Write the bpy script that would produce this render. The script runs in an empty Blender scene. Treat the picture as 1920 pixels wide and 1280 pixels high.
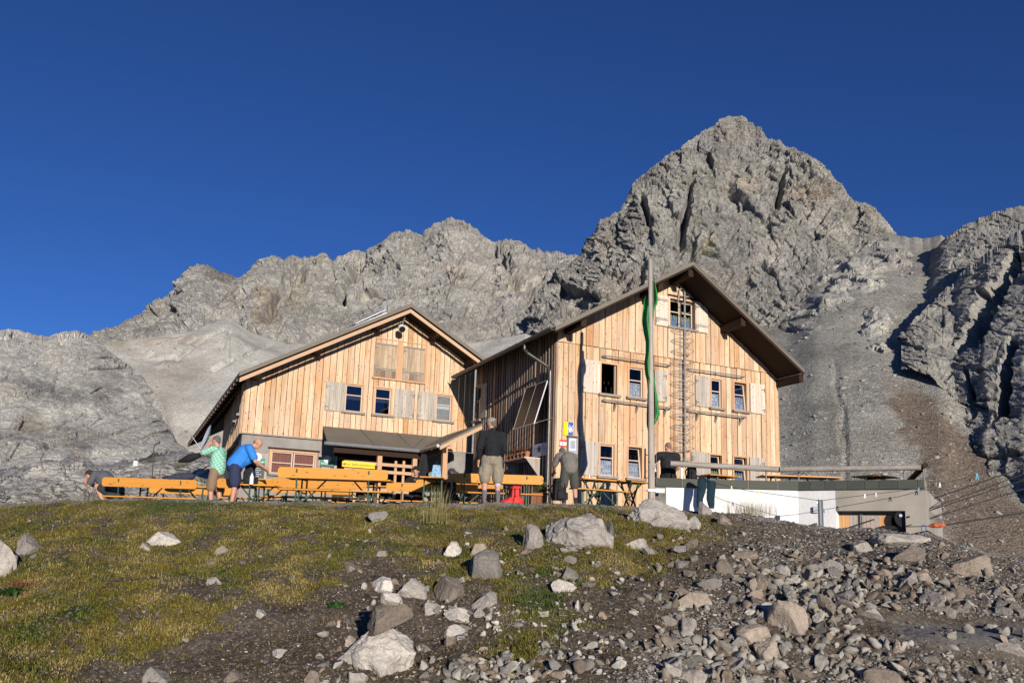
import bpy, bmesh, math, random
import numpy as np
from mathutils import Vector, Matrix, Quaternion
rng = np.random.default_rng(7)
R = random.Random(11)
sc = bpy.context.scene
COL = sc.collection
# ------------------------------------------------------------------ camera
FPX, CX, CY = 1575.0, 960.0, 760.0
PITCH, ROLL = math.radians(10.09), math.radians(1.86)
_cp, _sp = math.cos(PITCH), math.sin(PITCH)
_c, _s = math.cos(ROLL), math.sin(ROLL)
FW = np.array([0, _cp, _sp]); _u0 = np.array([0, -_sp, _cp]); _r0 = np.array([1.0, 0, 0])
RT = _c * _r0 + _s * _u0; UP = -_s * _r0 + _c * _u0

def ray(px, py):
    px = np.asarray(px, float); py = np.asarray(py, float)
    r = FW + RT * ((px - CX) / FPX)[..., None] + UP * ((CY - py) / FPX)[..., None]
    return r / r[..., 1:2]            # unit forward (world Y) distance

def at(px, py, Y):
    return ray(px, py) * np.asarray(Y, float)[..., None]

def project(P):
    P = np.asarray(P, float); d = P @ FW
    return CX + FPX * (P @ RT) / d, CY - FPX * (P @ UP) / d

cam_d = bpy.data.cameras.new('camera'); cam = bpy.data.objects.new('camera', cam_d); COL.objects.link(cam)
cam_d.sensor_width = 36; cam_d.lens = FPX / 1920 * 36; cam_d.shift_y = (CY - 640) / 1920
cam_d.clip_start = 0.1; cam_d.clip_end = 20000
M = Matrix.Identity(4)
for i in range(3):
    M[i][0] = RT[i]; M[i][1] = UP[i]; M[i][2] = -FW[i]
cam.matrix_world = M
sc.camera = cam
# ------------------------------------------------------------------ light
SUN_AZ, SUN_EL = math.radians(162), math.radians(10.8)
sun_to = Vector((math.sin(SUN_AZ) * math.cos(SUN_EL), math.cos(SUN_AZ) * math.cos(SUN_EL), math.sin(SUN_EL)))
sd = bpy.data.lights.new('sun', 'SUN'); sd.energy = 5.0; sd.angle = math.radians(0.5); sd.color = (1.0, 0.91, 0.80)
so = bpy.data.objects.new('sun', sd); COL.objects.link(so); so.rotation_euler = (-sun_to).to_track_quat('-Z', 'Y').to_euler()
w = bpy.data.worlds.new('World'); sc.world = w; w.use_nodes = True
nt = w.node_tree; bg = nt.nodes['Background']; sky = nt.nodes.new('ShaderNodeTexSky')
sky.sky_type = 'NISHITA'; sky.sun_disc = False; sky.sun_elevation = SUN_EL; sky.sun_rotation = SUN_AZ
sky.altitude = 2300; sky.air_density = 0.75; sky.dust_density = 0.0; sky.ozone_density = 5.0
hs = nt.nodes.new('ShaderNodeHueSaturation'); hs.inputs['Saturation'].default_value = 1.05; hs.inputs['Hue'].default_value = 0.510; hs.inputs['Value'].default_value = 0.95; nt.links.new(sky.outputs[0], hs.inputs['Color']); nt.links.new(hs.outputs[0], bg.inputs[0]); bg.inputs[1].default_value = 0.1
sc.view_settings.view_transform = 'Standard'; sc.view_settings.look = 'None'; sc.view_settings.exposure = 0.22; sc.view_settings.gamma = 1.0
sc.cycles.max_bounces = 5; sc.cycles.diffuse_bounces = 1; sc.cycles.transparent_max_bounces = 10
# ------------------------------------------------------------------ materials
class NT:
    def __init__(s, m): s.t = m.node_tree; s.n = s.t.nodes
    def new(s, k, **kw):
        n = s.n.new('ShaderNode' + k)
        for a, v in kw.items():
            if a.startswith('i_'):
                key = a[2:]; key = int(key) if key.isdigit() else key.replace('_', ' ')
                n.inputs[key].default_value = v
            else: setattr(n, a, v)
        return n
    def link(s, a, b): s.t.links.new(a, b)
    def ramp(s, fac, stops, interp='LINEAR'):
        r = s.new('ValToRGB'); cr = r.color_ramp; cr.interpolation = interp
        while len(cr.elements) < len(stops): cr.elements.new(0.5)
        for e, (p, c) in zip(cr.elements, stops):
            e.position = p; e.color = (*c, 1) if len(c) == 3 else c
        s.link(fac, r.inputs[0]); return r.outputs[0]
    def mix(s, fac, a, b, mode='MIX'):
        m = s.new('Mix', data_type='RGBA', blend_type=mode)
        for sock, v in ((m.inputs[0], fac), (m.inputs[6], a), (m.inputs[7], b)):
            if hasattr(v, 'is_linked'): s.link(v, sock)
            elif isinstance(v, (int, float)): sock.default_value = v
            else: sock.default_value = (*v, 1)
        return m.outputs[2]
    def math(s, op, a, b=0.0):
        m = s.new('Math', operation=op)
        for sock, v in ((m.inputs[0], a), (m.inputs[1], b)):
            if hasattr(v, 'is_linked'): s.link(v, sock)
            else: sock.default_value = v
        return m.outputs[0]
    def noise(s, vec, scale, detail=4, rough=0.55, dist=0.0):
        n = s.new('TexNoise', i_Scale=scale, i_Detail=detail, i_Roughness=rough, i_Distortion=dist)
        if vec is not None: s.link(vec, n.inputs['Vector'])
        return n.outputs['Fac']
    def mapping(s, vec, scale=(1, 1, 1), rot=(0, 0, 0)):
        m = s.new('Mapping'); m.inputs['Scale'].default_value = scale; m.inputs['Rotation'].default_value = rot
        s.link(vec, m.inputs['Vector']); return m.outputs[0]
    def bump(s, h, strength=0.5, dist=0.02):
        b = s.new('Bump'); b.inputs['Strength'].default_value = strength; b.inputs['Distance'].default_value = dist
        s.link(h, b.inputs['Height']); return b.outputs[0]

def new_mat(name, col=(0.5, 0.5, 0.5), rough=0.7, metal=0.0, spec=0.3):
    m = bpy.data.materials.new(name); m.use_nodes = True
    b = m.node_tree.nodes['Principled BSDF']
    b.inputs['Base Color'].default_value = (*col, 1); b.inputs['Roughness'].default_value = rough
    b.inputs['Metallic'].default_value = metal; b.inputs['Specular IOR Level'].default_value = spec
    t = NT(m); t.b = b
    return m, t

def plain(name, col, rough=0.6, metal=0.0, var=0.15, scale=8.0, spec=0.3, bump=0.0, bscale=60):
    m, t = new_mat(name, col, rough, metal, spec)
    tc = t.new('TexCoord'); n = t.noise(tc.outputs['Object'], scale, 5, 0.6)
    lo = tuple(c * (1 - var) for c in col); hi = tuple(min(1, c * (1 + var)) for c in col)
    t.link(t.ramp(n, [(0.3, lo), (0.7, hi)]), t.b.inputs['Base Color'])
    if bump:
        n2 = t.noise(tc.outputs['Object'], bscale, 3, 0.6)
        t.link(t.bump(n2, bump, 0.02), t.b.inputs['Normal'])
    return m

def wood(name, stops, grain=0.35, rough=0.75, knots=True, axis=2, gray=0.0, graycol=(0.36, 0.33, 0.30), streak=0.0, streakcol=(0.20, 0.11, 0.06)):
    """boards: per-face 'tint' picks the board colour and shifts the grain; axis = grain direction"""
    m, t = new_mat(name, (0.5, 0.3, 0.15), rough, 0, 0.2)
    tc = t.new('TexCoord'); at_ = t.new('Attribute', attribute_name='tint')
    tint = at_.outputs['Fac']
    comb = t.new('CombineXYZ'); sh = t.math('MULTIPLY', tint, 53.0)
    for i in range(3): t.link(sh, comb.inputs[i])
    add = t.new('VectorMath', operation='ADD'); t.link(tc.outputs['Object'], add.inputs[0]); t.link(comb.outputs[0], add.inputs[1])
    vec = add.outputs[0]
    sc1 = [26, 26, 26]; sc1[axis] = 1.1
    g = t.noise(t.mapping(vec, tuple(sc1)), 1.0, 6, 0.65, 0.6)
    sc2 = [5, 5, 5]; sc2[axis] = 0.35
    g2 = t.noise(t.mapping(vec, tuple(sc2)), 1.0, 3, 0.5, 0.3)
    base = t.ramp(tint, stops)
    dark = t.mix(1.0, base, (0.55, 0.45, 0.38), 'MULTIPLY')
    gf = t.ramp(g, [(0.35, (1, 1, 1)), (0.62, (0, 0, 0))])
    c = t.mix(t.math('MULTIPLY', gf, grain), base, dark)
    lf = t.ramp(g2, [(0.35, (0, 0, 0)), (0.75, (1, 1, 1))])
    c = t.mix(t.math('MULTIPLY', lf, 0.3), c, t.mix(1.0, base, (1.22, 1.16, 1.08), 'MULTIPLY'))
    if streak:
        sc4 = [7, 7, 7]; sc4[axis] = 0.8
        s4 = t.noise(t.mapping(vec, tuple(sc4)), 1.0, 4, 0.6, 0.4)
        c = t.mix(t.math('MULTIPLY', t.ramp(s4, [(0.46, (0, 0, 0)), (0.70, (1, 1, 1))]), streak), c, streakcol)
    if gray:
        g3 = t.noise(tc.outputs['Object'], 0.9, 4, 0.6)
        c = t.mix(t.math('MULTIPLY', t.ramp(g3, [(0.35, (0, 0, 0)), (0.65, (1, 1, 1))]), gray), c, graycol)
    if knots:
        sc3 = [11, 11, 11]; sc3[axis] = 5.0
        v = t.new('TexVoronoi', feature='F1', i_Scale=1.0); t.link(t.mapping(vec, tuple(sc3)), v.inputs['Vector'])
        v.inputs['Randomness'].default_value = 1.0
        kf = t.ramp(v.outputs['Distance'], [(0.10, (1, 1, 1)), (0.20, (0, 0, 0))])
        c = t.mix(t.math('MULTIPLY', kf, 0.75), c, (0.16, 0.075, 0.03))
    t.link(c, t.b.inputs['Base Color'])
    t.link(t.bump(g, 0.35, 0.006), t.b.inputs['Normal'])
    return m

# ------------------------------------------------------------------ mesh builder
class Fr:
    """local frame: s along the facade, d away into the building, z up"""
    def __init__(s, O, F, D): s.O = np.array([O[0], O[1], 0.0]); s.F = np.array([F[0], F[1], 0.0]); s.D = np.array([D[0], D[1], 0.0]); s.N = np.array([F[1], -F[0], 0.0])
    def p(s, a, d, z): return s.O + s.F * a + s.D * d + np.array([0, 0, z])
    def hit(s, px, py, d=0.0):
        """pixel ray -> (s, z) on the vertical plane at depth d"""
        r = ray(px, py); A = np.array([[r[0], -s.F[0]], [r[1], -s.F[1]]]); b = (s.O + s.D * d)[:2]
        k, a = np.linalg.solve(A, b); return a, r[2] * k

class MB:
    def __init__(s): s.v = []; s.f = []; s.t = []; s.m = []
    def poly(s, pts, tint=0.5, mi=0):
        i = len(s.v); s.v += [tuple(p) for p in pts]; s.f.append(tuple(range(i, i + len(pts)))); s.t.append(tint); s.m.append(mi)
    def add(s, verts, faces, tint=0.5, mi=0):
        i = len(s.v); s.v += [tuple(p) for p in verts]
        for f in faces: s.f.append(tuple(j + i for j in f)); s.t.append(tint); s.m.append(mi)
    def hexa(s, b, t, tint=0.5, mi=0):
        """b, t: 4 points each (bottom loop, top loop)"""
        s.add(list(b) + list(t), [(3, 2, 1, 0), (4, 5, 6, 7), (0, 1, 5, 4), (1, 2, 6, 5), (2, 3, 7, 6), (3, 0, 4, 7)], tint, mi)
    def box(s, fr, s0, s1, d0, d1, z0, z1, tint=0.5, mi=0):
        P = fr.p
        s.hexa([P(s0, d0, z0), P(s1, d0, z0), P(s1, d1, z0), P(s0, d1, z0)], [P(s0, d0, z1), P(s1, d0, z1), P(s1, d1, z1), P(s0, d1, z1)], tint, mi)
    def prism(s, loop, vec, tint=0.5, mi=0):
        n = len(loop); L = [np.array(p, float) for p in loop]; T = [p + np.array(vec, float) for p in L]
        s.add(L + T, [tuple(range(n - 1, -1, -1)), tuple(range(n, 2 * n))] + [(i, (i + 1) % n, n + (i + 1) % n, n + i) for i in range(n)], tint, mi)
    def bar(s, p0, p1, w, h, up=(0, 0, 1), tint=0.5, mi=0):
        p0 = np.array(p0, float); p1 = np.array(p1, float); d = p1 - p0; d /= np.linalg.norm(d)
        u = np.array(up, float); u = u - d * (u @ d)
        if np.linalg.norm(u) < 1e-4: u = np.array([1.0, 0, 0]) - d * d[0]
        u /= np.linalg.norm(u); x = np.cross(d, u)
        q = [(-w / 2, -h / 2), (w / 2, -h / 2), (w / 2, h / 2), (-w / 2, h / 2)]
        s.hexa([p0 + x * a + u * b for a, b in q], [p1 + x * a + u * b for a, b in q], tint, mi)
    def tube(s, pts, r, n=8, tint=0.5, mi=0, closed=False):
        pts = [np.array(p, float) for p in pts]; rs = r if hasattr(r, '__len__') else [r] * len(pts)
        rings = []; prev = None
        for i, p in enumerate(pts):
            d = pts[min(i + 1, len(pts) - 1)] - pts[max(i - 1, 0)]; d = d / (np.linalg.norm(d) + 1e-9)
            if prev is None:
                a = np.array([0, 0, 1.0]) if abs(d[2]) < 0.9 else np.array([1.0, 0, 0])
            else: a = prev
            x = a - d * (a @ d); x /= (np.linalg.norm(x) + 1e-9); prev = x; y = np.cross(d, x)
            rings.append([p + (x * math.cos(2 * math.pi * k / n) + y * math.sin(2 * math.pi * k / n)) * rs[i] for k in range(n)])
        V = [q for rg in rings for q in rg]; F = []
        for i in range(len(pts) - 1):
            for k in range(n): F.append((i * n + k, i * n + (k + 1) % n, (i + 1) * n + (k + 1) % n, (i + 1) * n + k))
        F.append(tuple(range(n - 1, -1, -1))); F.append(tuple((len(pts) - 1) * n + k for k in range(n)))
        s.add(V, F, tint, mi)
    def ell(s, c, rx, ry, rz, rot=None, n=12, tint=0.5, mi=0):
        m = n // 2; V = []; F = []
        for i in range(m + 1):
            th = math.pi * i / m
            for k in range(n):
                ph = 2 * math.pi * k / n
                q = np.array([rx * math.sin(th) * math.cos(ph), ry * math.sin(th) * math.sin(ph), rz * math.cos(th)])
                if rot is not None: q = rot @ q
                V.append(np.array(c) + q)
        for i in range(m):
            for k in range(n): F.append((i * n + k, (i + 1) * n + k, (i + 1) * n + (k + 1) % n, i * n + (k + 1) % n))
        s.add(V, F, tint, mi)
    def build(s, name, mats, parent=None, smooth=False):
        me = bpy.data.meshes.new(name)
        off = np.zeros(3)
        V = np.array(s.v, float) if s.v else np.zeros((0, 3))
        if parent is not None: off = world_loc(parent)
        me.from_pydata((V - off).tolist(), [], s.f)
        mats = mats if isinstance(mats, (list, tuple)) else [mats]
        for m in mats: me.materials.append(m)
        me.polygons.foreach_set('material_index', np.array(s.m, np.int32))
        at_ = me.attributes.new('tint', 'FLOAT', 'FACE'); at_.data.foreach_set('value', np.array(s.t, np.float32))
        bm = bmesh.new(); bm.from_mesh(me); bmesh.ops.recalc_face_normals(bm, faces=bm.faces); bm.to_mesh(me); bm.free()
        if smooth:
            me.polygons.foreach_set('use_smooth', np.ones(len(me.polygons), bool))
        o = bpy.data.objects.new(name, me); COL.objects.link(o)
        if parent is not None: o.parent = parent
        return o

def world_loc(o):
    L = np.zeros(3)
    while o is not None: L += np.array(o.location); o = o.parent
    return L

def tag(o, label=None, cat=None, group=None, kind=None):
    if label: o['label'] = label
    if cat: o['category'] = cat
    if group: o['group'] = group
    if kind: o['kind'] = kind
    return o

def thing(name, label, cat, loc, group=None):
    o = bpy.data.objects.new(name, None); COL.objects.link(o); o.location = loc; o.empty_display_size = 0.2
    return tag(o, label, cat, group)

def copy_tree(o, parent=None):
    c = o.copy(); COL.objects.link(c)
    if parent is not None: c.parent = parent
    for ch in list(o.children): copy_tree(ch, c)
    return c

# ------------------------------------------------------------------ numpy noise
_perm = np.random.default_rng(3).permutation(256).astype(np.int64); _perm = np.concatenate([_perm] * 3)
_g3 = np.random.default_rng(5).normal(size=(256, 3)); _g3 /= np.linalg.norm(_g3, axis=1)[:, None]
_jt = np.random.default_rng(9).random((65536, 6))
_gx, _gy, _gz = (np.ascontiguousarray(_g3[:, i]).astype(np.float32) for i in range(3)); _perm = _perm.astype(np.int32)
from concurrent.futures import ThreadPoolExecutor
_pool = ThreadPoolExecutor(4)
def _perlin1(p):
    p = p.astype(np.float32); X, Y, Z = p[:, 0], p[:, 1], p[:, 2]
    ix, iy, iz = np.floor(X), np.floor(Y), np.floor(Z); fx, fy, fz = X - ix, Y - iy, Z - iz
    ix = ix.astype(np.int32) & 255; iy = iy.astype(np.int32) & 255; iz = iz.astype(np.int32) & 255
    u, v, w_ = (f * f * f * (f * (f * 6 - 15) + 10) for f in (fx, fy, fz)); out = np.zeros_like(X)
    for dx in (0, 1):
        hx = _perm[ix + dx]; wx = u if dx else 1 - u; ex = fx - dx
        for dy in (0, 1):
            hy = _perm[hx + iy + dy]; wy = wx * (v if dy else 1 - v); ey = fy - dy
            for dz in (0, 1):
                h = _perm[hy + iz + dz]
                out += wy * (w_ if dz else 1 - w_) * (_gx[h] * ex + _gy[h] * ey + _gz[h] * (fz - dz))
    return out * 1.6
def _par(fn, arrs, shape):
    n = len(arrs[0])
    if n < 20000: return fn(*arrs)
    k = max(4, n // 60000); cuts = np.linspace(0, n, k + 1).astype(int)
    return list(_pool.map(lambda ab: fn(*[a[ab[0]:ab[1]] for a in arrs]), zip(cuts[:-1], cuts[1:])))
def perlin(p):
    q = p.reshape(-1, 3); r = _par(_perlin1, [q], None)
    return (np.concatenate(r) if isinstance(r, list) else r).reshape(p.shape[:-1])
def fbm(p, oct=5, gain=0.5, lac=2.03):
    a = 1; s_ = 0; q = p.copy()
    for _ in range(oct): s_ = s_ + a * perlin(q); q = q * lac + 11.3; a *= gain
    return s_
def ridged(p, oct=5, gain=0.5, lac=2.07):
    a = 1; s_ = 0; q = p.copy(); wgt = 1
    for _ in range(oct):
        n = (1 - np.abs(perlin(q))) ** 2; s_ = s_ + a * n * wgt; wgt = np.clip(n * 1.6, 0, 1); q = q * lac + 7.7; a *= gain
    return s_ - 1
def facets(u, v, scale, seed=0, tilt=1.0):
    sh = u.shape; r = _par(lambda a, b: _facets1(a, b, scale, seed, tilt), [u.reshape(-1), v.reshape(-1)], None)
    if isinstance(r, list): r = (np.concatenate([x[0] for x in r]), np.concatenate([x[1] for x in r]))
    return r[0].reshape(sh), r[1].reshape(sh)
def _facets1(u, v, scale, seed, tilt):
    """broken-rock relief: voronoi cells, each a tilted plane"""
    U = u / scale; V = v / scale; iu = np.floor(U).astype(np.int64); iv = np.floor(V).astype(np.int64)
    best = np.full(U.shape, 1e9); out = np.zeros(U.shape); second = np.full(U.shape, 1e9)
    for dx in (-1, 0, 1):
        for dy in (-1, 0, 1):
            h = (((iu + dx) * 7919 + (iv + dy) * 104729 + seed * 1299709) & 65535)
            j = _jt[h]; cx = iu + dx + j[..., 0]; cy = iv + dy + j[..., 1]
            d = (U - cx) ** 2 + (V - cy) ** 2
            val = (j[..., 2] - 0.5) + tilt * ((U - cx) * (j[..., 3] - 0.5) + (V - cy) * (j[..., 4] - 0.5)) * 2
            m = d < best; second = np.where(m, best, np.minimum(second, d)); out = np.where(m, val, out); best = np.where(m, d, best)
    return out, np.sqrt(second) - np.sqrt(best)
def sstep(a, b, x):
    t = np.clip((x - a) / (b - a), 0, 1); return t * t * (3 - 2 * t)

def grid_mesh(name, P, col=None, mats=None, smooth=False):
    nv, nu = P.shape[:2]
    me = bpy.data.meshes.new(name); me.vertices.add(nv * nu); me.vertices.foreach_set('co', P.reshape(-1).astype(np.float32))
    idx = np.arange(nv * nu).reshape(nv, nu)
    q = np.stack([idx[:-1, :-1], idx[:-1, 1:], idx[1:, 1:], idx[1:, :-1]], -1).reshape(-1, 4)
    n = len(q); me.loops.add(n * 4); me.polygons.add(n)
    me.loops.foreach_set('vertex_index', q.reshape(-1).astype(np.int32))
    me.polygons.foreach_set('loop_start', (np.arange(n) * 4).astype(np.int32))
    if col is not None:
        a = me.attributes.new('col', 'FLOAT_COLOR', 'POINT'); c4 = np.ones((nv * nu, 4), np.float32); c4[:, :3] = col.reshape(-1, 3); a.data.foreach_set('color', c4.reshape(-1))
    me.update(calc_edges=True)
    if smooth: me.polygons.foreach_set('use_smooth', np.ones(n, bool))
    for m in mats or []: me.materials.append(m)
    o = bpy.data.objects.new(name, me); COL.objects.link(o); return o

def soup(name, V, F, col, mat, smooth=False):
    """V (n,3), F (m,k) faces, col (m,3) per face"""
    me = bpy.data.meshes.new(name); me.vertices.add(len(V)); me.vertices.foreach_set('co', V.reshape(-1).astype(np.float32))
    m_, k = F.shape; me.loops.add(m_ * k); me.polygons.add(m_)
    me.loops.foreach_set('vertex_index', F.reshape(-1).astype(np.int32)); me.polygons.foreach_set('loop_start', (np.arange(m_) * k).astype(np.int32))
    a = me.attributes.new('col', 'FLOAT_COLOR', 'FACE'); c4 = np.ones((m_, 4), np.float32); c4[:, :3] = col; a.data.foreach_set('color', c4.reshape(-1))
    me.update(calc_edges=True)
    if smooth: me.polygons.foreach_set('use_smooth', np.ones(m_, bool))
    me.materials.append(mat); o = bpy.data.objects.new(name, me); COL.objects.link(o); return o
# ================================================================== mountains
def rock_mat(name, scale, bump_d, speck=0.0, speck_scale=1.0, strata=0.0, bstr=0.8):
    m, t = new_mat(name, (0.3, 0.3, 0.3), 0.9, 0, 0.15)
    tc = t.new('TexCoord'); a = t.new('Attribute', attribute_name='col')
    n1 = t.noise(tc.outputs['Object'], scale, 10, 0.68, 0.3)
    n2 = t.noise(tc.outputs['Object'], scale * 9, 8, 0.7)
    k = t.ramp(n1, [(0.30, (0.74, 0.74, 0.75)), (0.5, (1, 1, 1)), (0.72, (1.16, 1.13, 1.09))])
    c = t.mix(1.0, a.outputs['Color'], k, 'MULTIPLY')
    k2 = t.ramp(n2, [(0.3, (0.80, 0.80, 0.80)), (0.7, (1.18, 1.17, 1.15))])
    c = t.mix(0.8, c, t.mix(1.0, c, k2, 'MULTIPLY'))
    h = t.math('ADD', n1, t.math('MULTIPLY', n2, 0.3))
    for sc_, wd, st in ((scale * 2.2, .014, .42), (scale * 6.0, .020, .38)):
        nn = t.noise(t.mapping(tc.outputs['Object'], (1, 1, .6), (.2, .3, .1)), sc_, 5, .6, .2); cr = t.ramp(t.math('ABSOLUTE', t.math('SUBTRACT', nn, .5)), [(0, (0, 0, 0)), (wd, (1, 1, 1))]); c = t.mix(st if not speck else st * .25, c, t.mix(1.0, c, cr, 'MULTIPLY')); h = t.math('ADD', h, t.math('MULTIPLY', cr, .10))
    n4 = t.noise(tc.outputs['Object'], scale * 34, 4, .7); c = t.mix(.9, c, t.mix(1.0, c, t.ramp(n4, [(.34, (.72, .72, .72)), (.66, (1.24, 1.23, 1.21))]), 'MULTIPLY'))
    if speck:
        v = t.new('TexVoronoi', feature='F1', i_Scale=speck_scale); t.link(tc.outputs['Object'], v.inputs['Vector'])
        sp = t.new('SeparateColor'); t.link(v.outputs['Color'], sp.inputs[0])
        kk = t.ramp(sp.outputs[0], [(0.0, (0.50, 0.50, 0.50)), (0.4, (.95, .95, .95)), (0.9, (1.08, 1.08, 1.06)), (1.0, (1.8, 1.78, 1.7))])
        c = t.mix(speck, c, t.mix(1.0, c, kk, 'MULTIPLY'))
        h = t.math('ADD', h, t.math('MULTIPLY', v.outputs['Distance'], -0.5))
    if strata:
        ws = t.noise(t.mapping(tc.outputs['Object'], (scale * 2.5, scale * 2.5, scale * 14), (0.35, 0.5, 0)), 1.0, 6, 0.7, 0.8)
        h = t.math('ADD', h, t.math('MULTIPLY', ws, strata))
        c = t.mix(0.6, c, t.mix(1.0, c, t.ramp(ws, [(0.38, (0.78, 0.78, 0.79)), (0.55, (1.06, 1.05, 1.04))]), 'MULTIPLY'))
    t.link(c, t.b.inputs['Base Color']); t.link(t.bump(h, bstr, bump_d), t.b.inputs['Normal'])
    return m
M_peak = rock_mat('limestone_far', 0.028, 9.0, strata=0.6)
M_mid = rock_mat('limestone_mid', 0.09, 2.6, strata=0.6)
M_fan = rock_mat('scree_fine', 0.035, .8, speck=0.35, speck_scale=1.6, bstr=0.45)
M_scree = rock_mat('scree_stones', 0.035, 1.2, speck=0.9, speck_scale=1.0, bstr=0.8)

def P_(pts): return np.array(pts, float)
LAYERS = {}
def layer(name, x0, x1, nx, nv, top, bot, Dt, Db, hfun, mat, g=1.0, jit=1.5, jfreq=0.05, colfun=None, kind='structure', label=None, fade=0.12, smooth=False):
    """a mountain side: its skyline and foot as seen from the terrace, its real distances, then relief along its own normals"""
    top, bot, Dt, Db = map(P_, (top, bot, Dt, Db))
    x = np.linspace(x0, x1, nx)
    q = np.stack([x * jfreq, x * 0 + hash(name) % 7 * 0 + len(name) * 3.1, x * 0], -1)
    ys_ = np.interp(x, top[:, 0], top[:, 1]); k_ = np.exp(-(np.arange(-40, 41) / 14.0) ** 2); k_ /= k_.sum(); ysm = np.convolve(np.pad(ys_, 40, mode='edge'), k_, 'valid')
    yt = ys_ + jit * fbm(q, 5, 0.6) * 1.6 - jit * 0.8 * np.abs(perlin(q * 4.0))
    yb = np.interp(x, bot[:, 0], bot[:, 1]); dt = np.interp(x, Dt[:, 0], Dt[:, 1]); db = np.interp(x, Db[:, 0], Db[:, 1])
    v = np.linspace(0, 1, nv)[:, None]
    Y = yb + (ysm - yb) * v + (yt - ysm) * v ** 26; D = 1 / (1 / db + (1 / dt - 1 / db) * v ** g)
    X = np.broadcast_to(x, Y.shape)
    P = ray(X, Y) * D[..., None]
    du = np.gradient(P, axis=1); dv = np.gradient(P, axis=0); N = np.cross(du, dv); N /= np.linalg.norm(N, axis=-1)[..., None] + 1e-9
    f = np.where((N * P).sum(-1) > 0, -1, 1); N *= f[..., None]
    N = N * np.array([1, 1, 0.6]); N /= np.linalg.norm(N, axis=-1)[..., None]
    Dm = 0.5 * (dt.mean() + db.mean()); U = (X - 960) / FPX * D; W = P[..., 2]
    h, k = hfun(P, U, W, X, Y, v)
    fd = np.minimum(1, (1 - v) / fade) * 0.92 + 0.08
    P = P + N * (h * fd)[..., None]
    # back side of the ridge
    back = []
    for kk, (bd, bz) in enumerate(((0.03, -0.02), (0.08, -0.09), (0.2, -0.3))):
        Q = P[-1].copy(); Dl = np.linalg.norm(Q, axis=-1)[:, None]; Q = Q * (1 + bd); Q[:, 2] += bz * Dl[:, 0]; back.append(Q[None])
    Pf = np.concatenate([P] + back, 0)
    c = k; c = np.concatenate([c] + [c[-1:]] * 3, 0)
    LAYERS[name] = (P, X, Y)
    o = grid_mesh(name, Pf, c, [mat], smooth)
    tag(o, label, None, None, kind); return o

GREY = np.array([0.372, 0.366, 0.338])
def mixc(a, b, t): return a + (b - a) * t[..., None]
def rockcol(P, s, warm=0.25):
    n = fbm(P * s, 5, 0.55); n2 = fbm(P * s * 0.37 + 40, 4); n3 = fbm(P * np.array([s * 3, s * 3, s * 0.6]) + 9, 4)
    c = np.broadcast_to(GREY, P.shape).copy()
    c *= (1 + 0.16 * n[..., None] + 0.12 * n3[..., None])
    c = mixc(c, np.array([0.40, 0.33, 0.25]), np.clip(n2 * 1.3 - 0.35, 0, 1) * warm)
    c = mixc(c, np.array([0.20, 0.20, 0.21]), np.clip(-n2 * 1.2 - 0.3, 0, 1) * 0.5)
    return c
def craggy(P, U, W, big, seed, rz=1.0):
    q = P / big; q = q * np.array([1, 1, rz]); wz = fbm(q * 1.7 + 3, 3) * big * 0.10
    f1, e1 = facets(U + wz + W * 0.35, W - U * 0.3, big * 0.55, seed, 1.2)
    f2, e2 = facets(U + wz * .3 - W * 0.3, W * 0.7, big * 0.2, seed + 1, 1.3)
    f3, e3 = facets(U + W * 0.45, W * 0.6, big * 0.075, seed + 2, 1.4)
    f4, e4 = facets(U - W * 0.2, W * 0.55, big * 0.03, seed + 3, 1.4)
    r = ridged(q * np.array([1.3, 1.3, 0.8]) + seed, 5, 0.47)
    crack = -np.clip(1 - e1 / 0.05, 0, 1) * 0.02 - np.clip(1 - e2 / 0.07, 0, 1) * 0.012
    q2 = (W * .86 + U * (0.5 if seed % 2 else -.42)) / (big * .085) + 1.6 * fbm(q * 1.3 + 17, 4); bed = q2 - np.floor(q2); lay = bed ** 1.5 * (.5 + .8 * np.clip(fbm(q * 2.1 + 29, 3) + .3, 0, 1))
    q3 = (U * .8 + W * .45) / (big * .11) + 1.3 * fbm(q * 1.9 + 43, 4); rib = np.abs(q3 - np.floor(q3) - .5)
    return big * (0.055 * r + 0.080 * f1 + 0.046 * f2 + 0.023 * f3 + 0.009 * f4 + 0.017 * lay + 0.020 * rib + 0.9 * crack)

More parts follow.
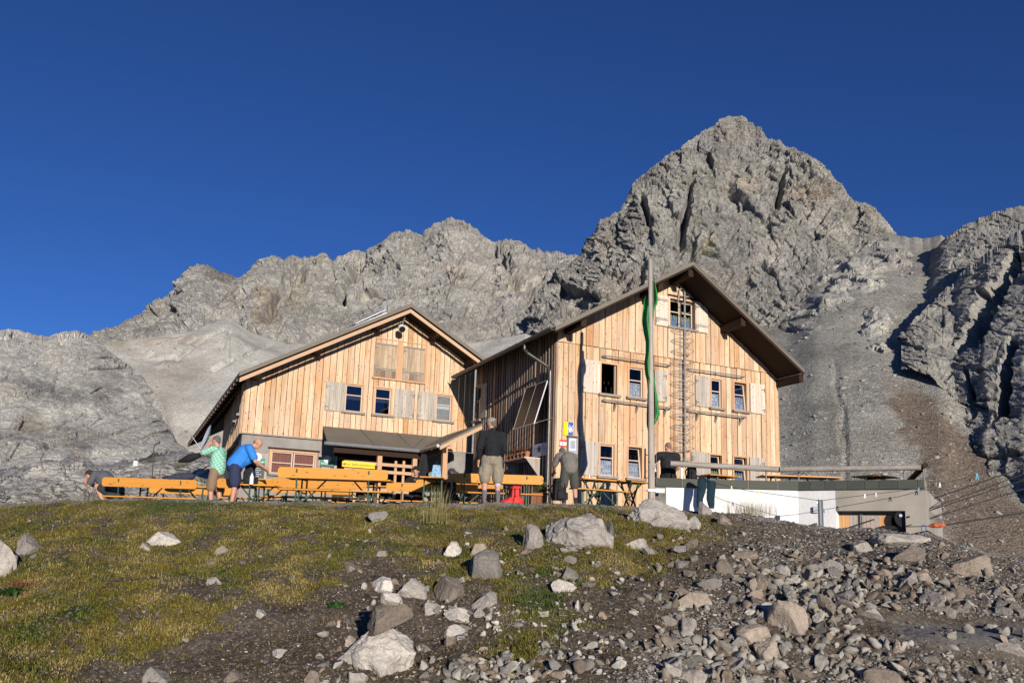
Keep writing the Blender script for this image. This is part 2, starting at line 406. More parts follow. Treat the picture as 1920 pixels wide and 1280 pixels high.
def h_peak(P, U, W, X, Y, v):
    h = craggy(P, U, W, 95, 2, 0.8) * (0.95 + 0.3 * v) 
    # gullies slanting down the face
    for (xa, ya, xb, yb_, wd, dep) in ((1300, 310, 1275, 480, 9, 30), (1200, 360, 1220, 430, 8, 40), (1470, 310, 1455, 400, 8, 28), (1205, 490, 1196, 560, 10, 26),
                                      (1420, 320, 1400, 345, 5, 14), (1000, 540, 975, 640, 9, 32), (1290, 430, 1305, 480, 7, 28), (1440, 400, 1470, 430, 7, 20)):
        t = np.clip(((X - xa) * (xb - xa) + (Y - ya) * (yb_ - ya)) / ((xb - xa) ** 2 + (yb_ - ya) ** 2), 0, 1)
        d = np.hypot(X - (xa + (xb - xa) * t), Y - (ya + (yb_ - ya) * t)) + 5 * fbm(P / 22.0, 3)
        h = h - dep * np.clip(1 - d / wd, 0, 1) * np.sin(np.pi * np.clip(t * 0.9 + 0.05, 0, 1))
    c = rockcol(P, 0.014, 0.45)
    for (x, y, rx, ry, cc, a) in ((1395, 350, 45, 22, (0.46, 0.39, 0.31), .7), (1520, 365, 45, 25, (0.42, 0.34, 0.26), .6), (1285, 372, 12, 32, (0.44, 0.43, 0.42), .7), (1450, 480, 45, 26, (0.45, 0.43, 0.41), .8),
                              (1335, 455, 28, 12, (0.42, 0.40, 0.27), .6), (1380, 250, 40, 30, (0.36, 0.33, 0.29), .5), (1360, 520, 60, 25, (0.36, 0.33, 0.29), .5), (1620, 410, 40, 22, (0.40, 0.36, 0.30), .4)):
        d = ((X - x) / rx) ** 2 + ((Y - y) / ry) ** 2 + fbm(P / 30.0, 4) * 0.9
        c = mixc(c, np.array(cc), np.clip(1.15 - d, 0, 1) * a)
    return h, c
layer('mountain_peak', 905, 1745, 1300, 760,
      [(900, 672), (925, 655), (950, 640), (965, 622), (985, 590), (998, 562), (1020, 535), (1050, 512), (1075, 492), (1090, 476), (1098, 462), (1112, 442), (1124, 415), (1146, 405), (1158, 398), (1172, 380), (1186, 345), (1215, 322), (1260, 286), (1300, 259), (1340, 232), (1350, 224), (1368, 220), (1384, 217), (1398, 221), (1403, 232), (1412, 231), (1416, 240), (1428, 240), (1436, 256), (1458, 262), (1472, 273), (1490, 278), (1520, 297), (1555, 322), (1580, 350), (1605, 377), (1630, 385), (1650, 402), (1672, 425), (1680, 440), (1700, 470), (1745, 520)],
      [(900, 760), (1000, 735), (1200, 690), (1400, 640), (1560, 580), (1680, 545), (1745, 540)], [(900, 760), (1085, 860), (1380, 1000), (1680, 860), (1745, 800)], [(900, 600), (1200, 620), (1400, 690), (1560, 705), (1745, 730)],
      h_peak, M_peak, 0.9, 3.0, 0.06, label='tall pointed grey limestone peak rising behind the larger hut', fade=0.06)

def h_ridge(P, U, W, X, Y, v):
    h = craggy(P, U, W, 150, 12, 0.7) * (0.75 + 0.25 * v)
    for (xa, ya, xb, yb_, wd, dep) in ((870, 500, 862, 520, 7, 30), (680, 480, 640, 560, 12, 35), (910, 440, 1000, 560, 16, 25), (560, 500, 500, 600, 14, 22)):
        t = np.clip(((X - xa) * (xb - xa) + (Y - ya) * (yb_ - ya)) / ((xb - xa) ** 2 + (yb_ - ya) ** 2), 0, 1)
        d = np.hypot(X - (xa + (xb - xa) * t), Y - (ya + (yb_ - ya) * t)) + 5 * fbm(P / 40.0, 3)
        h = h - dep * np.clip(1 - d / wd, 0, 1)
    c = rockcol(P, 0.008, 0.45) * 1.2
    for (x, y, rx, ry, cc, a) in ((400, 515, 45, 22, (0.22, 0.20, 0.19), .75), (500, 590, 28, 45, (0.42, 0.32, 0.21), .6), (560, 560, 30, 40, (0.36, 0.32, 0.24), .5), (860, 500, 35, 30, (0.40, 0.33, 0.28), .6), (610, 490, 22, 12, (0.42, 0.36, 0.26), .6), (960, 590, 70, 40, (0.40, 0.39, 0.38), .6)):
        d = ((X - x) / rx) ** 2 + ((Y - y) / ry) ** 2 + fbm(P / 60.0, 4) * 0.9
        c = mixc(c, np.array(cc), np.clip(1.15 - d, 0, 1) * a)
    return h, c
layer('mountain_ridge', 150, 1150, 1400, 520,
      [(150, 655), (190, 622), (235, 606), (262, 590), (290, 578), (318, 555), (330, 540), (340, 520), (352, 508), (368, 494), (385, 497), (405, 504), (448, 519), (470, 503), (490, 486), (512, 481), (530, 487), (556, 480), (568, 486), (598, 481), (612, 477), (622, 487), (650, 474), (668, 471), (684, 476), (705, 458), (735, 441), (760, 435), (790, 438), (812, 422), (843, 409), (868, 416), (900, 437), (925, 454), (948, 449), (975, 453), (1000, 464), (1030, 470), (1060, 474), (1085, 478), (1150, 500)],
      [(150, 760), (400, 740), (700, 760), (1150, 760)], [(150, 1150), (370, 1350), (840, 1550), (1150, 1500)], [(150, 640), (600, 760), (1150, 800)],
      h_ridge, M_peak, 0.85, 3.2, 0.05, label='long jagged grey ridge behind the smaller hut', fade=0.06)

def screecol(P, X, Y, s=0.02):
    n = fbm(P * s, 5, 0.55); n2 = fbm(P * np.array([s * 3, s * 0.7, s * 0.7]) + 5, 4)
    c = np.broadcast_to(np.array([0.285, 0.281, 0.254]), P.shape) * (1 + 0.13 * n[..., None] + 0.10 * n2[..., None])
    return c
def blobcol(c, P, X, Y, blobs, ns):
    for (x, y, rx, ry, cc, a) in blobs:
        d = ((X - x) / rx) ** 2 + ((Y - y) / ry) ** 2 + fbm(P / ns, 4) * 0.9
        c = mixc(c, np.array(cc), np.clip(1.15 - d, 0, 1) * a)
    return c
def h_scree_r(P, U, W, X, Y, v):
    h = 2.2 * fbm(P / 90, 3) + 0.30 * fbm(P / 16, 3, 0.5)
    # rock ribs sticking out of the scree
    rib = np.zeros_like(h)
    for (x, y, rx, ry, amp) in ((1600, 520, 55, 40, 17), (1640, 605, 30, 24, 26), (1560, 560, 40, 34, 10), (1500, 600, 40, 25, 7), (1430, 590, 40, 22, 8), (1660, 480, 50, 24, 8), (1650, 655, 20, 12, 5), (1580, 800, 12, 40, -3)):
        d = ((X - x) / rx) ** 2 + ((Y - y) / ry) ** 2 + fbm(P / 24, 4) * 0.8
        rib += amp * np.clip(1.1 - d, 0, 1)
    f1, _ = facets(U + W * .5, W - U * .25, 22, 31, 1.2); f2, _ = facets(U - W * .3, W * .8, 8, 32, 1.3)
    m = np.clip(rib / 6, 0, 1)
    h = h + rib * 0.30 + m * (4.0 * f1 + 1.7 * f2)
    
    # gully down the fan
    gx = 1575 + 12 * np.sin(Y / 60.0) + 8 * fbm(P / 30, 3); h = h - 0.9 * np.clip(1 - np.abs(X - gx) / 9, 0, 1) * sstep(640, 720, Y)
    c = screecol(P, X, Y); c = mixc(c, GREY * 1.05, m * 0.8)
    edge = (X - (1688 + (Y - 800) * 0.43) + 26 * fbm(P / 18, 4)); e2 = (X - (1770 + (Y - 780) * 0.85) + 20 * fbm(P / 22 + 4, 3))
    soil = sstep(-14, 18, edge) * (1 - sstep(-10, 34, e2)) * sstep(690, 770, Y + 20 * fbm(P / 20, 3))
    c = mixc(c, np.array([0.160, 0.122, 0.092]), soil * 0.85)
    c = blobcol(c, P, X, Y, [(1430, 610, 60, 25, (0.27, 0.22, 0.17), .5), (1560, 790, 18, 70, (0.17, 0.155, 0.14), .5), (1600, 830, 90, 30, (0.21, 0.20, 0.17), .5), (1690, 500, 60, 40, (0.27, 0.255, 0.24), .5)], 25.0)
    return h, c
layer('scree_slope', 1030, 2150, 1300, 620,
      [(1030, 650), (1200, 600), (1380, 555), (1420, 535), (1480, 500), (1530, 455), (1600, 435), (1660, 437), (1676, 440), (1688, 443), (1695, 442.5), (1706, 446), (1716, 444), (1728, 447), (1736, 445.5), (1746, 446), (1754, 443.5), (1765, 441), (1800, 470), (2150, 520)],
      [(1030, 1090), (1400, 1110), (1700, 1135), (2150, 1150)], [(1030, 640), (1380, 860), (1480, 880), (1600, 870), (1680, 830), (1760, 790), (2150, 660)], [(1030, 320), (1500, 330), (2150, 320)],
      h_scree_r, M_scree, 1.0, 0.7, 0.05, label='wide grey scree fan running down from the saddle', fade=0.03)

def h_crag(P, U, W, X, Y, v):
    h = craggy(P, U, W, 66, 21, 0.6) * .65
    c = rockcol(P, 0.03, 0.3) * 0.95
    return h, c
layer('upper_crag', 1720, 2150, 620, 330,
      [(1720, 560), (1738, 500), (1752, 470), (1772, 446), (1790, 434), (1815, 420), (1835, 411), (1860, 401), (1890, 392), (1920, 386), (2010, 372), (2150, 360)],
      [(1720, 600), (1760, 610), (1850, 640), (2150, 660)], [(1720, 735), (2150, 640)], [(1720, 600), (2150, 540)], h_crag, M_mid, 1.0, 2.6, 0.07, label='rough sunlit rock spur at the upper right skyline', fade=0.07)
def h_crag2(P, U, W, X, Y, v):
    h = craggy(P, U, W, 60, 25, 0.45) * .72
    for (xa, ya, xb, yb_, wd, dep) in ((1905, 480, 1830, 640, 16, 36), (1850, 560, 1800, 660, 10, 22), (1900, 640, 1880, 760, 12, 26), (1815, 700, 1822, 780, 8, 16)):
        t = np.clip(((X - xa) * (xb - xa) + (Y - ya) * (yb_ - ya)) / ((xb - xa) ** 2 + (yb_ - ya) ** 2), 0, 1)
        d = np.hypot(X - (xa + (xb - xa) * t), Y - (ya + (yb_ - ya) * t)) + 6 * fbm(P / 12.0, 3)
        h = h - dep * np.clip(1 - d / wd, 0, 1)
    c = rockcol(P, 0.05, 0.3) * 1.02
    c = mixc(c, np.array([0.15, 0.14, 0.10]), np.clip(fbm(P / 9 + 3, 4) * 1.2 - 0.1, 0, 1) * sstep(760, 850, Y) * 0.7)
    return h, c
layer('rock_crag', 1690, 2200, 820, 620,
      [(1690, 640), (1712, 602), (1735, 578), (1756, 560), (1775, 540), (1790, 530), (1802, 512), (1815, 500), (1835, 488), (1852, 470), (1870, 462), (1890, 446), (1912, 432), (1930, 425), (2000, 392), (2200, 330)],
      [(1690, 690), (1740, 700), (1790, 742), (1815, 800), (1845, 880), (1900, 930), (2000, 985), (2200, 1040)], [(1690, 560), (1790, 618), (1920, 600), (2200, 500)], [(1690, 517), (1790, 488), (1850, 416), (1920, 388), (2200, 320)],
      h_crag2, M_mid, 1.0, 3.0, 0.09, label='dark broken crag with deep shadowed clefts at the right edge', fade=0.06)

def h_scree_l(P, U, W, X, Y, v):
    h = 4.0 * fbm(P / 120, 3) + 0.35 * fbm(P / 18, 3, 0.5)
    m = (1 - sstep(0, 60, X - 330 - (Y - 650) * -.6)) * sstep(0.0, 0.25, fbm(P / 70 + 8, 4) - 0.05) * (1 - sstep(640, 700, Y + (X - 300) * -0.1) * 0.9)
    f1, _ = facets(U + W * .6, W - U * .3, 24, 41, 1.2); f2, _ = facets(U - W * .3, W * .8, 8, 42, 1.3)
    h = h + m * (4.5 * f1 + 1.7 * f2) + m * 4
    for (xa, ya, xb, yb_) in ((510, 645, 400, 700), (420, 625, 330, 680), (430, 630, 415, 660), (600, 660, 470, 720)):
        t = np.clip(((X - xa) * (xb - xa) + (Y - ya) * (yb_ - ya)) / ((xb - xa) ** 2 + (yb_ - ya) ** 2), 0, 1)
        d = np.hypot(X - (xa + (xb - xa) * t), Y - (ya + (yb_ - ya) * t)) + 2.5 * fbm(P / 15.0, 3)
        h = h - 2.0 * np.clip(1 - d / 4.5, 0, 1)
    c = screecol(P, X, Y, 0.015) * 1.66; c = mixc(c, GREY * 1.28, m * 0.8)
    c = blobcol(c, P, X, Y, [(300, 650, 90, 20, (0.30, 0.24, 0.19), .6), (330, 700, 60, 40, (0.30, 0.26, 0.23), .5), (215, 640, 40, 12, (0.22, 0.22, 0.15), .5), (300, 790, 25, 50, (0.26, 0.21, 0.18), .5)], 40.0)
    return h, c
layer('boulder_slope', 60, 1150, 1000, 460,
      [(60, 700), (150, 655), (205, 642), (290, 632), (360, 622), (405, 604), (432, 596), (470, 622), (540, 645), (650, 640), (760, 655), (900, 640), (985, 625), (1150, 690)],
      [(60, 1060), (600, 1070), (1150, 1090)], [(60, 470), (205, 500), (430, 590), (900, 590), (1150, 540)], [(60, 290), (1150, 300)], h_scree_l, M_fan, 1.0, 0.4, 0.03, label='pale grey scree slope below the long ridge', fade=0.03)

def h_spur(P, U, W, X, Y, v):
    h = craggy(P, U, W, 60, 51, 0.6) * 0.55
    r, _ = facets(U * .5 + W, W * .5 + U * .1, 9.0, 53, 1.5); h = h + 0.45 * r
    h = h * (0.25 + 0.75 * sstep(0.0, 0.25, v))
    c = rockcol(P, 0.02, 0.35) * 1.58
    c = blobcol(c, P, X, Y, [(100, 830, 130, 45, (0.26, 0.25, 0.235), .45), (60, 790, 30, 30, (0.30, 0.27, 0.19), .6), (150, 850, 30, 25, (0.20, 0.16, 0.15), .6), (120, 735, 90, 25, (0.22, 0.22, 0.22), .6), (200, 730, 30, 30, (0.22, 0.21, 0.20), .5)], 18.0)
    return h, c
layer('rocky_spur', -260, 352, 760, 560,
      [(-260, 610), (0, 620), (20, 617), (40, 620), (60, 627), (85, 631), (110, 624), (140, 620), (160, 624), (178, 634), (200, 655), (232, 680), (262, 700), (290, 735), (312, 775), (325, 815), (340, 850), (352, 880)],
      [(-260, 960), (0, 950), (120, 905), (200, 880), (300, 880), (352, 886)], [(-260, 400), (0, 430), (160, 470), (262, 415), (325, 355), (352, 325)], [(-260, 190), (0, 215), (120, 240), (200, 260), (352, 290)], h_spur, M_mid, 1.0, 1.6, 0.08, label='folded grey rock spur at the left edge below the sky', fade=0.05)

def h_slab(P, U, W, X, Y, v):
    f1, _ = facets(U * .7 + W * 1.2, W - U * .35, 3.2, 61, 1.2); f2, _ = facets(U + W, W * .8 - U * .3, 1.1, 62, 1.3); f3, _ = facets(U, W, .4, 63, 1.4)
    h = .9 * ridged(P / 9.0 + 4, 5) + 0.30 * f1 + 0.16 * f2 + 0.06 * f3
    c = rockcol(P, 0.09, 0.25) * 1.4
    n = fbm(P / 5.0 + 21, 4)
    c = mixc(c, np.array([0.12, 0.115, 0.045]), np.clip(n * 2.2 - 0.1, 0, 1) * sstep(190, 260, X) * (1 - sstep(500, 560, X)) * 0.85)
    return h, c
layer('rock_slabs', -260, 520, 720, 240,
      [(-260, 890), (0, 882), (60, 872), (130, 860), (190, 872), (250, 862), (330, 846), (420, 850), (520, 860)],
      [(-260, 1010), (520, 1000)], [(-260, 62), (130, 75), (330, 80), (520, 70)], [(-260, 22.5), (150, 24), (520, 30)], h_slab, M_mid, 1.0, 4.0, 0.05, label='low pale rock slabs with thin moss beyond the terrace', fade=0.2)

# ================================================================== near ground
CREST = P_([(-400, 948), (0, 945), (100, 940), (200, 935), (450, 939), (700, 943), (918, 945), (1100, 946), (1250, 955), (1400, 966), (1500, 982), (1600, 990), (1740, 1003), (1850, 1036), (1920, 1046), (2300, 1075)])
_ca = (CREST[:, 0] - 960) / FPX
_cr = ray(CREST[:, 0], CREST[:, 1]); CA = _cr[:, 0]
CDx = P_([(-1, 18.0), (-.6, 17.5), (-.3, 16.9), (0, 16.5), (.2, 17.2), (.35, 17.0), (.5, 15.8), (1, 15)])
CD = np.interp(CA, CDx[:, 0], CDx[:, 1]); CZ = _cr[:, 2] * CD
def gz_base(X, Y):
    a = X / np.maximum(Y, .5); D0 = np.interp(a, CA, CD); zc = np.interp(a, CA, CZ)
    zn = np.interp(a, [-.7, -.3, 0, .3, .6], [-1.3, -1.25, -1.25, -1.35, -1.5]); Yn = 8.0
    t = (Y - Yn) / (D0 - Yn)
    front = zn + (zc - zn) * np.where(t < 0, t * 0.5, np.clip(t, 0, 1) * (1 + 0.22 * (1 - np.clip(t, 0, 1))))
    tz = np.interp(a, [-.6, -.42, -.2, -.02, .06, .3, .42, .55, .75], [.38, .6, .74, .95, 1.10, 0.95, 0.55, -1.0, -3.0])
    u = np.clip((Y - D0) / 2.2, 0, 1); u = u * u * (3 - 2 * u)
    back = zc + (tz - zc) * u
    drop = np.clip(a - .44, 0, 1) * np.clip(Y - D0 - .5, 0, 40) * 6.0
    rise = 0.0
    back = np.minimum(back - drop + rise, zc + 3); z = np.where(Y > D0, back, front)
    # track on the right and the hollow in front of it
    k = sstep(.42, .50, a); ty = 10.6 + (a - .5) * 1.2
    z = z + k * (-.72 - z) * np.exp(-((Y - ty) / .5) ** 4) * .97
    z = z - sstep(.12, .3, a) * .25 * np.exp(-((Y - 9.2) / 1.0) ** 2)
    return z
def gz(X, Y, fine=False):
    X = np.asarray(X, float); Y = np.asarray(Y, float); z = gz_base(X, Y)
    p = np.stack([X, Y, X * 0], -1); a = X / np.maximum(Y, .5); flat = (1 - sstep(17.5, 19.5, Y) * .85) * (1 - .9 * sstep(.43, .5, a) * np.exp(-((Y - (10.6 + (a - .5) * 1.2)) / .5) ** 4))
    z = z + (0.16 * fbm(p * .45 + 2, 3) * sstep(3, 8, Y) * (1 - sstep(14.5, 16.5, Y) * .8) + 0.055 * fbm(p * 1.9 + 9, 4)) * flat
    if fine: z = z + (0.022 * fbm(p * 8.0, 3) + 0.010 * fbm(p * 25.0 + 4, 2)) * flat
    return z
def ground_hit(px, py, dmax=40):
    r = ray(px, py); prev = 4.0; D = 4.0
    while D < dmax:
        if r[2] * D < float(gz(np.array([r[0] * D]), np.array([D]))[0]):
            lo, hi = prev, D
            for _ in range(18):
                mid = (lo + hi) / 2
                if r[2] * mid < float(gz(np.array([r[0] * mid]), np.array([mid]))[0]): hi = mid
                else: lo = mid
            return r * hi
        prev = D; D += .08
    return r * 16.0
def ground_hits(px, py):
    r = ray(px, py); n = len(px); out = np.full(n, np.nan); prev = 4.0
    for D in np.arange(4.0, 20.0, .05):
        below = (r[:, 2] * D < gz(r[:, 0] * D, np.full(n, D))) & np.isnan(out); out[below] = D
    ok = ~np.isnan(out); return r * np.where(ok, out, 1)[:, None], ok

def masks(X, Y, PX, PY):
    """what grows where on the bank: grass weight, soil/rubble weight"""
    p = np.stack([X, Y, X * 0], -1); n = fbm(p * .8 + 3, 4); n2 = fbm(p * 2.3 + 8, 4)
    lim = np.interp(PX, [-200, 0, 200, 350, 480, 560, 700, 850, 1000, 1100, 1250, 1350, 1450, 1600, 2200], [1400, 1330, 1240, 1160, 1100, 1075, 1060, 1100, 1150, 1120, 1080, 1050, 1010, 985, 980])
    g = sstep(-40, 50, lim - PY + 95 * n + 55 * n2)
    patch = ((PX - 960) / 70) ** 2 + ((PY - 1215) / 45) ** 2; g = np.maximum(g, np.clip(1.2 - patch + n2, 0, 1) * .9)
    patch = ((PX - 1010) / 60) ** 2 + ((PY - 1130) / 90) ** 2; g = np.maximum(g, np.clip(1.2 - patch + n2, 0, 1) * .9)
    g *= 1 - sstep(1250, 1420, PX + 60 * n) * .97
    g *= 1 - .75 * sstep(.25, .55, n2 - .15 * n)
    rub = sstep(1180, 1380, PX + 90 * n - (PY - 1100) * -.5)
    hole = sstep(.20, .50, fbm(p * 1.05 + 77, 4)) * (1 - sstep(1150, 1250, PX)); g = g * (1 - .85 * hole)
    return np.clip(g, 0, 1), np.clip(rub, 0, 1)
xs = np.linspace(-.82, .82, 1100); d1 = np.concatenate([np.linspace(2.5, 7, 40, False), 7 * (19.5 / 7) ** np.linspace(0, 1, 640), np.linspace(20, 44, 60)])
A_, D_ = np.meshgrid(xs, d1); GX = A_ * D_; GY = D_
GZ = gz(GX, GY, True); GP = np.stack([GX, GY, GZ], -1); PX, PY = project(GP)
gw, rw = masks(GX, GY, PX, PY); p3 = np.stack([GX, GY, GX * 0], -1)
soil = np.broadcast_to(np.array([0.098, 0.077, 0.056]), GP.shape) * (1 + .35 * fbm(p3 * 3, 4)[..., None])
soil = mixc(soil, np.array([0.150, 0.125, 0.100]), np.clip(fbm(p3 * 1.1 + 7, 4) * .8 + .15, 0, 1))
grav = np.broadcast_to(np.array([0.118, 0.100, 0.080]), GP.shape) * (1 + .3 * fbm(p3 * 5, 4)[..., None])
turf = mixc(np.broadcast_to(np.array([0.100, 0.086, 0.024]), GP.shape), np.array([0.170, 0.135, 0.040]), np.clip(.5 + fbm(p3 * 1.6 + 5, 4), 0, 1))
turf = mixc(turf, np.array([0.030, 0.050, 0.012]), np.clip(fbm(p3 * .9 + 15, 3) * 1.5 - .1, 0, 1))
gc = mixc(soil, grav, rw * np.clip(.55 + .6 * fbm(p3 * 1.3 + 1, 4), 0, 1)); gc = mixc(gc, turf, gw)
ter = sstep(-.55, -.1, GY - np.interp(A_, CA, CD) + .25 * fbm(p3 * 1.7 + 3, 3)); gc = mixc(gc, np.array([0.27, 0.255, 0.235]), ter)
kk = sstep(.43, .49, A_) * np.exp(-((GY - (10.6 + (A_ - .5) * 1.2)) / .42) ** 4); gc = mixc(gc, np.array([0.235, 0.225, 0.215]), kk)
def ground_mat():
    m, t = new_mat('ground', (0.1, 0.1, 0.1), 0.95, 0, 0.1); tc = t.new('TexCoord'); a = t.new('Attribute', attribute_name='col')
    n1 = t.noise(tc.outputs['Object'], 14, 8, 0.7); n2 = t.noise(tc.outputs['Object'], 90, 5, 0.7)
    k = t.ramp(n1, [(0.3, (0.6, 0.6, 0.6)), (0.7, (1.4, 1.37, 1.33))]); c = t.mix(1.0, a.outputs['Color'], k, 'MULTIPLY')
    v = t.new('TexVoronoi', feature='F1', i_Scale=46); t.link(tc.outputs['Object'], v.inputs['Vector']); sp = t.new('SeparateColor'); t.link(v.outputs['Color'], sp.inputs[0])
    c = t.mix(t.ramp(sp.outputs[0], [(0.80, (0, 0, 0)), (0.86, (.8, .8, .8))], 'CONSTANT'), c, (0.24, 0.225, 0.205))
    t.link(c, t.b.inputs['Base Color']); t.link(t.bump(t.math('ADD', n1, t.math('MULTIPLY', n2, .6)), .9, .04), t.b.inputs['Normal']); return m
M_ground = ground_mat()
tag(grid_mesh('ground', GP, gc, [M_ground]), 'grassy and stony bank below the hut terrace', kind='structure')
# wide valley floor under everything
vb = MB(); n_ = 48
for i in range(n_):
    a0, a1 = 2 * math.pi * i / n_, 2 * math.pi * (i + 1) / n_
    for r0, r1, z0, z1 in ((0, 60, -9, -9), (60, 3000, -9, -40), (3000, 12000, -40, -120)):
        q = [(r0 * math.cos(a0), r0 * math.sin(a0), z0), (r1 * math.cos(a0), r1 * math.sin(a0), z1), (r1 * math.cos(a1), r1 * math.sin(a1), z1), (r0 * math.cos(a1), r0 * math.sin(a1), z0)]
        vb.poly(q if r0 > 0 else q[1:])
tag(vb.build('terrain', plain('valley_stone', (0.22, 0.21, 0.19), 0.95, scale=.02, var=.2)), 'stony valley floor far below the bank', kind='structure')
# ================================================================== huts
def frame(x, y, yaw):
    a = math.radians(yaw); F = (math.sin(a), math.cos(a)); return Fr((x, y), F, (-F[1], F[0]))
BF = frame(1.23, 23.5, 65.5); LF = frame(-8.63, 26.68, 65.4)
def solve_d(fr, a, z, xt, lo, hi):
    f = lambda d: project(fr.p(a, d, z)[None])[0][0] - xt
    for _ in range(60):
        m = (lo + hi) / 2
        if (f(lo) > 0) == (f(m) > 0): lo = m
        else: hi = m
    return (lo + hi) / 2
def rect(fr, xl, yt, yb, xr, d=0.0):
    s0, z1 = fr.hit(xl, yt, d); _, z0 = fr.hit(xl, yb, d); s1, _ = fr.hit(xr, (yt + yb) / 2 + .1 * (xr - xl), d); return s0, s1, z0, z1
HONEY = [(0.0, (0.60, 0.38, 0.20)), (0.15, (0.75, 0.57, 0.37)), (0.32, (0.47, 0.24, 0.105)), (0.45, (0.72, 0.51, 0.31)), (0.6, (0.57, 0.32, 0.15)), (0.75, (0.52, 0.39, 0.27)), (0.88, (0.70, 0.48, 0.28)), (1.0, (0.78, 0.62, 0.43))]
M_wood = wood('larch_boards', HONEY, grain=.75, streak=.6, streakcol=(0.30, 0.14, 0.06), gray=.42, graycol=(0.55, 0.45, 0.35))
M_wood2 = wood('larch_boards_fresh', [(0, (0.68, 0.46, 0.27)), (.2, (0.76, 0.58, 0.39)), (.4, (0.52, 0.28, 0.125)), (.6, (0.70, 0.48, 0.28)), (.8, (0.52, 0.36, 0.23)), (1, (0.76, 0.57, 0.37))], grain=.7, streak=.55, streakcol=(0.33, 0.15, 0.06), gray=.45, graycol=(0.57, 0.46, 0.36))
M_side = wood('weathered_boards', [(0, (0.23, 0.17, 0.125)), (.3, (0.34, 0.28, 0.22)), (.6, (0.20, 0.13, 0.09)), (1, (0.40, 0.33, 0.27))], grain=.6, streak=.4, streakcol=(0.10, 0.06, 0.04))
M_shut = wood('grey_shutter_boards', [(0, (0.47, 0.445, 0.40)), (.5, (0.39, 0.36, 0.315)), (1, (0.53, 0.50, 0.45))], grain=.7, knots=True, streak=.3, streakcol=(0.25, 0.19, 0.15))
M_shut2 = wood('pale_shutter_boards', [(0, (0.70, 0.62, 0.53)), (1, (0.62, 0.53, 0.44))], grain=.6)
M_hatch = wood('hatch_boards', [(0, (0.50, 0.40, 0.28)), (.5, (0.40, 0.31, 0.22)), (1, (0.56, 0.44, 0.31))], grain=.8, streak=.6, streakcol=(.20, .15, .11))
M_frame = wood('window_wood', [(0, (0.50, 0.30, 0.17)), (1, (0.58, 0.36, 0.20))], grain=.3, knots=False)
M_sash = wood('sash_wood', [(0, (0.52, 0.40, 0.32)), (1, (0.56, 0.45, 0.37))], grain=.2, knots=False)
M_sill = wood('sill_wood', [(0, (0.26, 0.23, 0.20)), (1, (0.32, 0.28, 0.25))], grain=.5, knots=False, axis=0)
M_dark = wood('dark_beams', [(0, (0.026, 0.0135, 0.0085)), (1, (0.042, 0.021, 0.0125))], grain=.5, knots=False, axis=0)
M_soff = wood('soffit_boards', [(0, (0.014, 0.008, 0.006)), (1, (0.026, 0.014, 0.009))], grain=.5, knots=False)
M_fascia = wood('pale_fascia', [(0, (0.47, 0.31, 0.20)), (1, (0.53, 0.37, 0.245))], grain=.3, knots=False, axis=0)
M_roof = plain('roof_sheet', (0.155, 0.138, 0.110), .7, var=.12, scale=1.5, bump=.1)
M_gut = plain('gutter_metal', (0.10, 0.095, 0.09), .45, .6, var=.2)
M_zinc = plain('zinc', (0.36, 0.38, 0.40), .4, .7, var=.15)
M_conc = plain('render_grey', (0.25, 0.235, 0.215), .9, var=.16, scale=2.5, bump=.25, bscale=30)
M_steel = plain('galvanised', (0.33, 0.32, 0.31), .5, .5, var=.15)
M_iron = plain('hinge_iron', (0.16, 0.15, 0.145), .6, .4)
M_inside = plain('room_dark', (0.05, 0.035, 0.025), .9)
M_lace = plain('lace_white', (0.80, 0.82, 0.86), .9, var=.05); M_veil = plain('lace_veil', (0.33, 0.36, 0.42), .9, var=.2, scale=20)
M_blue = plain('curtain_blue', (0.25, 0.36, 0.50), .9, var=.2, scale=12); M_lime = plain('curtain_lime', (0.42, 0.50, 0.16), .9)
M_redc = plain('curtain_rust', (0.42, 0.17, 0.11), .9, var=.15, scale=10)
def glass_mat(name, refl, tint, k=1.0):
    m = bpy.data.materials.new(name); m.use_nodes = True; t = NT(m); t.n.remove(t.n['Principled BSDF'])
    tr = t.new('BsdfTransparent'); tr.inputs[0].default_value = (*tint, 1); gl = t.new('BsdfGlossy'); gl.inputs['Roughness'].default_value = .03; gl.inputs[0].default_value = (.95, .97, 1, 1)
    fr_ = t.new('Fresnel'); fr_.inputs[0].default_value = 1.5; mx = t.new('MixShader')
    t.link(t.math('MINIMUM', t.math('ADD', t.math('MULTIPLY', fr_.outputs[0], k), refl), 1.0), mx.inputs[0]); t.link(tr.outputs[0], mx.inputs[1]); t.link(gl.outputs[0], mx.inputs[2]); t.link(mx.outputs[0], t.n['Material Output'].inputs[0]); return m
M_glass = glass_mat('pane_glass', 0.0, (.80, .82, .84), .35); M_glassb = glass_mat('pane_glass_bright', 0.035, (.40, .42, .46))

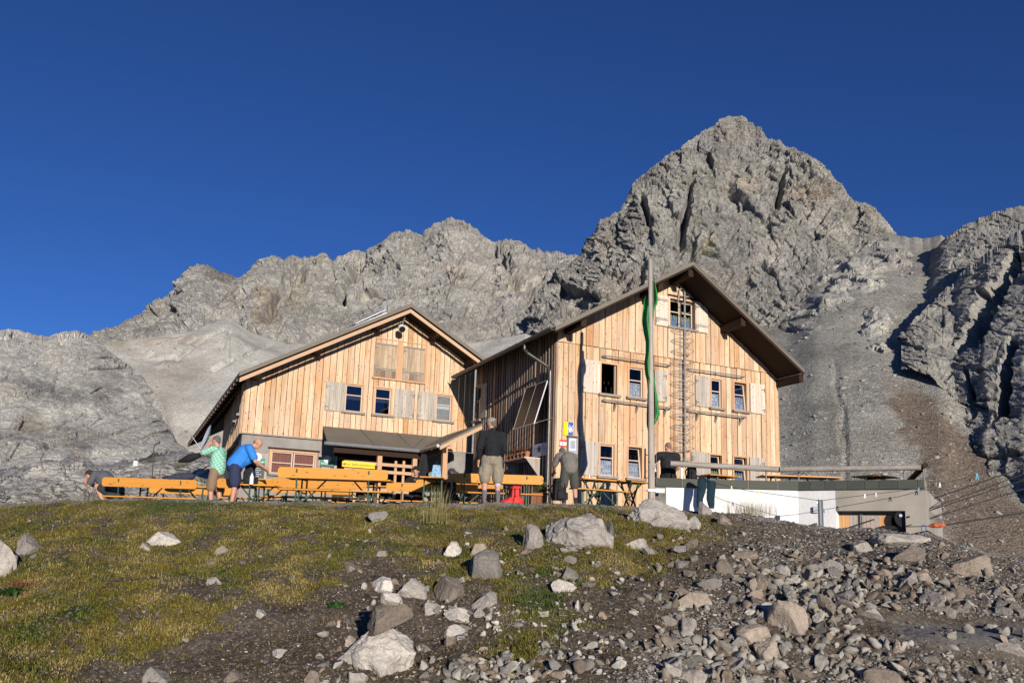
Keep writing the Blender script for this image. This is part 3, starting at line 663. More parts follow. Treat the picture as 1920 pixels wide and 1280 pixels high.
def boards(mb, fr, s0, s1, zb, zt, holes, d0, rr, wmin=.16, wmax=.235, th=.028, dj=.022, batten=False, gap=.0085):
    """vertical boards from zb(s) to zt(s) with openings cut out; every board keeps its own tone and depth"""
    s = s0
    while s < s1 - .02:
        w_ = min(rr.uniform(wmin, wmax), s1 - s); w_ = s1 - s if s1 - s - w_ < .06 else w_
        a0, a1 = s + gap, s + w_ - gap; tint = rr.random(); off = rr.uniform(0, dj)
        if batten: off = rr.uniform(0, .008)
        cuts = sorted({a0, a1} | {q for h in holes for q in (h[0], h[1]) if a0 < q < a1})
        for b0, b1 in zip(cuts[:-1], cuts[1:]):
            m = (b0 + b1) / 2; hs = sorted((h[2], h[3]) for h in holes if h[0] < m < h[1]); lo = None; segs = []; cur = 'base'
            bot = [(zb(b0), zb(b1))]; edges = []
            zlo = (zb(b0), zb(b1)); ztop = (zt(b0), zt(b1))
            start = zlo
            for h0, h1 in hs:
                if h0 >= max(ztop): continue
                if h1 <= min(start): continue
                if h0 > min(start) + .01: edges.append((start, (min(h0, ztop[0]), min(h0, ztop[1]))))
                start = (h1, h1)
            if min(ztop) > max(start) + .005 or ztop[0] > start[0] and ztop[1] > start[1]: edges.append((start, ztop))
            for (l0, l1), (t0, t1) in edges:
                if t0 - l0 < .005 and t1 - l1 < .005: continue
                t0 = max(t0, l0 + .001); t1 = max(t1, l1 + .001); P = fr.p
                mb.hexa([P(b0, d0 - off - th, l0), P(b1, d0 - off - th, l1), P(b1, d0, l1), P(b0, d0, l0)], [P(b0, d0 - off - th, t0), P(b1, d0 - off - th, t1), P(b1, d0, t1), P(b0, d0, t0)], tint)
        if batten and rr.random() < .9:
            q0 = s + w_ - .035; q1 = q0 + .07
            if not any(h[0] < q1 and h[1] > q0 for h in holes): mb.box(fr, q0, q1, d0 - .065, d0 - .03, zb(q0), min(zt(q0), zt(q1)), rr.random())
        s += w_
def window(root, fr, s0, s1, z0, z1, glass=None, curtain='lace', tilt=0, openw=False, split=.42, deep=.0, mull=False, label=None):
    cw = .055; m = MB(); f0, f1 = -.05, .05
    for a, b, c, e in ((s0 - cw, s0, z0, z1), (s1, s1 + cw, z0, z1), (s0 - cw, s1 + cw, z1, z1 + cw)): m.box(fr, a, b, f0, f1, c, e, R.random())
    wnd = m.build('window', M_frame, root)
    if label: wnd['label'] = label
    sl = MB(); sl.box(fr, s0 - cw - .05, s1 + cw + .05, -.14, .05, z0 - .07, z0 - .002, R.random()); sl.build('sill', M_sill, wnd)
    cells = [(s0 + .002, s1 - .002)] if not mull else [(s0 + .002, (s0 + s1) / 2 - .012), ((s0 + s1) / 2 + .012, s1 - .002)]
    for c0, c1 in cells:
        k = .042; rot = math.tan(math.radians(tilt))
        if openw:
            continue
        P = lambda a, d, z: fr.p(a, d + deep + (z - z0) * rot, z)
        def bx(mb, a, b, d0, d1, c, e, t=.5):
            mb.hexa([P(a, d0, c), P(b, d0, c), P(b, d1, c), P(a, d1, c)], [P(a, d0, e), P(b, d0, e), P(b, d1, e), P(a, d1, e)], t)
        sa = MB(); zc = z1 - (z1 - z0) * split
        bx(sa, c0, c0 + k, .0, .045, z0, z1, .3); bx(sa, c1 - k, c1, .0, .045, z0, z1, .6); bx(sa, c0 + k, c1 - k, .0, .045, z0, z0 + k); bx(sa, c0 + k, c1 - k, .0, .045, z1 - k, z1); bx(sa, c0 + k, c1 - k, .0, .045, zc - .016, zc + .016)
        sash = sa.build('sash', M_sash, wnd)
        pa = MB(); bx(pa, c0 + k, c1 - k, .018, .024, z0 + k, zc - .016); bx(pa, c0 + k, c1 - k, .018, .024, zc + .016, z1 - k); pa.build('pane', glass or M_glass, wnd)
        if curtain == 'lace':
            cu = MB(); h = z0 + (z1 - z0) * .50; q0, q1 = c0 + k, c1 - k
            bx(cu, q0, q1, .07, .074, z0 + .01, h, .5); cu.m = [1] * len(cu.m); n = 7
            for i in range(n + 1):
                x = q0 + (q1 - q0) * i / n; bx(cu, x - .007, x + .007, .060, .066, z0 + .01, h)
            for i in range(5):
                z = z0 + .01 + (h - z0 - .02) * i / 4; bx(cu, q0, q1, .054, .059, z - .007, z + .007)
            for i in range(n):
                for j in range(4):
                    if R.random() < .4:
                        x = q0 + (q1 - q0) * (i + .5) / n; z = z0 + .01 + (h - z0 - .02) * (j + .45) / 4; bx(cu, x - .016, x + .016, .066, .069, z - .025, z + .03)
            cu.build('curtain', [M_lace, M_veil], wnd)
        elif curtain == 'band':
            cu = MB(); h1 = zc - .02; n = 14; q0, q1 = c0 + k, c1 - k
            bx(cu, q0, q1, .06, .064, h1 - .10, h1)
            for i in range(n):
                a = q0 + (q1 - q0) * i / n; b = q0 + (q1 - q0) * (i + 1) / n; cu.prism([P(a, .06, h1 - .10), P(b, .06, h1 - .10), P((a + b) / 2, .06, h1 - .135)], fr.D * .004)
            cu.build('curtain', M_lace, wnd)
        elif curtain in ('blue', 'rust'):
            cu = MB(); q0, q1 = c0 + k, c1 - k; n = 18; ht = z0 + (z1 - z0) * (.46 if curtain == 'blue' else .97)
            for i in range(n):
                a, b = q0 + (q1 - q0) * i / n, q0 + (q1 - q0) * (i + 1) / n; da, db = .07 + .015 * math.sin(i * 1.9), .07 + .015 * math.sin((i + 1) * 1.9)
                cu.hexa([P(a, da, z0 + .01), P(b, db, z0 + .01), P(b, db + .004, z0 + .01), P(a, da + .004, z0 + .01)], [P(a, da, ht), P(b, db, ht), P(b, db + .004, ht), P(a, da + .004, ht)], mi=0)
            if curtain == 'blue':
                for i in range(4):
                    a = q0 + (q1 - q0) * (i + .3) / 4; bx(cu, a, a + .03, .05, .056, ht - .12, ht + .03); cu.m[-6:] = [1] * 6
            cu.build('curtain', [M_blue if curtain == 'blue' else M_redc, M_lime], wnd)
    return wnd
def shutter(root, fr, s0, s1, z0, z1, mat, battens=False, d=-.085, hinge='left', n=None):
    m = MB(); n = n or max(3, round((s1 - s0) / .13)); ww = (s1 - s0) / n
    for i in range(n): m.box(fr, s0 + ww * i + .002, s0 + ww * (i + 1) - .002, d, d + .026 + R.uniform(0, .003), z0, z1, R.random())
    o = m.build('shutter', mat, root)
    if battens:
        for k in (.22, .86): b = MB(); z = z0 + (z1 - z0) * k; b.box(fr, s0 + .01, s1 - .01, d - .028, d - .001, z - .035, z + .035, R.random()); b.build('batten', M_shut, o)
    for k in (.13, .82):
        h = MB(); z = z0 + (z1 - z0) * k; a = s0 if hinge == 'left' else s1; q = (a + .02, a + .13) if hinge == 'left' else (a - .13, a - .02)
        h.box(fr, q[0], q[1], d - .008, d + .001, z - .012, z + .012); x = q[0] if hinge == 'left' else q[1]; h.box(fr, x - .012, x + .012, d - .010, d + .001, z - .09, z + .05)
        h.build('hinge', M_iron, o)
    return o
# ------------------------------------------------------------------ the larger hut
def big_hut():
    fr = BF; OF = 1.2; g0 = .75
    root = thing('mountain_hut', 'larger gabled wooden hut with grey shutters, standing behind the flagpole', 'hut', tuple(fr.p(0, 0, g0)))
    sa, za = fr.hit(1300, 490.5, -OF); sl, zl = fr.hit(1041.6, 611, -OF); sr, zr = fr.hit(1508, 691.5, -OF)
    W = fr.hit(1460, 800)[0]; dback = solve_d(fr, sl, zl, 851.7, 3, 30); BL = dback - .5; TH = .11
    ms = lambda s: za - (za - zl) * (sa - s) / (sa - sl) if s < sa else za - (za - zr) * (s - sa) / (sr - sa)
    zu = lambda s: ms(s) - TH - .03
    zline = .5 * (fr.hit(1082, 642.5)[1] + fr.hit(1453.8, 698.4)[1])
    W_ = {}
    rr = random.Random(4)
    wins = [rect(fr, 1126.5, 681, 740.5, 1155), rect(fr, 1178, 690, 744, 1204), rect(fr, 1332, 711, 762, 1351), rect(fr, 1375, 714.5, 767, 1398),
            rect(fr, 1123.5, 838, 897, 1150), rect(fr, 1177, 838.5, 898, 1202), rect(fr, 1330, 850, 905, 1352), rect(fr, 1374.5, 852, 906, 1399)]
    att = rect(fr, 1253.5, 560, 612, 1300)
    zg = lambda ids: [sum(wins[i][k] for i in ids) / len(ids) for k in (2, 3)]
    for ids in ((0, 1, 2, 3), (4, 5, 6, 7)):
        z0, z1 = zg(ids)
        for i in ids: wins[i] = (wins[i][0], wins[i][1], z0, z1)
    holes = [(a, b, c, e) for a, b, c, e in wins] + [att]
    lo = MB(); boards(lo, fr, 0.03, W - .0, lambda s: g0 + .35, lambda s: zline - .0, holes, .0, rr); lo.build('facade_cladding', M_wood, root)
    up = MB(); boards(up, fr, -.02, W + .02, lambda s: zline - .06, lambda s: zu(s) - .0, holes, -.045, rr); up.build('gable_cladding', M_wood2, root)
    ps = MB(); ps.box(fr, -.03, .028, -.05, .05, g0, zu(0), .9); ps.build('corner_board', M_side, root)
    # left side, boards with cover strips
    sf = Fr(fr.p(0, BL, 0), -fr.D, fr.F); s_of = lambda d: BL - d
    sw = MB(); swin = []
    for (xl, yt, yb, xr) in ((895, 727, 786, 903),):
        d0 = None
        r1 = sf.hit(xl, yt); r2 = sf.hit(xr, yb); swin.append((r1[0], r2[0], r2[1], r1[1]))
    zs = zu(0) + .0
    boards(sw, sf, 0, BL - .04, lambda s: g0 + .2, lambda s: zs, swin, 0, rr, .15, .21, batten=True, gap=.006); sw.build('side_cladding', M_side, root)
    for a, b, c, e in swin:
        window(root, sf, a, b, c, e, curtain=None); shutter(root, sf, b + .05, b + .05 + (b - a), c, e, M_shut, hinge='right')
    wl = MB()
    wl.box(fr, W - .05, W, .02, BL, g0, zu(W) - .02); wl.box(fr, .0, W, BL, BL + .06, g0, zu(0)); wl.prism([fr.p(0, BL, zu(0)), fr.p(W, BL, zu(W)), fr.p(sa, BL, za - TH - .03)], fr.D * .06)
    wl.build('rear_wall', M_side, root)
    fl = MB()
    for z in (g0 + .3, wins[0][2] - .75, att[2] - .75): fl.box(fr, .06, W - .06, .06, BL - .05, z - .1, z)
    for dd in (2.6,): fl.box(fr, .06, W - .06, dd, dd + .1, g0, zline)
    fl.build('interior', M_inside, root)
    fo = MB(); fo.box(fr, .0, W, -.10, .3, g0 - 1.2, g0 + .35); fo.box(sf, 0, BL - .1, -.08, .2, g0 - 1.2, g0 + .2); fo.build('plinth', M_conc, root)
    # roof
    D0, D1 = -OF, dback
    rf = MB(); tv = TH
    for (q0, w0), (q1, w1) in (((sl, zl), (sa, za)), ((sa, za), (sr, zr))):
        rf.prism([fr.p(q0, D0, w0), fr.p(q1, D0, w1), fr.p(q1, D0, w1 - tv), fr.p(q0, D0, w0 - tv)], fr.D * (D1 - D0))
    roof = rf.build('roof', M_roof, root)
    so_ = MB()
    for (q0, w0), (q1, w1) in (((sl + .04, ms(sl + .04)), (sa, za)), ((sa, za), (sr - .04, ms(sr - .04)))):
        so_.prism([fr.p(q0, D0 + .07, w0 - tv - .002), fr.p(q1, D0 + .07, w1 - tv - .002), fr.p(q1, D0 + .07, w1 - tv - .03), fr.p(q0, D0 + .07, w0 - tv - .03)], fr.D * (D1 - D0 - .1))
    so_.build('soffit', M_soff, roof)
    ba = MB()
    for (q0, w0), (q1, w1) in (((sl, zl), (sa - .0, za)), ((sa + .0, za), (sr, zr))):
        ba.prism([fr.p(q0, D0 + .02, w0 - .05), fr.p(q1, D0 + .02, w1 - .05), fr.p(q1, D0 + .02, w1 - tv - .07), fr.p(q0, D0 + .02, w0 - tv - .07)], fr.D * .045, R.random())
    ba.build('bargeboard', M_dark, roof)
    ed = MB()
    ed.prism([fr.p(sl, D0 - .012, zl + .004), fr.p(sa, D0 - .012, za + .004), fr.p(sr, D0 - .012, zr + .004), fr.p(sr, D0 - .012, zr - .035), fr.p(sa + .04, D0 - .012, za - .06), fr.p(sa - .04, D0 - .012, za - .13), fr.p(sl, D0 - .012, zl - .13)], fr.D * .01)
    ed.build('roof_edge_flashing', M_roof, roof)
    for s_ in (fr.hit(1060, 640)[0], fr.hit(1201, 565)[0], sa, fr.hit(1351, 596)[0], fr.hit(1457, 700)[0]):
        p = MB(); zt = zu(s_) - (.05 if s_ == sa else .02); p.box(fr, s_ - .085, s_ + .085, D0 + .12, .1, zt - .24, zt); p.build('purlin', M_dark, root)
    gt = MB(); gz_ = zl - .03
    pts = lambda rr_, a0, a1: [(math.cos(a) * rr_, math.sin(a) * rr_) for a in np.linspace(a0, a1, 9)]
    pr = [fr.p(sl - .06 + x, D0 + .05, gz_ + z) for x, z in pts(.085, math.pi, 2 * math.pi)] + [fr.p(sl - .06 + x, D0 + .05, gz_ + z) for x, z in reversed(pts(.07, math.pi, 2 * math.pi))]
    gt.prism(pr, fr.D * (D1 - D0 - .1)); gut = gt.build('gutter', M_gut, roof)
    sg = MB()
    for d in np.arange(D0 + .4, D1, .55): sg.box(fr, sl + .02, sl + .06, d, d + .03, zl - .02, zl + .09)
    sg.build('snow_stopper', M_gut, roof)
    dp = MB(); d0 = .6; x0 = sl - .06
    dp.tube([fr.p(x0, d0, gz_ - .06), fr.p(x0, d0, gz_ - .25), fr.p(x0 + .06, d0 - .1, gz_ - .38), fr.p(-.16, .25, gz_ - .75), fr.p(-.11, .16, gz_ - .9), fr.p(-.11, .16, g0)], .045, 10)
    dp.build('downpipe', M_gut, root)
    # windows and shutters
    kinds = [dict(openw=True), dict(), dict(), dict(tilt=6), dict(), dict(tilt=7), dict(tilt=7, curtain='blue'), dict(tilt=7, curtain='blue')]
    for i, (q, kw) in enumerate(zip(wins, kinds)):
        wn = window(root, fr, *q, **kw)
    c0, c1, e0, e1 = wins[0]
    cs = MB(); cs.box(fr, c1 - .035, c1 - .008, .02, .09, e0, e1); cs.build('casement', M_sash, root)
    inn = MB(); inn.box(fr, c1 - .25, c1 - .03, .9, .94, e0 - .1, e0 + .16, .3); inn.box(fr, c1 - .25, c1 - .03, .89, .93, e0 + .19, e0 + .24, .9); inn.build('bed_end', M_frame, root)
    window(root, fr, *att, curtain='blue', mull=True, deep=.06)
    sh = [(1091, 673, 737, 1125.5, 'left', M_shut2), (1228, 692, 751, 1250, 'right', M_shut), (1304, 703, 760, 1331, 'left', M_shut), (1406.5, 717.5, 772, 1434, 'right', M_shut2),
          (1089.5, 832, 898, 1122, 'left', M_shut), (1296.5, 847, 905, 1329, 'left', M_shut), (1406, 854, 906, 1434, 'right', M_shut)]
    zz = {0: (wins[0][2] - .03, wins[0][3] + .04), 1: (wins[4][2] - .03, wins[4][3] + .04)}
    for i, (xl, yt, yb, xr, hg, mt) in enumerate(sh):
        a, b, c, e = rect(fr, xl, yt, yb, xr, -.08); z0, z1 = zz[0 if i < 4 else 1]; shutter(root, fr, a, b, z0, z1, mt, hinge=hg)
    a, b, c, e = rect(fr, 1207, 842, 898, 1215, -.12); shutter(root, fr, wins[5][1] + .06, wins[5][1] + .12, zz[1][0], zz[1][1], M_shut, n=1, d=-.30)
    a, b, c, e = rect(fr, 1229, 557, 608, 1252, -.12); shutter(root, fr, a, b, att[2] - .05, att[3] + .02, M_shut2, True, d=-.135)
    a, b, c, e = rect(fr, 1303, 570, 620, 1327, -.12); shutter(root, fr, a, b, att[2] - .05, att[3] + .02, M_shut2, True, d=-.135)
    hd = MB(); hd.box(fr, att[0] - .08, att[1] + .1, -.10, -.05, att[3] + .06, att[3] + .12); hd.build('lintel', M_dark, root)
    # rails in front of the windows
    for (xa, ya, xb, yb_, br) in ((1133, 667, 1258, 684, 0), (1290, 690, 1396, 707, 0), (1133, 752, 1260, 762, 1), (1291, 771, 1400, 780, 1)):
        m = MB(); a, z = fr.hit(xa, ya, -.2); b, z2 = fr.hit(xb, yb_, -.2); zm = (z + z2) / 2
        m.tube([fr.p(a, -.03, zm), fr.p(a, -.2, zm), fr.p(b, -.2, zm), fr.p(b, -.03, zm)], .022, 8)
        rail = m.build('flower_box_rail', M_steel, root)
        for k in ((.18, .5, .92) if br else (.03, .5, .97)):
            x = a + (b - a) * k; q = MB(); q.bar(fr.p(x, -.2, zm), fr.p(x, -.02, zm - (.28 if br else .05)), .05 if br else .03, .03); q.build('bracket', M_steel, rail)
    globals()['B_INFO'] = dict(W=W, g0=g0, zline=zline, sl=sl, zl=zl, BL=BL, sf=sf, ms=ms, wins=wins)
    return root
big_hut()
# ------------------------------------------------------------------ the smaller hut
def small_hut():
    fr = LF; OF = 1.05; g0 = .45; TH = .12
    root = thing('mountain_hut', 'smaller gabled wooden hut with a grey rendered ground floor and a porch', 'hut', tuple(fr.p(0, 0, g0)))
    sa, za = fr.hit(771.7, 568.5, -OF); sl, zl = fr.hit(449, 697, -OF); sr, zr = fr.hit(911.7, 673, -OF)
    ms = lambda s: za - (za - zl) * (sa - s) / (sa - sl) if s < sa else za - (za - zr) * (s - sa) / (sr - sa)
    zu = lambda s: ms(s) - TH - .03
    zc = .5 * (fr.hit(456, 811)[1] + fr.hit(600, 820)[1]); WR = fr.hit(873, 760)[0] + .0; BL = 11.5
    wins = [rect(fr, 648.5, 720, 772, 679), rect(fr, 703.5, 726.5, 777, 732), rect(fr, 818, 740, 786, 845.5)]
    z0 = sum(w_[2] for w_ in wins) / 3; z1 = sum(w_[3] for w_ in wins) / 3; wins = [(a, b, z0, z1) for a, b, _, _ in wins]
    gw_ = rect(fr, 509, 845, 887, 589, .05)
    rr = random.Random(8)
    sH = fr.hit(605, 815)[0]
    mb = MB(); boards(mb, fr, .0, WR + .3, lambda s: zc - .05, lambda s: zu(s), wins, 0, rr, .15, .23); mb.build('facade_cladding', M_wood2, root)
    # hatch in the gable
    ha = rect(fr, 704, 641, 692, 744, -.05); hb = rect(fr, 757, 649, 699, 796, -.05); zt = (ha[3] + hb[3]) / 2; zb = (ha[2] + hb[2]) / 2
    for q in (ha, hb):
        o = shutter(root, fr, q[0], q[1], zb, zt, M_hatch, d=-.075, n=5)
        for z in (zt - .03, zb + .06): b = MB(); b.box(fr, q[0] + .005, q[1] - .005, -.105, -.078, z - .025, z + .025, R.random()); b.build('batten', M_sill, o)
        m = MB(); n = 6
        for i in range(n): m.box(fr, q[0] + (q[1] - q[0]) * i / n + .003, q[0] + (q[1] - q[0]) * (i + 1) / n - .003, -.07, -.045, zb - .24, zb - .005, R.random())
        m.build('hatch_apron', M_side, root)
    m = MB(); m.box(fr, ha[0] - .05, hb[1] + .05, -.12, -.05, zb - .32, zb - .26); m.box(fr, ha[0] - .0, hb[1] + .06, -.062, -.03, zt + .14, zt + .17); m.box(fr, hb[1] + .04, hb[1] + .09, -.075, -.03, zb - .25, zt + .13); m.box(fr, (ha[1] + hb[0]) / 2 - .09, (ha[1] + hb[0]) / 2 + .09, -.072, -.03, zb - .25, zt + .13, .2)
    m.build('hatch_ledge', M_frame, root)
    for q, kw in zip(wins, (dict(glass=M_glassb, curtain='band'), dict(glass=M_glassb, curtain='band'), dict(curtain='band'))): window(root, fr, *q, split=.38, **kw)
    for (xl, yt, yb, xr, hg) in ((612, 714.5, 771, 647, 'left'), (741, 729, 782, 776, 'right'), (784, 732.5, 785, 816.5, 'left')):
        a, b, c, e = rect(fr, xl, yt, yb, xr, -.08); shutter(root, fr, a, b, z0 - .04, z1 + .03, M_shut, hinge=hg, d=-.085)
    # rendered ground floor
    gh = [gw_, (sH + .45, fr.hit(781, 860)[0], g0 + .2, fr.hit(700, 850)[1])]; cb = MB()
    def wallbox(mb, fr, s0, s1, d0, d1, zb_, zt_, holes):
        cuts = sorted({s0, s1} | {x for h in holes for x in h[:2]})
        for a, b in zip(cuts[:-1], cuts[1:]):
            z = zb_
            for h in holes:
                if h[0] < (a + b) / 2 < h[1]: mb.box(fr, a, b, d0, d1, z, h[2]); z = h[3]
            mb.box(fr, a, b, d0, d1, z, zt_)
    wallbox(cb, fr, 0.06, WR + .5, .03, .3, g0 - 1, zc - .06, gh); wl_ = cb.build('rendered_wall', M_conc, root)
    window(root, Fr(fr.p(0, .06, 0), fr.F, fr.D), gw_[0], gw_[1], gw_[2], gw_[3], curtain='rust', mull=True, split=.5)
    hd = MB(); hd.box(fr, gw_[0] - .12, gw_[1] + .14, -.02, .03, gw_[3] + .07, gw_[3] + .12); hd.build('lintel', M_dark, root)
    tr_ = MB(); tr_.box(fr, -.02, sH + .1, -.06, .03, zc - .06, zc - .02); tr_.build('drip_board', M_sill, root)
    # left side: roof edge runs down and back
    eave = None
    rdir = (za - zl) / (sa - sl)
    r = ray(352, 830); A = np.array([[r[0], -fr.F[0], -fr.D[0]], [r[1], -fr.F[1], -fr.D[1]], [r[2], -rdir, 0]]); b_ = np.array([fr.O[0], fr.O[1], za - rdir * sa])
    k_, se, de = np.linalg.solve(A, b_); de = min(max(de, 8), 26); ze = za + rdir * (se - sa)
    globals()['L_DBG'] = (se, de, ze, zl, sl, zc)
    D1 = max(BL, de)
    rf = MB()
    left_top = [fr.p(sl, -OF, zl), fr.p(sa, -OF, za), fr.p(sa, D1, za), fr.p(se, D1, ze)]
    rf.prism(left_top, (0, 0, -TH)); rf.prism([fr.p(sa, -OF, za), fr.p(sr, -OF, zr), fr.p(sr, D1, zr), fr.p(sa, D1, za)], (0, 0, -TH)); roof = rf.build('roof', M_roof, root)
    so_ = MB(); e_ = .06
    so_.prism([fr.p(sl + .05, -OF + e_, zl + rdir * .05 - TH - .002), fr.p(sa, -OF + e_, za - TH - .002), fr.p(sa, D1, za - TH - .002), fr.p(se + .05, D1, ze + rdir * .05 - TH - .002)], (0, 0, -.03))
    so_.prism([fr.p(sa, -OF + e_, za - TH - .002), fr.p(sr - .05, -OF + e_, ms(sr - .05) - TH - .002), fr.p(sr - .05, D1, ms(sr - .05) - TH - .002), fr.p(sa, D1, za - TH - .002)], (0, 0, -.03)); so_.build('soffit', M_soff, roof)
    ba = MB(); t0, t1 = TH + .07, TH + .20
    ba.prism([fr.p(sl + .03, -OF + .05, ms(sl + .03) - t0), fr.p(sa, -OF + .05, za - t0), fr.p(sa, -OF + .05, za - t1), fr.p(sl + .03, -OF + .05, ms(sl + .03) - t1)], fr.D * .05, .3)
    ba.prism([fr.p(sa, -OF + .05, za - t0), fr.p(sr - .05, -OF + .05, ms(sr - .05) - t0), fr.p(sr - .05, -OF + .05, ms(sr - .05) - t1), fr.p(sa, -OF + .05, za - t1)], fr.D * .05, .7); ba.build('bargeboard', M_fascia, roof)
    # apron hanging from the sheet edge
    ap = MB(); ap.prism([fr.p(sl, -OF - .012, zl + .004), fr.p(sa, -OF - .012, za + .004), fr.p(sr, -OF - .012, zr + .004), fr.p(sr, -OF - .012, zr - .13), fr.p(sa, -OF - .012, za - .14), fr.p(sl, -OF - .012, zl - .13)], fr.D * .01)
    ap.build('roof_edge_flashing', M_roof, roof)
    for i in range(11):
        s_ = sl + (sr - sl) * (i + .5) / 11; q = MB(); q.ell(fr.p(s_, -OF - .014, ms(s_) - .035), .014, .014, .014, n=6); q.build('screw', M_zinc, roof) if False else None
    for s_ in (fr.hit(475, 722)[0], fr.hit(590, 668)[0], fr.hit(702, 625)[0], fr.hit(806, 640)[0], fr.hit(873, 690)[0]):
        p = MB(); zt_ = zu(s_) - .0; p.box(fr, s_ - .085, s_ + .085, -OF + .14, .1, zt_ - .2, zt_); p.build('purlin', M_dark, root)
    # left side wall
    r = ray(376, 868); kx = (zc) / r[2]; q = r * min(kx, 44); loc = q - fr.O; dl = np.array([loc @ fr.D, loc @ fr.F]); slope = dl[1] / max(dl[0], 1)
    globals()['L_DBG2'] = (dl, slope)
    slope = .05; LW = 11.0
    F2 = -(fr.D + fr.F * slope); F2 = F2 / np.linalg.norm(F2); sf = Fr(fr.p(LW * slope, LW, 0), F2, np.array([-F2[1], F2[0], 0])); SL = math.hypot(LW, LW * slope)
    sw = MB(); roofz = lambda s: zu(max(sl, LW * slope * (1 - s / SL))) - .03
    sws = [(SL - 1.9, SL - 1.2, zc + .75, zc + 1.7), (SL - 3.6, SL - 2.9, zc + .75, zc + 1.7)]
    boards(sw, sf, 0, SL - .02, lambda s: zc - .05, roofz, sws, 0, rr, .09, .13, gap=.006); sw.build('side_cladding', M_wood, root)
    for a, b, c, e in sws: window(root, sf, a, b, c, e, curtain=None)
    cs = MB(); cs.box(sf, 0, SL - .06, .03, .3, g0 - 1, zc - .06); cs.box(sf, 0, SL, -.05, .03, zc - .06, zc - .03); cs.build('rendered_wall', M_conc, root)
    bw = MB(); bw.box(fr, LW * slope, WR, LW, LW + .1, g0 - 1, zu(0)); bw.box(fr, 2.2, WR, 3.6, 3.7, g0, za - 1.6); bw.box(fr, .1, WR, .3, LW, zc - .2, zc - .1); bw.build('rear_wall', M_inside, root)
    # rafter tails along the left eave, their sunlit dashes put in as pale blocks
    n = 26; rt = []
    for i in range(n):
        t = (i + .3) / n; d = -OF + (D1 + OF) * t; s0 = sl + (se - sl) * t; zz_ = ms(s0) if s0 > sa - 99 else 0; zz_ = za + rdir * (s0 - sa)
        q = MB(); q.prism([fr.p(s0 - .02, d, zz_ - TH - .03 - .02 * rdir), fr.p(s0 + .75, d, zz_ + .75 * rdir - TH - .035), fr.p(s0 + .75, d, zz_ + .75 * rdir - TH - .17), fr.p(s0 - .02, d, zz_ - TH - .15)], fr.D * .09, R.random())
        q.prism([fr.p(s0 - .03, d + .01, zz_ - TH - .06), fr.p(s0 - .021, d + .01, zz_ - TH - .06), fr.p(s0 - .021, d + .01, zz_ - TH - .14), fr.p(s0 - .03, d + .01, zz_ - TH - .14)], fr.D * .07, .5, 1); q.prism([fr.p(s0 + .30, d - .012, zz_ + .3 * rdir - TH - .10), fr.p(s0 + .42, d - .012, zz_ + .42 * rdir - TH - .10), fr.p(s0 + .42, d - .012, zz_ + .42 * rdir - TH - .15), fr.p(s0 + .30, d - .012, zz_ + .3 * rdir - TH - .15)], fr.D * .01, .5, 1); q.build('rafter', [M_dark, M_fascia], roof)
    # ------------------------------ porch
    da = -1.6; s0, zA = fr.hit(605, 797.6, 0); sF, zE = fr.hit(614, 827.5, da); s_e = fr.hit(790, 838, da)[0]; df = solve_d(fr, s_e, zE, 826, -6, -1.7)
    sT, zT = fr.hit(905, 793, df); sB = sT
    m = MB(); th = .06
    # main canopy with a valley into the wing
    sl2 = (zT - zE) / max(sB - s_e, .2); sV = s_e + (zA - zE) / sl2   # where the wing reaches the canopy's top height
    sV = min(sV, sB)
    top = [fr.p(s0, 0, zA), fr.p(sF, da, zE), fr.p(s_e, da, zE), fr.p(sV, 0, zA)]
    m.prism(top, (0, 0, -th)); m.prism([fr.p(s_e, da, zE), fr.p(s_e, df, zE), fr.p(sB, df, zT), fr.p(sB, .0, zT), fr.p(sV, 0, zA)], (0, 0, -th))
    pr_ = m.build('porch_roof', M_roof, root)
    sm = MB()
    for k in (.30, .60): 
        a = s0 + (sV - s0) * k; sm.bar(fr.p(a, -.02, zA + .004), fr.p(a + (sF - s0) * 0 + .12, da + .02, zE + .004), .02, .012, tint=.2)
    sm.bar(fr.p(s0 + (sV - s0) * .86, -.02, zA + .004), fr.p(s_e - .3, da + .02, zE + .004), .02, .012); sm.bar(fr.p(sV, -.02, zA + .004), fr.p(s_e, da + .02, zE + .004), .025, .012); sm.build('sheet_joint', M_gut, pr_)
    gt = MB(); gt.tube([fr.p(sF - .1, da - .06, zE - .06), fr.p(s_e - .05, da - .06, zE - .06)], .055, 8); gt.tube([fr.p(s_e - .06, da - .05, zE - .06), fr.p(s_e - .06, df + .05, zE - .06)], .055, 8); gt.build('gutter', M_zinc, pr_)
    fb = MB(); fb.prism([fr.p(s_e, df + .02, zE - th - .01), fr.p(sB, df + .02, zT - th - .01), fr.p(sB, df + .02, zT - th - .13), fr.p(s_e, df + .02, zE - th - .13)], fr.D * .05, .6); fb.build('bargeboard', M_fascia, pr_)
    bm_ = MB(); bm_.box(fr, s0 + .1, s_e, da + .12, da + .26, zE - .30, zE - th - .03, .3); bm_.box(fr, s_e + .1, s_e + .24, df + .1, da + .2, zE - .26, zE - th - .02, .6); bm_.build('porch_beam', M_dark, root)
    so2 = MB(); so2.prism([fr.p(s0 + .03, 0, zA - th - .01), fr.p(sF + .03, da + .04, zE - th - .01), fr.p(s_e, da + .04, zE - th - .01), fr.p(sV, 0, zA - th - .01)], (0, 0, -.02)); so2.build('porch_ceiling', M_soff, pr_)
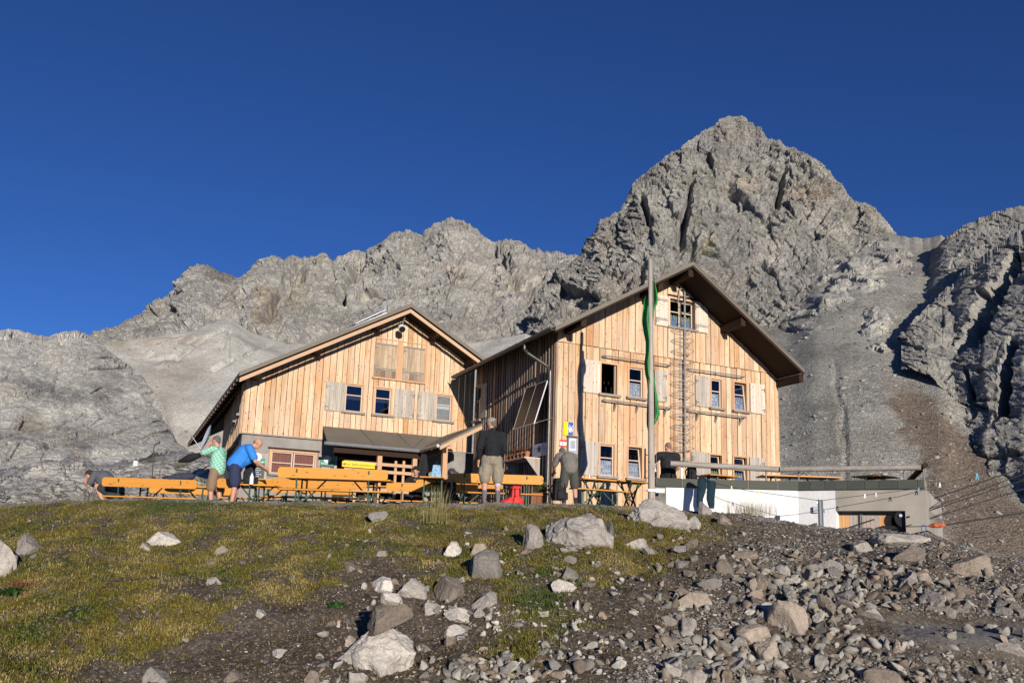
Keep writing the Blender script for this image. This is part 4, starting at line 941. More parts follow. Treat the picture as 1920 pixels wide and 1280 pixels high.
    for (px, dd, top_) in ((833, df + .2, zE - .12), (711, da + .2, zE - .3), (777, da + .2, zE - .3)):
        a = fr.hit(px, 865, dd)[0]; q = MB(); q.box(fr, a - .075, a + .075, dd - .075, dd + .075, g0, top_, R.random()); po = q.build('porch_post', M_frame, root)
        c = MB(); c.box(fr, a - .22, a + .22, dd - .06, dd + .06, top_ + .001, top_ + .11, .4); c.build('post_cap', M_frame, po)
    # counter front between the posts
    ct = MB(); a0 = s0 + .55; a1 = fr.hit(777, 865, da)[0]
    ct.box(fr, a0, a1, da + .3, da + .36, g0 + 1.42, g0 + 1.60, .2); ct.box(fr, a0, a1, da + .3, da + .37, g0 + 1.12, g0 + 1.2, .5); ct.build('counter_rail', M_fascia, root)
    gl = MB(); gx = fr.hit(686, 890, da)[0]; gl.box(fr, gx, a1 + .1, da + .32, da + .34, g0 + .35, g0 + .95); gl.build('counter_screen', plain('pale_screen', (.42, .5, .5), .25, var=.2), root)
    for za_, zb_ in ((862, 868), (876, 882)):
        p0, z_1 = fr.hit(645, za_, da + .22); p1, _ = fr.hit(778, za_ + 7, da + .22); _, z_0 = fr.hit(645, zb_, da + .22); q = MB(); q.box(fr, p0, p1, da + .20, da + .25, z_0, z_1, R.random()); q.build('serving_rail', M_fascia, root)
    for px_ in (668, 742, 757):
        p0, z_1 = fr.hit(px_, 864, da + .3); q = MB(); q.box(fr, p0 - .04, p0 + .04, da + .26, da + .32, g0 + .3, z_1, R.random()); q.build('serving_post', M_frame, root)
    sh_ = MB(); p0, z_1 = fr.hit(700, 885, .9); 
    for zz__ in (z_1, z_1 + .4): sh_.box(fr, s0 + .6, a1 - .1, 1.0, 1.3, zz__, zz__ + .03, .4)
    sh_.build('inner_shelf', M_frame, root)
    globals()['L_INFO'] = dict(g0=g0, zc=zc, s0=s0, da=da, df=df, s_e=s_e, zE=zE, zA=zA, sB=sB, WR=WR, ms=ms, sa=sa, za=za, sl=sl, zl=zl, sr=sr, OF=OF, gw=gw_, sf=sf, SL=SL)
    return root
small_hut()
# ================================================================== things on the terrace
def tz(x, y): return float(gz(np.array([x]), np.array([y]))[0])
def local(x, y, z, yaw=0): a = math.radians(yaw); return Fr((x, y), (math.cos(a), math.sin(a)), (-math.sin(a), math.cos(a))), z
M_orange = wood('beer_bench_planks', [(0, (0.52, 0.225, 0.036)), (1, (0.60, 0.28, 0.055))], grain=.18, knots=True, axis=0, rough=.45)
M_green = plain('green_steel', (0.035, 0.075, 0.055), .5, .2)
M_black = plain('black_cloth', (0.014, 0.014, 0.016), .85, var=.3); M_red = plain('red_nylon', (0.55, 0.03, 0.025), .6)
M_navy = plain('navy_cloth', (0.035, 0.04, 0.07), .85); M_white = plain('white_plastic', (0.75, 0.76, 0.78), .4, var=.05)
def bench(x, y, yaw, label, back=1, group='orange benches on the terrace', dz=0.0, L=2.2):
    """back: +1 the backrest is on the side away from us, -1 towards us, 0 none"""
    z = tz(x, y) + dz; fr, z = local(x, y, z, yaw); root = thing('bench', label, 'bench', (x, y, z), group); h = L / 2
    def rplank(name, d0, d1, z0, z1, horiz):
        m = MB(); k = .04
        if horiz: m.prism([fr.p(a, b, z0) for a, b in ((-h + k, d0), (h - k, d0), (h, d0 + k), (h, d1 - k), (h - k, d1), (-h + k, d1), (-h, d1 - k), (-h, d0 + k))], (0, 0, z1 - z0), R.random())
        else: m.prism([fr.p(a, d0, b) for a, b in ((-h + k, z0), (h - k, z0), (h, z0 + k), (h, z1 - k), (h - k, z1), (-h + k, z1), (-h, z1 - k), (-h, z0 + k))], fr.D * (d1 - d0), R.random())
        m.build(name, M_orange, root)
    rplank('seat', -.135, .135, z + .425, z + .452, True)
    if back: b0 = .16 * back; rplank('backrest', b0 - .014, b0 + .014, z + .66, z + .87, False)
    for e in (-1, 1):
        a = e * (h - .38); m = MB()
        for d in (-.11, .11): m.bar(fr.p(a, d, z), fr.p(a, d, z + .42), .03, .03)
        m.bar(fr.p(a, -.13, z + .015), fr.p(a, .13, z + .015), .03, .03); m.bar(fr.p(a, -.13, z + .41), fr.p(a, .13, z + .41), .03, .03); m.bar(fr.p(a, 0, z + .12), fr.p(a - e * .35, 0, z + .41), .015, .025)
        if back: m.bar(fr.p(a, .11 * back, z + .40), fr.p(a, .18 * back, z + .84), .03, .012, up=fr.D)
        m.build('leg', M_green, root)
    return root
def table(x, y, yaw, label, group='orange tables on the terrace', dz=0.0, L=2.2, cross=False, w_=.5):
    z = tz(x, y) + dz; fr, z = local(x, y, z, yaw); root = thing('table', label, 'table', (x, y, z), group); h = L / 2
    m = MB(); n = 3
    for i in range(n): d0 = -w_ / 2 + w_ * i / n; m.box(fr, -h, h, d0 + .003, d0 + w_ / n - .003, z + .74, z + .768, R.random())
    m.build('tabletop', M_orange, root)
    for e in (-1, 1):
        a = e * (h - .35); m = MB()
        if cross: m.bar(fr.p(a, -.22, z), fr.p(a, .22, z + .73), .035, .03); m.bar(fr.p(a + .035, .22, z), fr.p(a + .035, -.22, z + .73), .035, .03)
        else:
            for d in (-.2, .2): m.bar(fr.p(a, d, z), fr.p(a, d, z + .73), .03, .03)
            m.bar(fr.p(a, -.2, z + .02), fr.p(a, .2, z + .02), .03, .03); m.bar(fr.p(a, -.2, z + .45), fr.p(a, .2, z + .45), .02, .03)
        m.bar(fr.p(a, 0, z + .25), fr.p(a - e * .45, 0, z + .73), .018, .03); m.bar(fr.p(a, -.22, z + .725), fr.p(a, .22, z + .725), .03, .025); m.build('leg', M_green, root)
    return root
def px_at(px, D): return (px - 960) / FPX * D, D
def fit_dz(px, py_top, D, h):
    """height correction so that a thing of height h on the uneven terrace tops out where it should"""
    r = ray(px, py_top); x = r[0] * D; return x, float(r[2] * D - h - tz(x, D))
x, dz = fit_dz(287, 898, 19.7, .87); bench(x, 19.7, 0, 'orange bench seen from behind, standing alone left of the man in the green shirt', -1, dz=dz)
xb = x; bench(x + .25, 21.4, 0, 'orange bench facing us beyond the lone leftmost bench', 1, dz=dz - .03); table(x + .2, 20.55, 0, 'orange table behind the lone leftmost bench, dark jackets lying on it', dz=dz)
x, dz = fit_dz(628, 879.5, 16.9, .87); bench(x, 16.9, -1, 'orange bench seen from behind, nearest and longest in view before the porch', -1, dz=dz)
table(x - .05, 17.75, -1, 'orange table just behind the nearest middle bench', dz=dz); 
x, dz = fit_dz(596, 897, 19.3, .87); bench(x, 19.3, -1, 'orange bench showing its backrest just below the nearest middle bench backrest', 1, dz=dz)
x, dz = fit_dz(560, 900, 21.0, .87); bench(x, 21.0, -2, 'orange bench in the second row, partly hidden by the nearest middle bench', -1, dz=dz); table(x - .3, 21.9, -2, 'orange table near the rendered wall below the rust curtained window', dz=dz); bench(x - .1, 22.8, -2, 'orange bench against the rendered wall of the smaller hut', 1, dz=dz)
x, dz = fit_dz(492, 899, 19.4, .87); bench(x - .35, 19.45, -3, 'short orange bench end beside the man in the blue shirt', -1, dz=dz, L=1.3)
x, dz = fit_dz(930, 890, 19.5, .87); bench(x, 19.5, -1, 'orange bench seen from behind, half hidden by the man in khaki shorts', -1, dz=dz)
table(x - .1, 20.4, -1, 'orange table beyond the bench behind the man in khaki shorts', dz=dz)
x, dz = fit_dz(812, 907, 20.3, .87); bench(x, 20.3, -2, 'orange bench in front of the seated person in black', -1, dz=dz)
x2, dz2 = fit_dz(862, 898, 21.3, .87); bench(x2, 21.0, -2, 'orange bench right of the seated person in black', 1, dz=dz2 - .05)
x, dz = fit_dz(755, 911.5, 20.9, .77); table(x + .1, 21.2, -2, 'orange table the seated person in black leans on', dz=dz)
x, dz = fit_dz(818, 898.5, 19.3, .77); table(x, 19.4, 86, 'orange table standing end on in the middle of the terrace', dz=dz, L=1.7)
x, dz = fit_dz(1114, 899, 20.9, .768); table(x, 20.9, 24, 'small orange table with crossed legs under the left ground floor window', dz=dz, L=.95, cross=True, w_=.6)
x, dz = fit_dz(1180, 903, 21.2, .768); table(x, 21.2, 24, 'small orange table with crossed legs beside the flagpole', dz=dz, L=.9, cross=True, w_=.6)
x, dz = fit_dz(1125, 918, 20.3, .45); bench(x, 20.3, 24, 'backless bench in front of the small crossed leg tables', 0, dz=dz, L=1.6)
# ------------------------------------------------------------------ flagpole and flag
M_pole = wood('pole_wood', [(0, (0.40, 0.37, 0.33)), (1, (0.44, 0.41, 0.37))], grain=.8, knots=True, streak=.5, streakcol=(.22, .19, .16))
PD = 19.7
def flagpole():
    b = at(1222, 946, PD); t_ = at(1219.3, 486, PD); b[2] -= .4
    root = thing('flagpole', 'tall weathered grey wooden flagpole in front of the larger hut', 'flagpole', tuple(b))
    m = MB(); n = 10; m.tube([b + (t_ - b) * i / n for i in range(n + 1)], [.088 - .036 * i / n for i in range(n + 1)], 14); m.build('pole', M_pole, root, True)
    c = b + (t_ - b) * .115; m = MB(); m.box(Fr(c[:2], (1, 0), (0, 1)), -.1, .1, -.1, .1, c[2] - .02, c[2] + .02); m.build('clamp', M_zinc, root)
    m = MB(); m.box(Fr(c[:2], (1, 0), (0, 1)), .09, .30, -.03, .03, c[2] - .05, c[2] + .05); m.build('bracket', M_steel, root)
    m = MB(); m.tube([t_ + np.array([.05, -.1, -.02]), b + np.array([.10, -.12, .9])], .004, 5); m.build('halyard', M_steel, root)
flagpole()
def flag():
    M_flag = plain('flag_green', (0.03, 0.24, 0.06), .8, var=.12, scale=6); D = PD + .06
    prof = [(527, 1221, 1225), (545, 1214, 1229), (562, 1209, 1232.5), (572, 1207, 1231), (580, 1206, 1226), (600, 1205, 1224), (620, 1208, 1224), (640, 1212, 1224), (660, 1212, 1224), (680, 1209, 1224), (700, 1210.5, 1226), (715, 1214, 1228.5), (735, 1215, 1231), (755, 1214, 1234), (775, 1213, 1237), (786, 1213, 1233), (796, 1213, 1227), (808, 1216, 1222)]
    pr = np.array(prof, float); ys = np.linspace(527, 808, 60); nu = 26; P = np.zeros((60, nu, 3))
    for i, y in enumerate(ys):
        a, b = np.interp(y, pr[:, 0], pr[:, 1]), np.interp(y, pr[:, 0], pr[:, 2])
        for j in range(nu):
            u = j / (nu - 1); q = at(a + (b - a) * u, y, D); q[1] += .09 * math.sin(u * 11 + i * .05) + .05 * math.sin(u * 5 + i * .11); P[i, j] = q
    o = grid_mesh('flag', P, None, [M_flag], True); s_ = o.modifiers.new('t', 'SOLIDIFY'); s_.thickness = .006
    tag(o, 'green flag hanging limp in folds along the flagpole', 'flag')
flag()
# ------------------------------------------------------------------ escape ladder with cage on the larger hut
def ladder():
    fr = BF; a, z = fr.hit(1284, 640, -.16); zt = fr.hit(1284, 545, -.16)[1]; zb = fr.hit(1283, 868, -.16)[1]
    root = thing('escape_ladder', 'steel escape ladder with safety hoops on the facade of the larger hut', 'ladder', tuple(fr.p(a, -.16, zb)))
    m = MB(); m.tube([fr.p(a, -.16, zb), fr.p(a, -.16, zt - .05), fr.p(a - .03, -.17, zt + .03), fr.p(a - .11, -.17, zt + .06), fr.p(a - .19, -.15, zt - .0), fr.p(a - .2, -.10, zt - .35)], .028, 8); m.build('stile', M_steel, root)
    m = MB(); n = 14; z0 = zb + .1; z1 = fr.hit(1284, 622, -.16)[1]; hz = np.linspace(fr.hit(1284, 862, -.16)[1], z1, 13)
    for z_ in np.arange(zb + .1, zt - .1, .27):
        r_ = MB(); r_.tube([fr.p(a - .16, -.16, z_), fr.p(a + .16, -.16, z_), fr.p(a + .16, -.16, z_ + .05)], .011, 6); r_.build('rung', M_steel, root)
    for z_ in hz:
        h = MB(); h.tube([fr.p(a - .14 + .36 * math.cos(t), -.16 - .42 * max(0, math.sin(t)), z_) for t in np.linspace(-.0, math.pi, 15)], .009, 5); h.tube([fr.p(a - .5, -.16, z_), fr.p(a + .22, -.16, z_)], .008, 5); h.build('safety_hoop', M_steel, root)
    for t in (1.2, 2.3):
        h = MB(); h.tube([fr.p(a - .14 + .36 * math.cos(t), -.16 - .42 * math.sin(t), hz[0]), fr.p(a - .14 + .36 * math.cos(t), -.16 - .42 * math.sin(t), hz[-1])], .009, 5); h.build('cage_bar', M_steel, root)
    for z_ in (hz[1], hz[6], hz[-1]):
        h = MB(); h.bar(fr.p(a, -.16, z_ - .1), fr.p(a, .0, z_ - .1), .03, .03); h.build('wall_bracket', M_iron, root)
ladder()
# ------------------------------------------------------------------ solar panels, antenna, dish, lamp
def quad_panel(root, c, th, mats, frame_w, n=2):
    c = [np.array(p) for p in c]; nrm = np.cross(c[1] - c[0], c[3] - c[0]); nrm /= np.linalg.norm(nrm)
    if nrm[1] > 0: nrm = -nrm
    f = lambda u, v: (c[0] * (1 - u) + c[1] * u) * (1 - v) + (c[3] * (1 - u) + c[2] * u) * v
    for i in range(n):
        u0, u1 = i / n + .006, (i + 1) / n - .006; m = MB(); m.prism([f(u0, .01), f(u1, .01), f(u1, .99), f(u0, .99)], -nrm * th, .5); m.build('solar_cell_sheet', mats[0], root)
    fm = MB()
    for a, b in (((0, 0), (1, 0)), ((1, 0), (1, 1)), ((1, 1), (0, 1)), ((0, 1), (0, 0))): fm.bar(f(*a) - nrm * th * .4, f(*b) - nrm * th * .4, frame_w, th * 1.1, up=nrm)
    for i in range(1, n): fm.bar(f(i / n, .01) - nrm * th * .4, f(i / n, .99) - nrm * th * .4, .010, th, up=nrm)
    fm.build('panel_frame', mats[1], root)
    return nrm
def pv_mat():
    m, t = new_mat('solar_cells', (0.02, 0.02, 0.03), .35, 0, .25); tc = t.new('TexCoord'); b = t.new('TexBrick', offset=0.0); b.inputs['Scale'].default_value = 1.0
    b.inputs['Color1'].default_value = (0.030, 0.018, 0.014, 1); b.inputs['Color2'].default_value = (0.024, 0.015, 0.012, 1); b.inputs['Mortar'].default_value = (0.07, 0.055, 0.045, 1)
    b.inputs['Mortar Size'].default_value = .006; b.inputs['Brick Width'].default_value = 2.2; b.inputs['Row Height'].default_value = .13
    t.link(t.mapping(tc.outputs['Object'], (1, 1, 1), (math.radians(90), 0, 0)), b.inputs['Vector']); t.link(b.outputs[0], t.b.inputs['Base Color']); return m
M_pv = pv_mat(); M_alu = plain('aluminium', (.72, .73, .75), .4, .3, var=.05)
def wall_panel():
    sf = B_INFO['sf']
    def pt(px, py, off): a, z = sf.hit(px, py, -off); return sf.p(a, -off, z)
    c = [pt(986, 728, .16), pt(1026, 713, .16), pt(1001, 793, .75), pt(962.5, 805, .75)]
    root = thing('solar_panel', 'tilted brown solar panel mounted on the shaded side of the larger hut', 'solar panel', tuple((c[0] + c[2]) / 2)); quad_panel(root, c, .03, (M_pv, M_alu), .016)
    m = MB()
    for k in (.15, .85):
        p = c[3] * (1 - k) + c[2] * k; q = p - sf.N * .70; m2 = MB(); m2.bar(p, np.array([q[0], q[1], p[2] + .25]), .014, .014); m2.build('support_strut', M_iron, root)
wall_panel()
def roof_panel():
    I = L_INFO; fr = LF; rd = (I['za'] - I['zl']) / (I['sa'] - I['sl'])
    def onroof(px, py, up):
        r = ray(px, py); A = np.array([[r[0], -fr.F[0], -fr.D[0]], [r[1], -fr.F[1], -fr.D[1]], [r[2], -rd, 0]]); k, s, d = np.linalg.solve(A, np.array([fr.O[0], fr.O[1], I['za'] - rd * I['sa'] + up])); return s, d
    d0 = .5; s0, zh0 = LF.hit(667, 605.5, d0); s1, zh1 = LF.hit(722, 580.5, d0)
    zr = lambda s: I['za'] + rd * (s - I['sa'])
    c = [fr.p(s0, d0, zh0), fr.p(s1, d0, zh1), fr.p(s1, d0 + 1.0, zh1 + .06), fr.p(s0, d0 + 1.0, zh0 + .06)]
    root = thing('solar_panel', 'flat silver edged solar panel lying on the roof of the smaller hut', 'solar panel', tuple(c[0])); quad_panel(root, c, .035, (M_pv, M_zinc), .03, 1)
    for s in (s0 + .1, (s0 + s1) / 2, s1 - .1):
        q = MB(); zz_ = zh0 + (zh1 - zh0) * (s - s0) / (s1 - s0) - .04; q.box(fr, s - .03, s + .03, d0 + .05, d0 + .1, zr(s) - .05, zz_); q.box(fr, s - .03, s + .03, d0 + .9, d0 + .95, zr(s) - .05, zz_ + .05); q.build('mount', M_gut, root)
    m = MB(); m.bar(fr.p(s0 - .5, d0 - .1, zh0 - .62 * rd - .06), fr.p(s1 + .05, d0 - .1, zh1 - .14), .035, .04); m.build('mount_rail', M_alu, root)
    # antenna
    d1 = 1.6; sA = LF.hit(720, 582, d1)[0]; zt = LF.hit(722, 528, d1)[1]; zb_ = zr(sA) - .02
    an = thing('antenna', 'thin radio antenna mast with two upright rods on the smaller hut roof', 'antenna', tuple(fr.p(sA, d1, zb_)))
    m = MB(); m.tube([fr.p(sA, d1, zb_), fr.p(sA, d1, zb_ + (zt - zb_) * .62)], .018, 6); m.build('mast', M_zinc, an)
    m = MB(); zz = zb_ + (zt - zb_) * .58; m.tube([fr.p(sA - .12, d1, zz - .08), fr.p(sA + .3, d1, zz + .1)], .013, 6); m.ell(fr.p(sA, d1, zz), .05, .05, .05); m.build('cross_arm', M_gut, an)
    for dx, l0, l1 in ((.06, -.35, .75), (.28, -.4, .55)):
        m = MB(); m.tube([fr.p(sA + dx, d1, zz + l0 * .8), fr.p(sA + dx, d1, zz + l1)], .010, 6); m.build('rod', M_zinc, an)
roof_panel()
def gable_lamp():
    fr = LF; a, z = fr.hit(753, 615, -.55); p = fr.p(a, -.55, z); root = thing('floodlight', 'round white floodlight on a bent arm under the gable of the smaller hut', 'lamp', tuple(p))
    za, t_ = fr.hit(760, 588, -.7); m = MB(); m.tube([fr.p(za, -.8, t_), fr.p(a + .02, -.6, z + .15), p], .028, 8); m.build('arm', M_zinc, root)
    m = MB(); F2 = -fr.D * .8 + np.array([0, 0, -.6]); F2 /= np.linalg.norm(F2); m.tube([p - F2 * .10, p - F2 * .06, p + F2 * .06, p + F2 * .10], [.05, .12, .13, .13], 16); m.build('housing', M_white, root)
    m = MB(); m.tube([p + F2 * .101, p + F2 * .108], .115, 16); m.build('lens', plain('lens_dark', (.02, .02, .02), .15), root)
gable_lamp()
def dish():
    sf = L_INFO['sf']; p = at(385, 820, 28.6); root = thing('satellite_dish', 'pale satellite dish under the left eave of the smaller hut', 'satellite dish', tuple(p))
    ax = np.array([-.80, -.45, .25]); ax /= np.linalg.norm(ax); u = np.cross(ax, [0, 0, 1.0]); u /= np.linalg.norm(u); v = np.cross(u, ax); m = MB(); n = 24; k = 6; V = []; Fc = []
    for i in range(k + 1):
        r = .46 * i / k
        for j in range(n): t = 2 * math.pi * j / n; V.append(p + u * r * math.cos(t) * .92 + v * r * math.sin(t) - ax * (.09 - .09 * (i / k) ** 2))
    for i in range(k):
        for j in range(n): Fc.append((i * n + j, i * n + (j + 1) % n, (i + 1) * n + (j + 1) % n, (i + 1) * n + j))
    m.add(V, Fc); m.add([q - ax * .015 for q in V], [f[::-1] for f in Fc]); m.build('reflector', M_alu, root, True)
    m = MB(); m.bar(p - ax * .1, p - ax * .4 + np.array([.05, 0, 0]), .025, .025); m.build('wall_arm', M_gut, root); m = MB(); m.tube([p - v * .42, p + ax * .42 - v * .12], .012, 6); m.ell(p + ax * .42 - v * .12, .04, .04, .04); m.build('receiver', M_zinc, root)
dish()
# ------------------------------------------------------------------ signs
def text(name, body, fr, a, d, z, size, mat, parent, align='CENTER', italic=0):
    c = bpy.data.curves.new(name, 'FONT'); c.body = body; c.size = size; c.align_x = align; c.align_y = 'CENTER'; c.extrude = .003; c.shear = italic
    c.materials.append(mat); o = bpy.data.objects.new(name, c); COL.objects.link(o); P = fr.p(a, d, z)
    X = Vector(fr.F); Z = Vector(fr.N); Y = Z.cross(X); Mx = Matrix((X, Y, Z)).transposed().to_4x4(); o.rotation_euler = Mx.to_euler()
    o.location = P - world_loc(parent); o.parent = parent
    bpy.context.view_layer.update(); me = bpy.data.meshes.new_from_object(o.evaluated_get(bpy.context.evaluated_depsgraph_get())); n = bpy.data.objects.new(name, me); n.location = o.location; n.rotation_euler = o.rotation_euler; COL.objects.link(n); n.parent = parent
    bpy.data.objects.remove(o); n.name = name; return n
def paint(n, c, r=.5): return plain(n, c, r, var=.06)
M_yel = paint('sign_yellow', (.85, .60, .01)); M_signblue = paint('sign_blue', (.02, .10, .42)); M_signred = paint('sign_red', (.60, .04, .03)); M_signw = paint('sign_white', (.80, .80, .80)); M_ink = paint('ink_black', (.02, .02, .02)); M_slate = paint('slate_board', (.075, .09, .095), .7); M_head = paint('board_green', (.03, .22, .12)); M_chalk = paint('chalk', (.5, .52, .52), .9); M_greyp = paint('grey_panel', (.30, .33, .38))
def sign_yellow():
    fr = LF; da = L_INFO['da'] + .12; a0, z1 = fr.hit(642, 864.5, da); a1, z0 = fr.hit(703, 877, da); am, _ = fr.hit(672, 870, da); h = abs(fr.hit(642, 875, da)[1] - z1)
    zc = (fr.hit(642, 869.7, da)[1] + fr.hit(703, 872.5, da)[1]) / 2
    root = thing('sign', 'yellow sign with black lettering hanging under the porch gutter', 'sign', tuple(fr.p((a0 + a1) / 2, da, zc))); m = MB(); m.box(fr, a0, a1, da, da + .02, zc - h / 2, zc + h / 2); m.build('board', M_yel, root)
    text('lettering', 'keine Selbstbedienung', fr, (a0 + a1) / 2 + .03, da - .004, zc, .135, M_ink, root)
    m = MB(); q = [fr.p(a0 + .02, da - .003, zc), fr.p(a0 + .1, da - .003, zc + .045), fr.p(a0 + .1, da - .003, zc - .045)]; m.prism(q, fr.D * .002); m.build('arrow', M_signred, root)
sign_yellow()
def chalkboard(xl, yt, yb, xr, label, n, seed):
    fr = LF; d = -.06; a0, a1, z0, z1 = rect(fr, xl, yt, yb, xr, d); root = thing('chalkboard', label, 'chalkboard', tuple(fr.p((a0 + a1) / 2, d, z0)), 'beer garden chalkboards')
    m = MB(); m.box(fr, a0, a1, d, d + .03, z0, z1); m.build('board', M_slate, root); hz = (z1 - z0) * (.26 if n > 4 else .55); m = MB(); m.box(fr, a0 + .004, a1 - .004, d - .006, d - .001, z1 - hz, z1 + .001); m.build('header', M_head, root)
    text('lettering', 'Fohrenburger', fr, (a0 + a1) / 2, d - .009, z1 - hz * .68, (a1 - a0) * .165, M_signw, root)
    c = fr.p((a0 + a1) / 2 - .02, d - .008, z1 + .03); m = MB(); m.tube([c, c - fr.N * -.0 + fr.N * .012], .12, 18); e = m.build('emblem', M_signw, root); m = MB(); c2 = c + fr.N * .0125
    m.prism([c2 + fr.F * .085 * math.cos(t) + np.array([0, 0, .085 * math.sin(t)]) for t in np.linspace(0, 2 * math.pi, 19)[:-1]], fr.N * .003); m.build('emblem_ring', M_signred, e); m = MB(); c3 = c + fr.N * .016
    m.prism([c3 + fr.F * .068 * math.cos(t) + np.array([0, 0, .068 * math.sin(t)]) for t in np.linspace(0, 2 * math.pi, 19)[:-1]], fr.N * .003); m.bar(c3 + np.array([0, 0, -.05]), c3 + np.array([0, 0, .05]), .02, .008, mi=1); m.m[-6:] = [1] * 6; m.build('emblem_mark', [M_signw, M_signred], e)
    rr = random.Random(seed)
    for i in range(n):
        z = z1 - hz - .08 - i * (z1 - hz - z0 - .1) / n; m = MB(); x = a0 + .05
        while x < a0 + (a1 - a0) * rr.uniform(.5, .9): w_ = rr.uniform(.02, .06); m.box(fr, x, x + w_, d - .003, d - .001, z - .012, z + .012); x += w_ + .02
        m.build('chalk_line', M_chalk, root)
    p = MB(); p.box(fr, a0 - .06, a1 + .09, d + .035, d + .06, z0 - .3, z1 + .16); p.build('backing_board', M_shut, root)
chalkboard(471, 857, 897, 496, 'tall slate chalkboard with a green header beside the man in blue', 6, 1); chalkboard(601, 861.5, 879, 627, 'short slate chalkboard with a green header left of the yellow sign', 2, 2)
def facade_signs():
    fr = BF; d = -.07
    a0, a1, z0, z1 = rect(fr, 1057, 790, 815, 1074.5, d); am = a0 + (a1 - a0) * .48; root = thing('sign', 'square sign, half yellow and half blue with a white star, on the hut corner', 'sign', tuple(fr.p(am, d, z0)))
    m = MB(); m.box(fr, a0, am, d, d + .02, z0, z1); m.build('yellow_half', M_yel, root); m = MB(); m.box(fr, am + .002, a1, d, d + .02, z0 + .02, z1 - .0); m.build('blue_half', M_signblue, root); m = MB(); c = fr.p(am + (a1 - am) * .45, d - .004, z0 + (z1 - z0) * .45)
    for k in range(4): t = math.pi * k / 4 + .2; v = fr.F * math.cos(t) * .17 * (1 if k else 1) + np.array([0, 0, math.sin(t) * .17]); sc_ = .75 if k in (0,) else 1; m.bar(c - v * .55 * sc_, c + v * .75 * sc_, .022, .004, up=fr.N)
    m.build('star', M_signw, root)
    a0, a1, z0, z1 = rect(fr, 1050, 823.5, 836.5, 1062, d); root = thing('sign', 'small white sign with red bands and the number 01 on the hut corner', 'sign', tuple(fr.p(a0, d, z0)))
    m = MB(); m.box(fr, a0, a1, d, d + .02, z0, z1); m.build('board', M_signw, root)
    for q0, q1 in ((.72, 1.0), (0, .18)): m = MB(); m.box(fr, a0 - .001, a1 + .001, d - .004, d - .001, z0 + (z1 - z0) * q0, z0 + (z1 - z0) * q1); m.build('red_band', M_signred, root)
    text('lettering', '01', fr, (a0 + a1) / 2, d - .006, z0 + (z1 - z0) * .45, (z1 - z0) * .6, M_ink, root)
    a0, a1, z0, z1 = rect(fr, 1065, 819, 850, 1081, d); root = thing('notice_case', 'shallow grey notice case behind the bending man', 'notice case', tuple(fr.p(a0, d, z0)))
    m = MB(); m.box(fr, a0, a1, d - .04, d + .05, z0, z1); m.build('case', M_greyp, root); m = MB(); m.box(fr, a0 + .03, a0 + (a1 - a0) * .8, d - .047, d - .041, z0 + .1, z1 - .05); m.build('notice', M_signw, root); m = MB(); m.box(fr, a0 + .05, a0 + (a1 - a0) * .75, d - .052, d - .048, z0 + .14, z1 - .09); m.build('printed_panel', M_greyp, root); m = MB(); m.box(fr, a0 - .03, a1 + .03, d - .1, d + .05, z1 + .002, z1 + .03); m.build('case_roof', M_gut, root)
    sf = B_INFO['sf']; d = -.10
    q = [sf.hit(998.5, 834, d), sf.hit(1027.5, 828.5, d)]; q2 = sf.hit(997.5, 858, d); z1 = (q[0][1] + q[1][1]) / 2; z0 = q2[1]; a0, a1 = q[0][0], q[1][0]; root = thing('sign', 'weathered white board with faint blue lettering on the shaded hut side', 'sign', tuple(sf.p(a0, d, z0)))
    m = MB(); m.box(sf, a0, a1, d, d + .02, z0, z1); m.build('board', paint('faded_board', (.50, .54, .62)), root); rr = random.Random(3)
    for i, z in enumerate((z1 - .1, z1 - .18)):
        m = MB(); x = a0 + .15
        while x < a1 - .2: w_ = rr.uniform(.05, .12); m.box(sf, x, x + w_, d - .004, d - .001, z - .02, z + .02); x += w_ + .05
        m.build('faint_lettering', M_greyp, root)
    c = sf.p(a0 + (a1 - a0) * .45, d - .004, z0 + .22); m = MB()
    for k in range(3): t = math.pi * k / 3; v = sf.F * math.cos(t) * .11 + np.array([0, 0, math.sin(t) * .11]); m.bar(c - v, c + v, .035, .003, up=sf.N)
    m.build('flower_emblem', M_ink, root)
facade_signs()
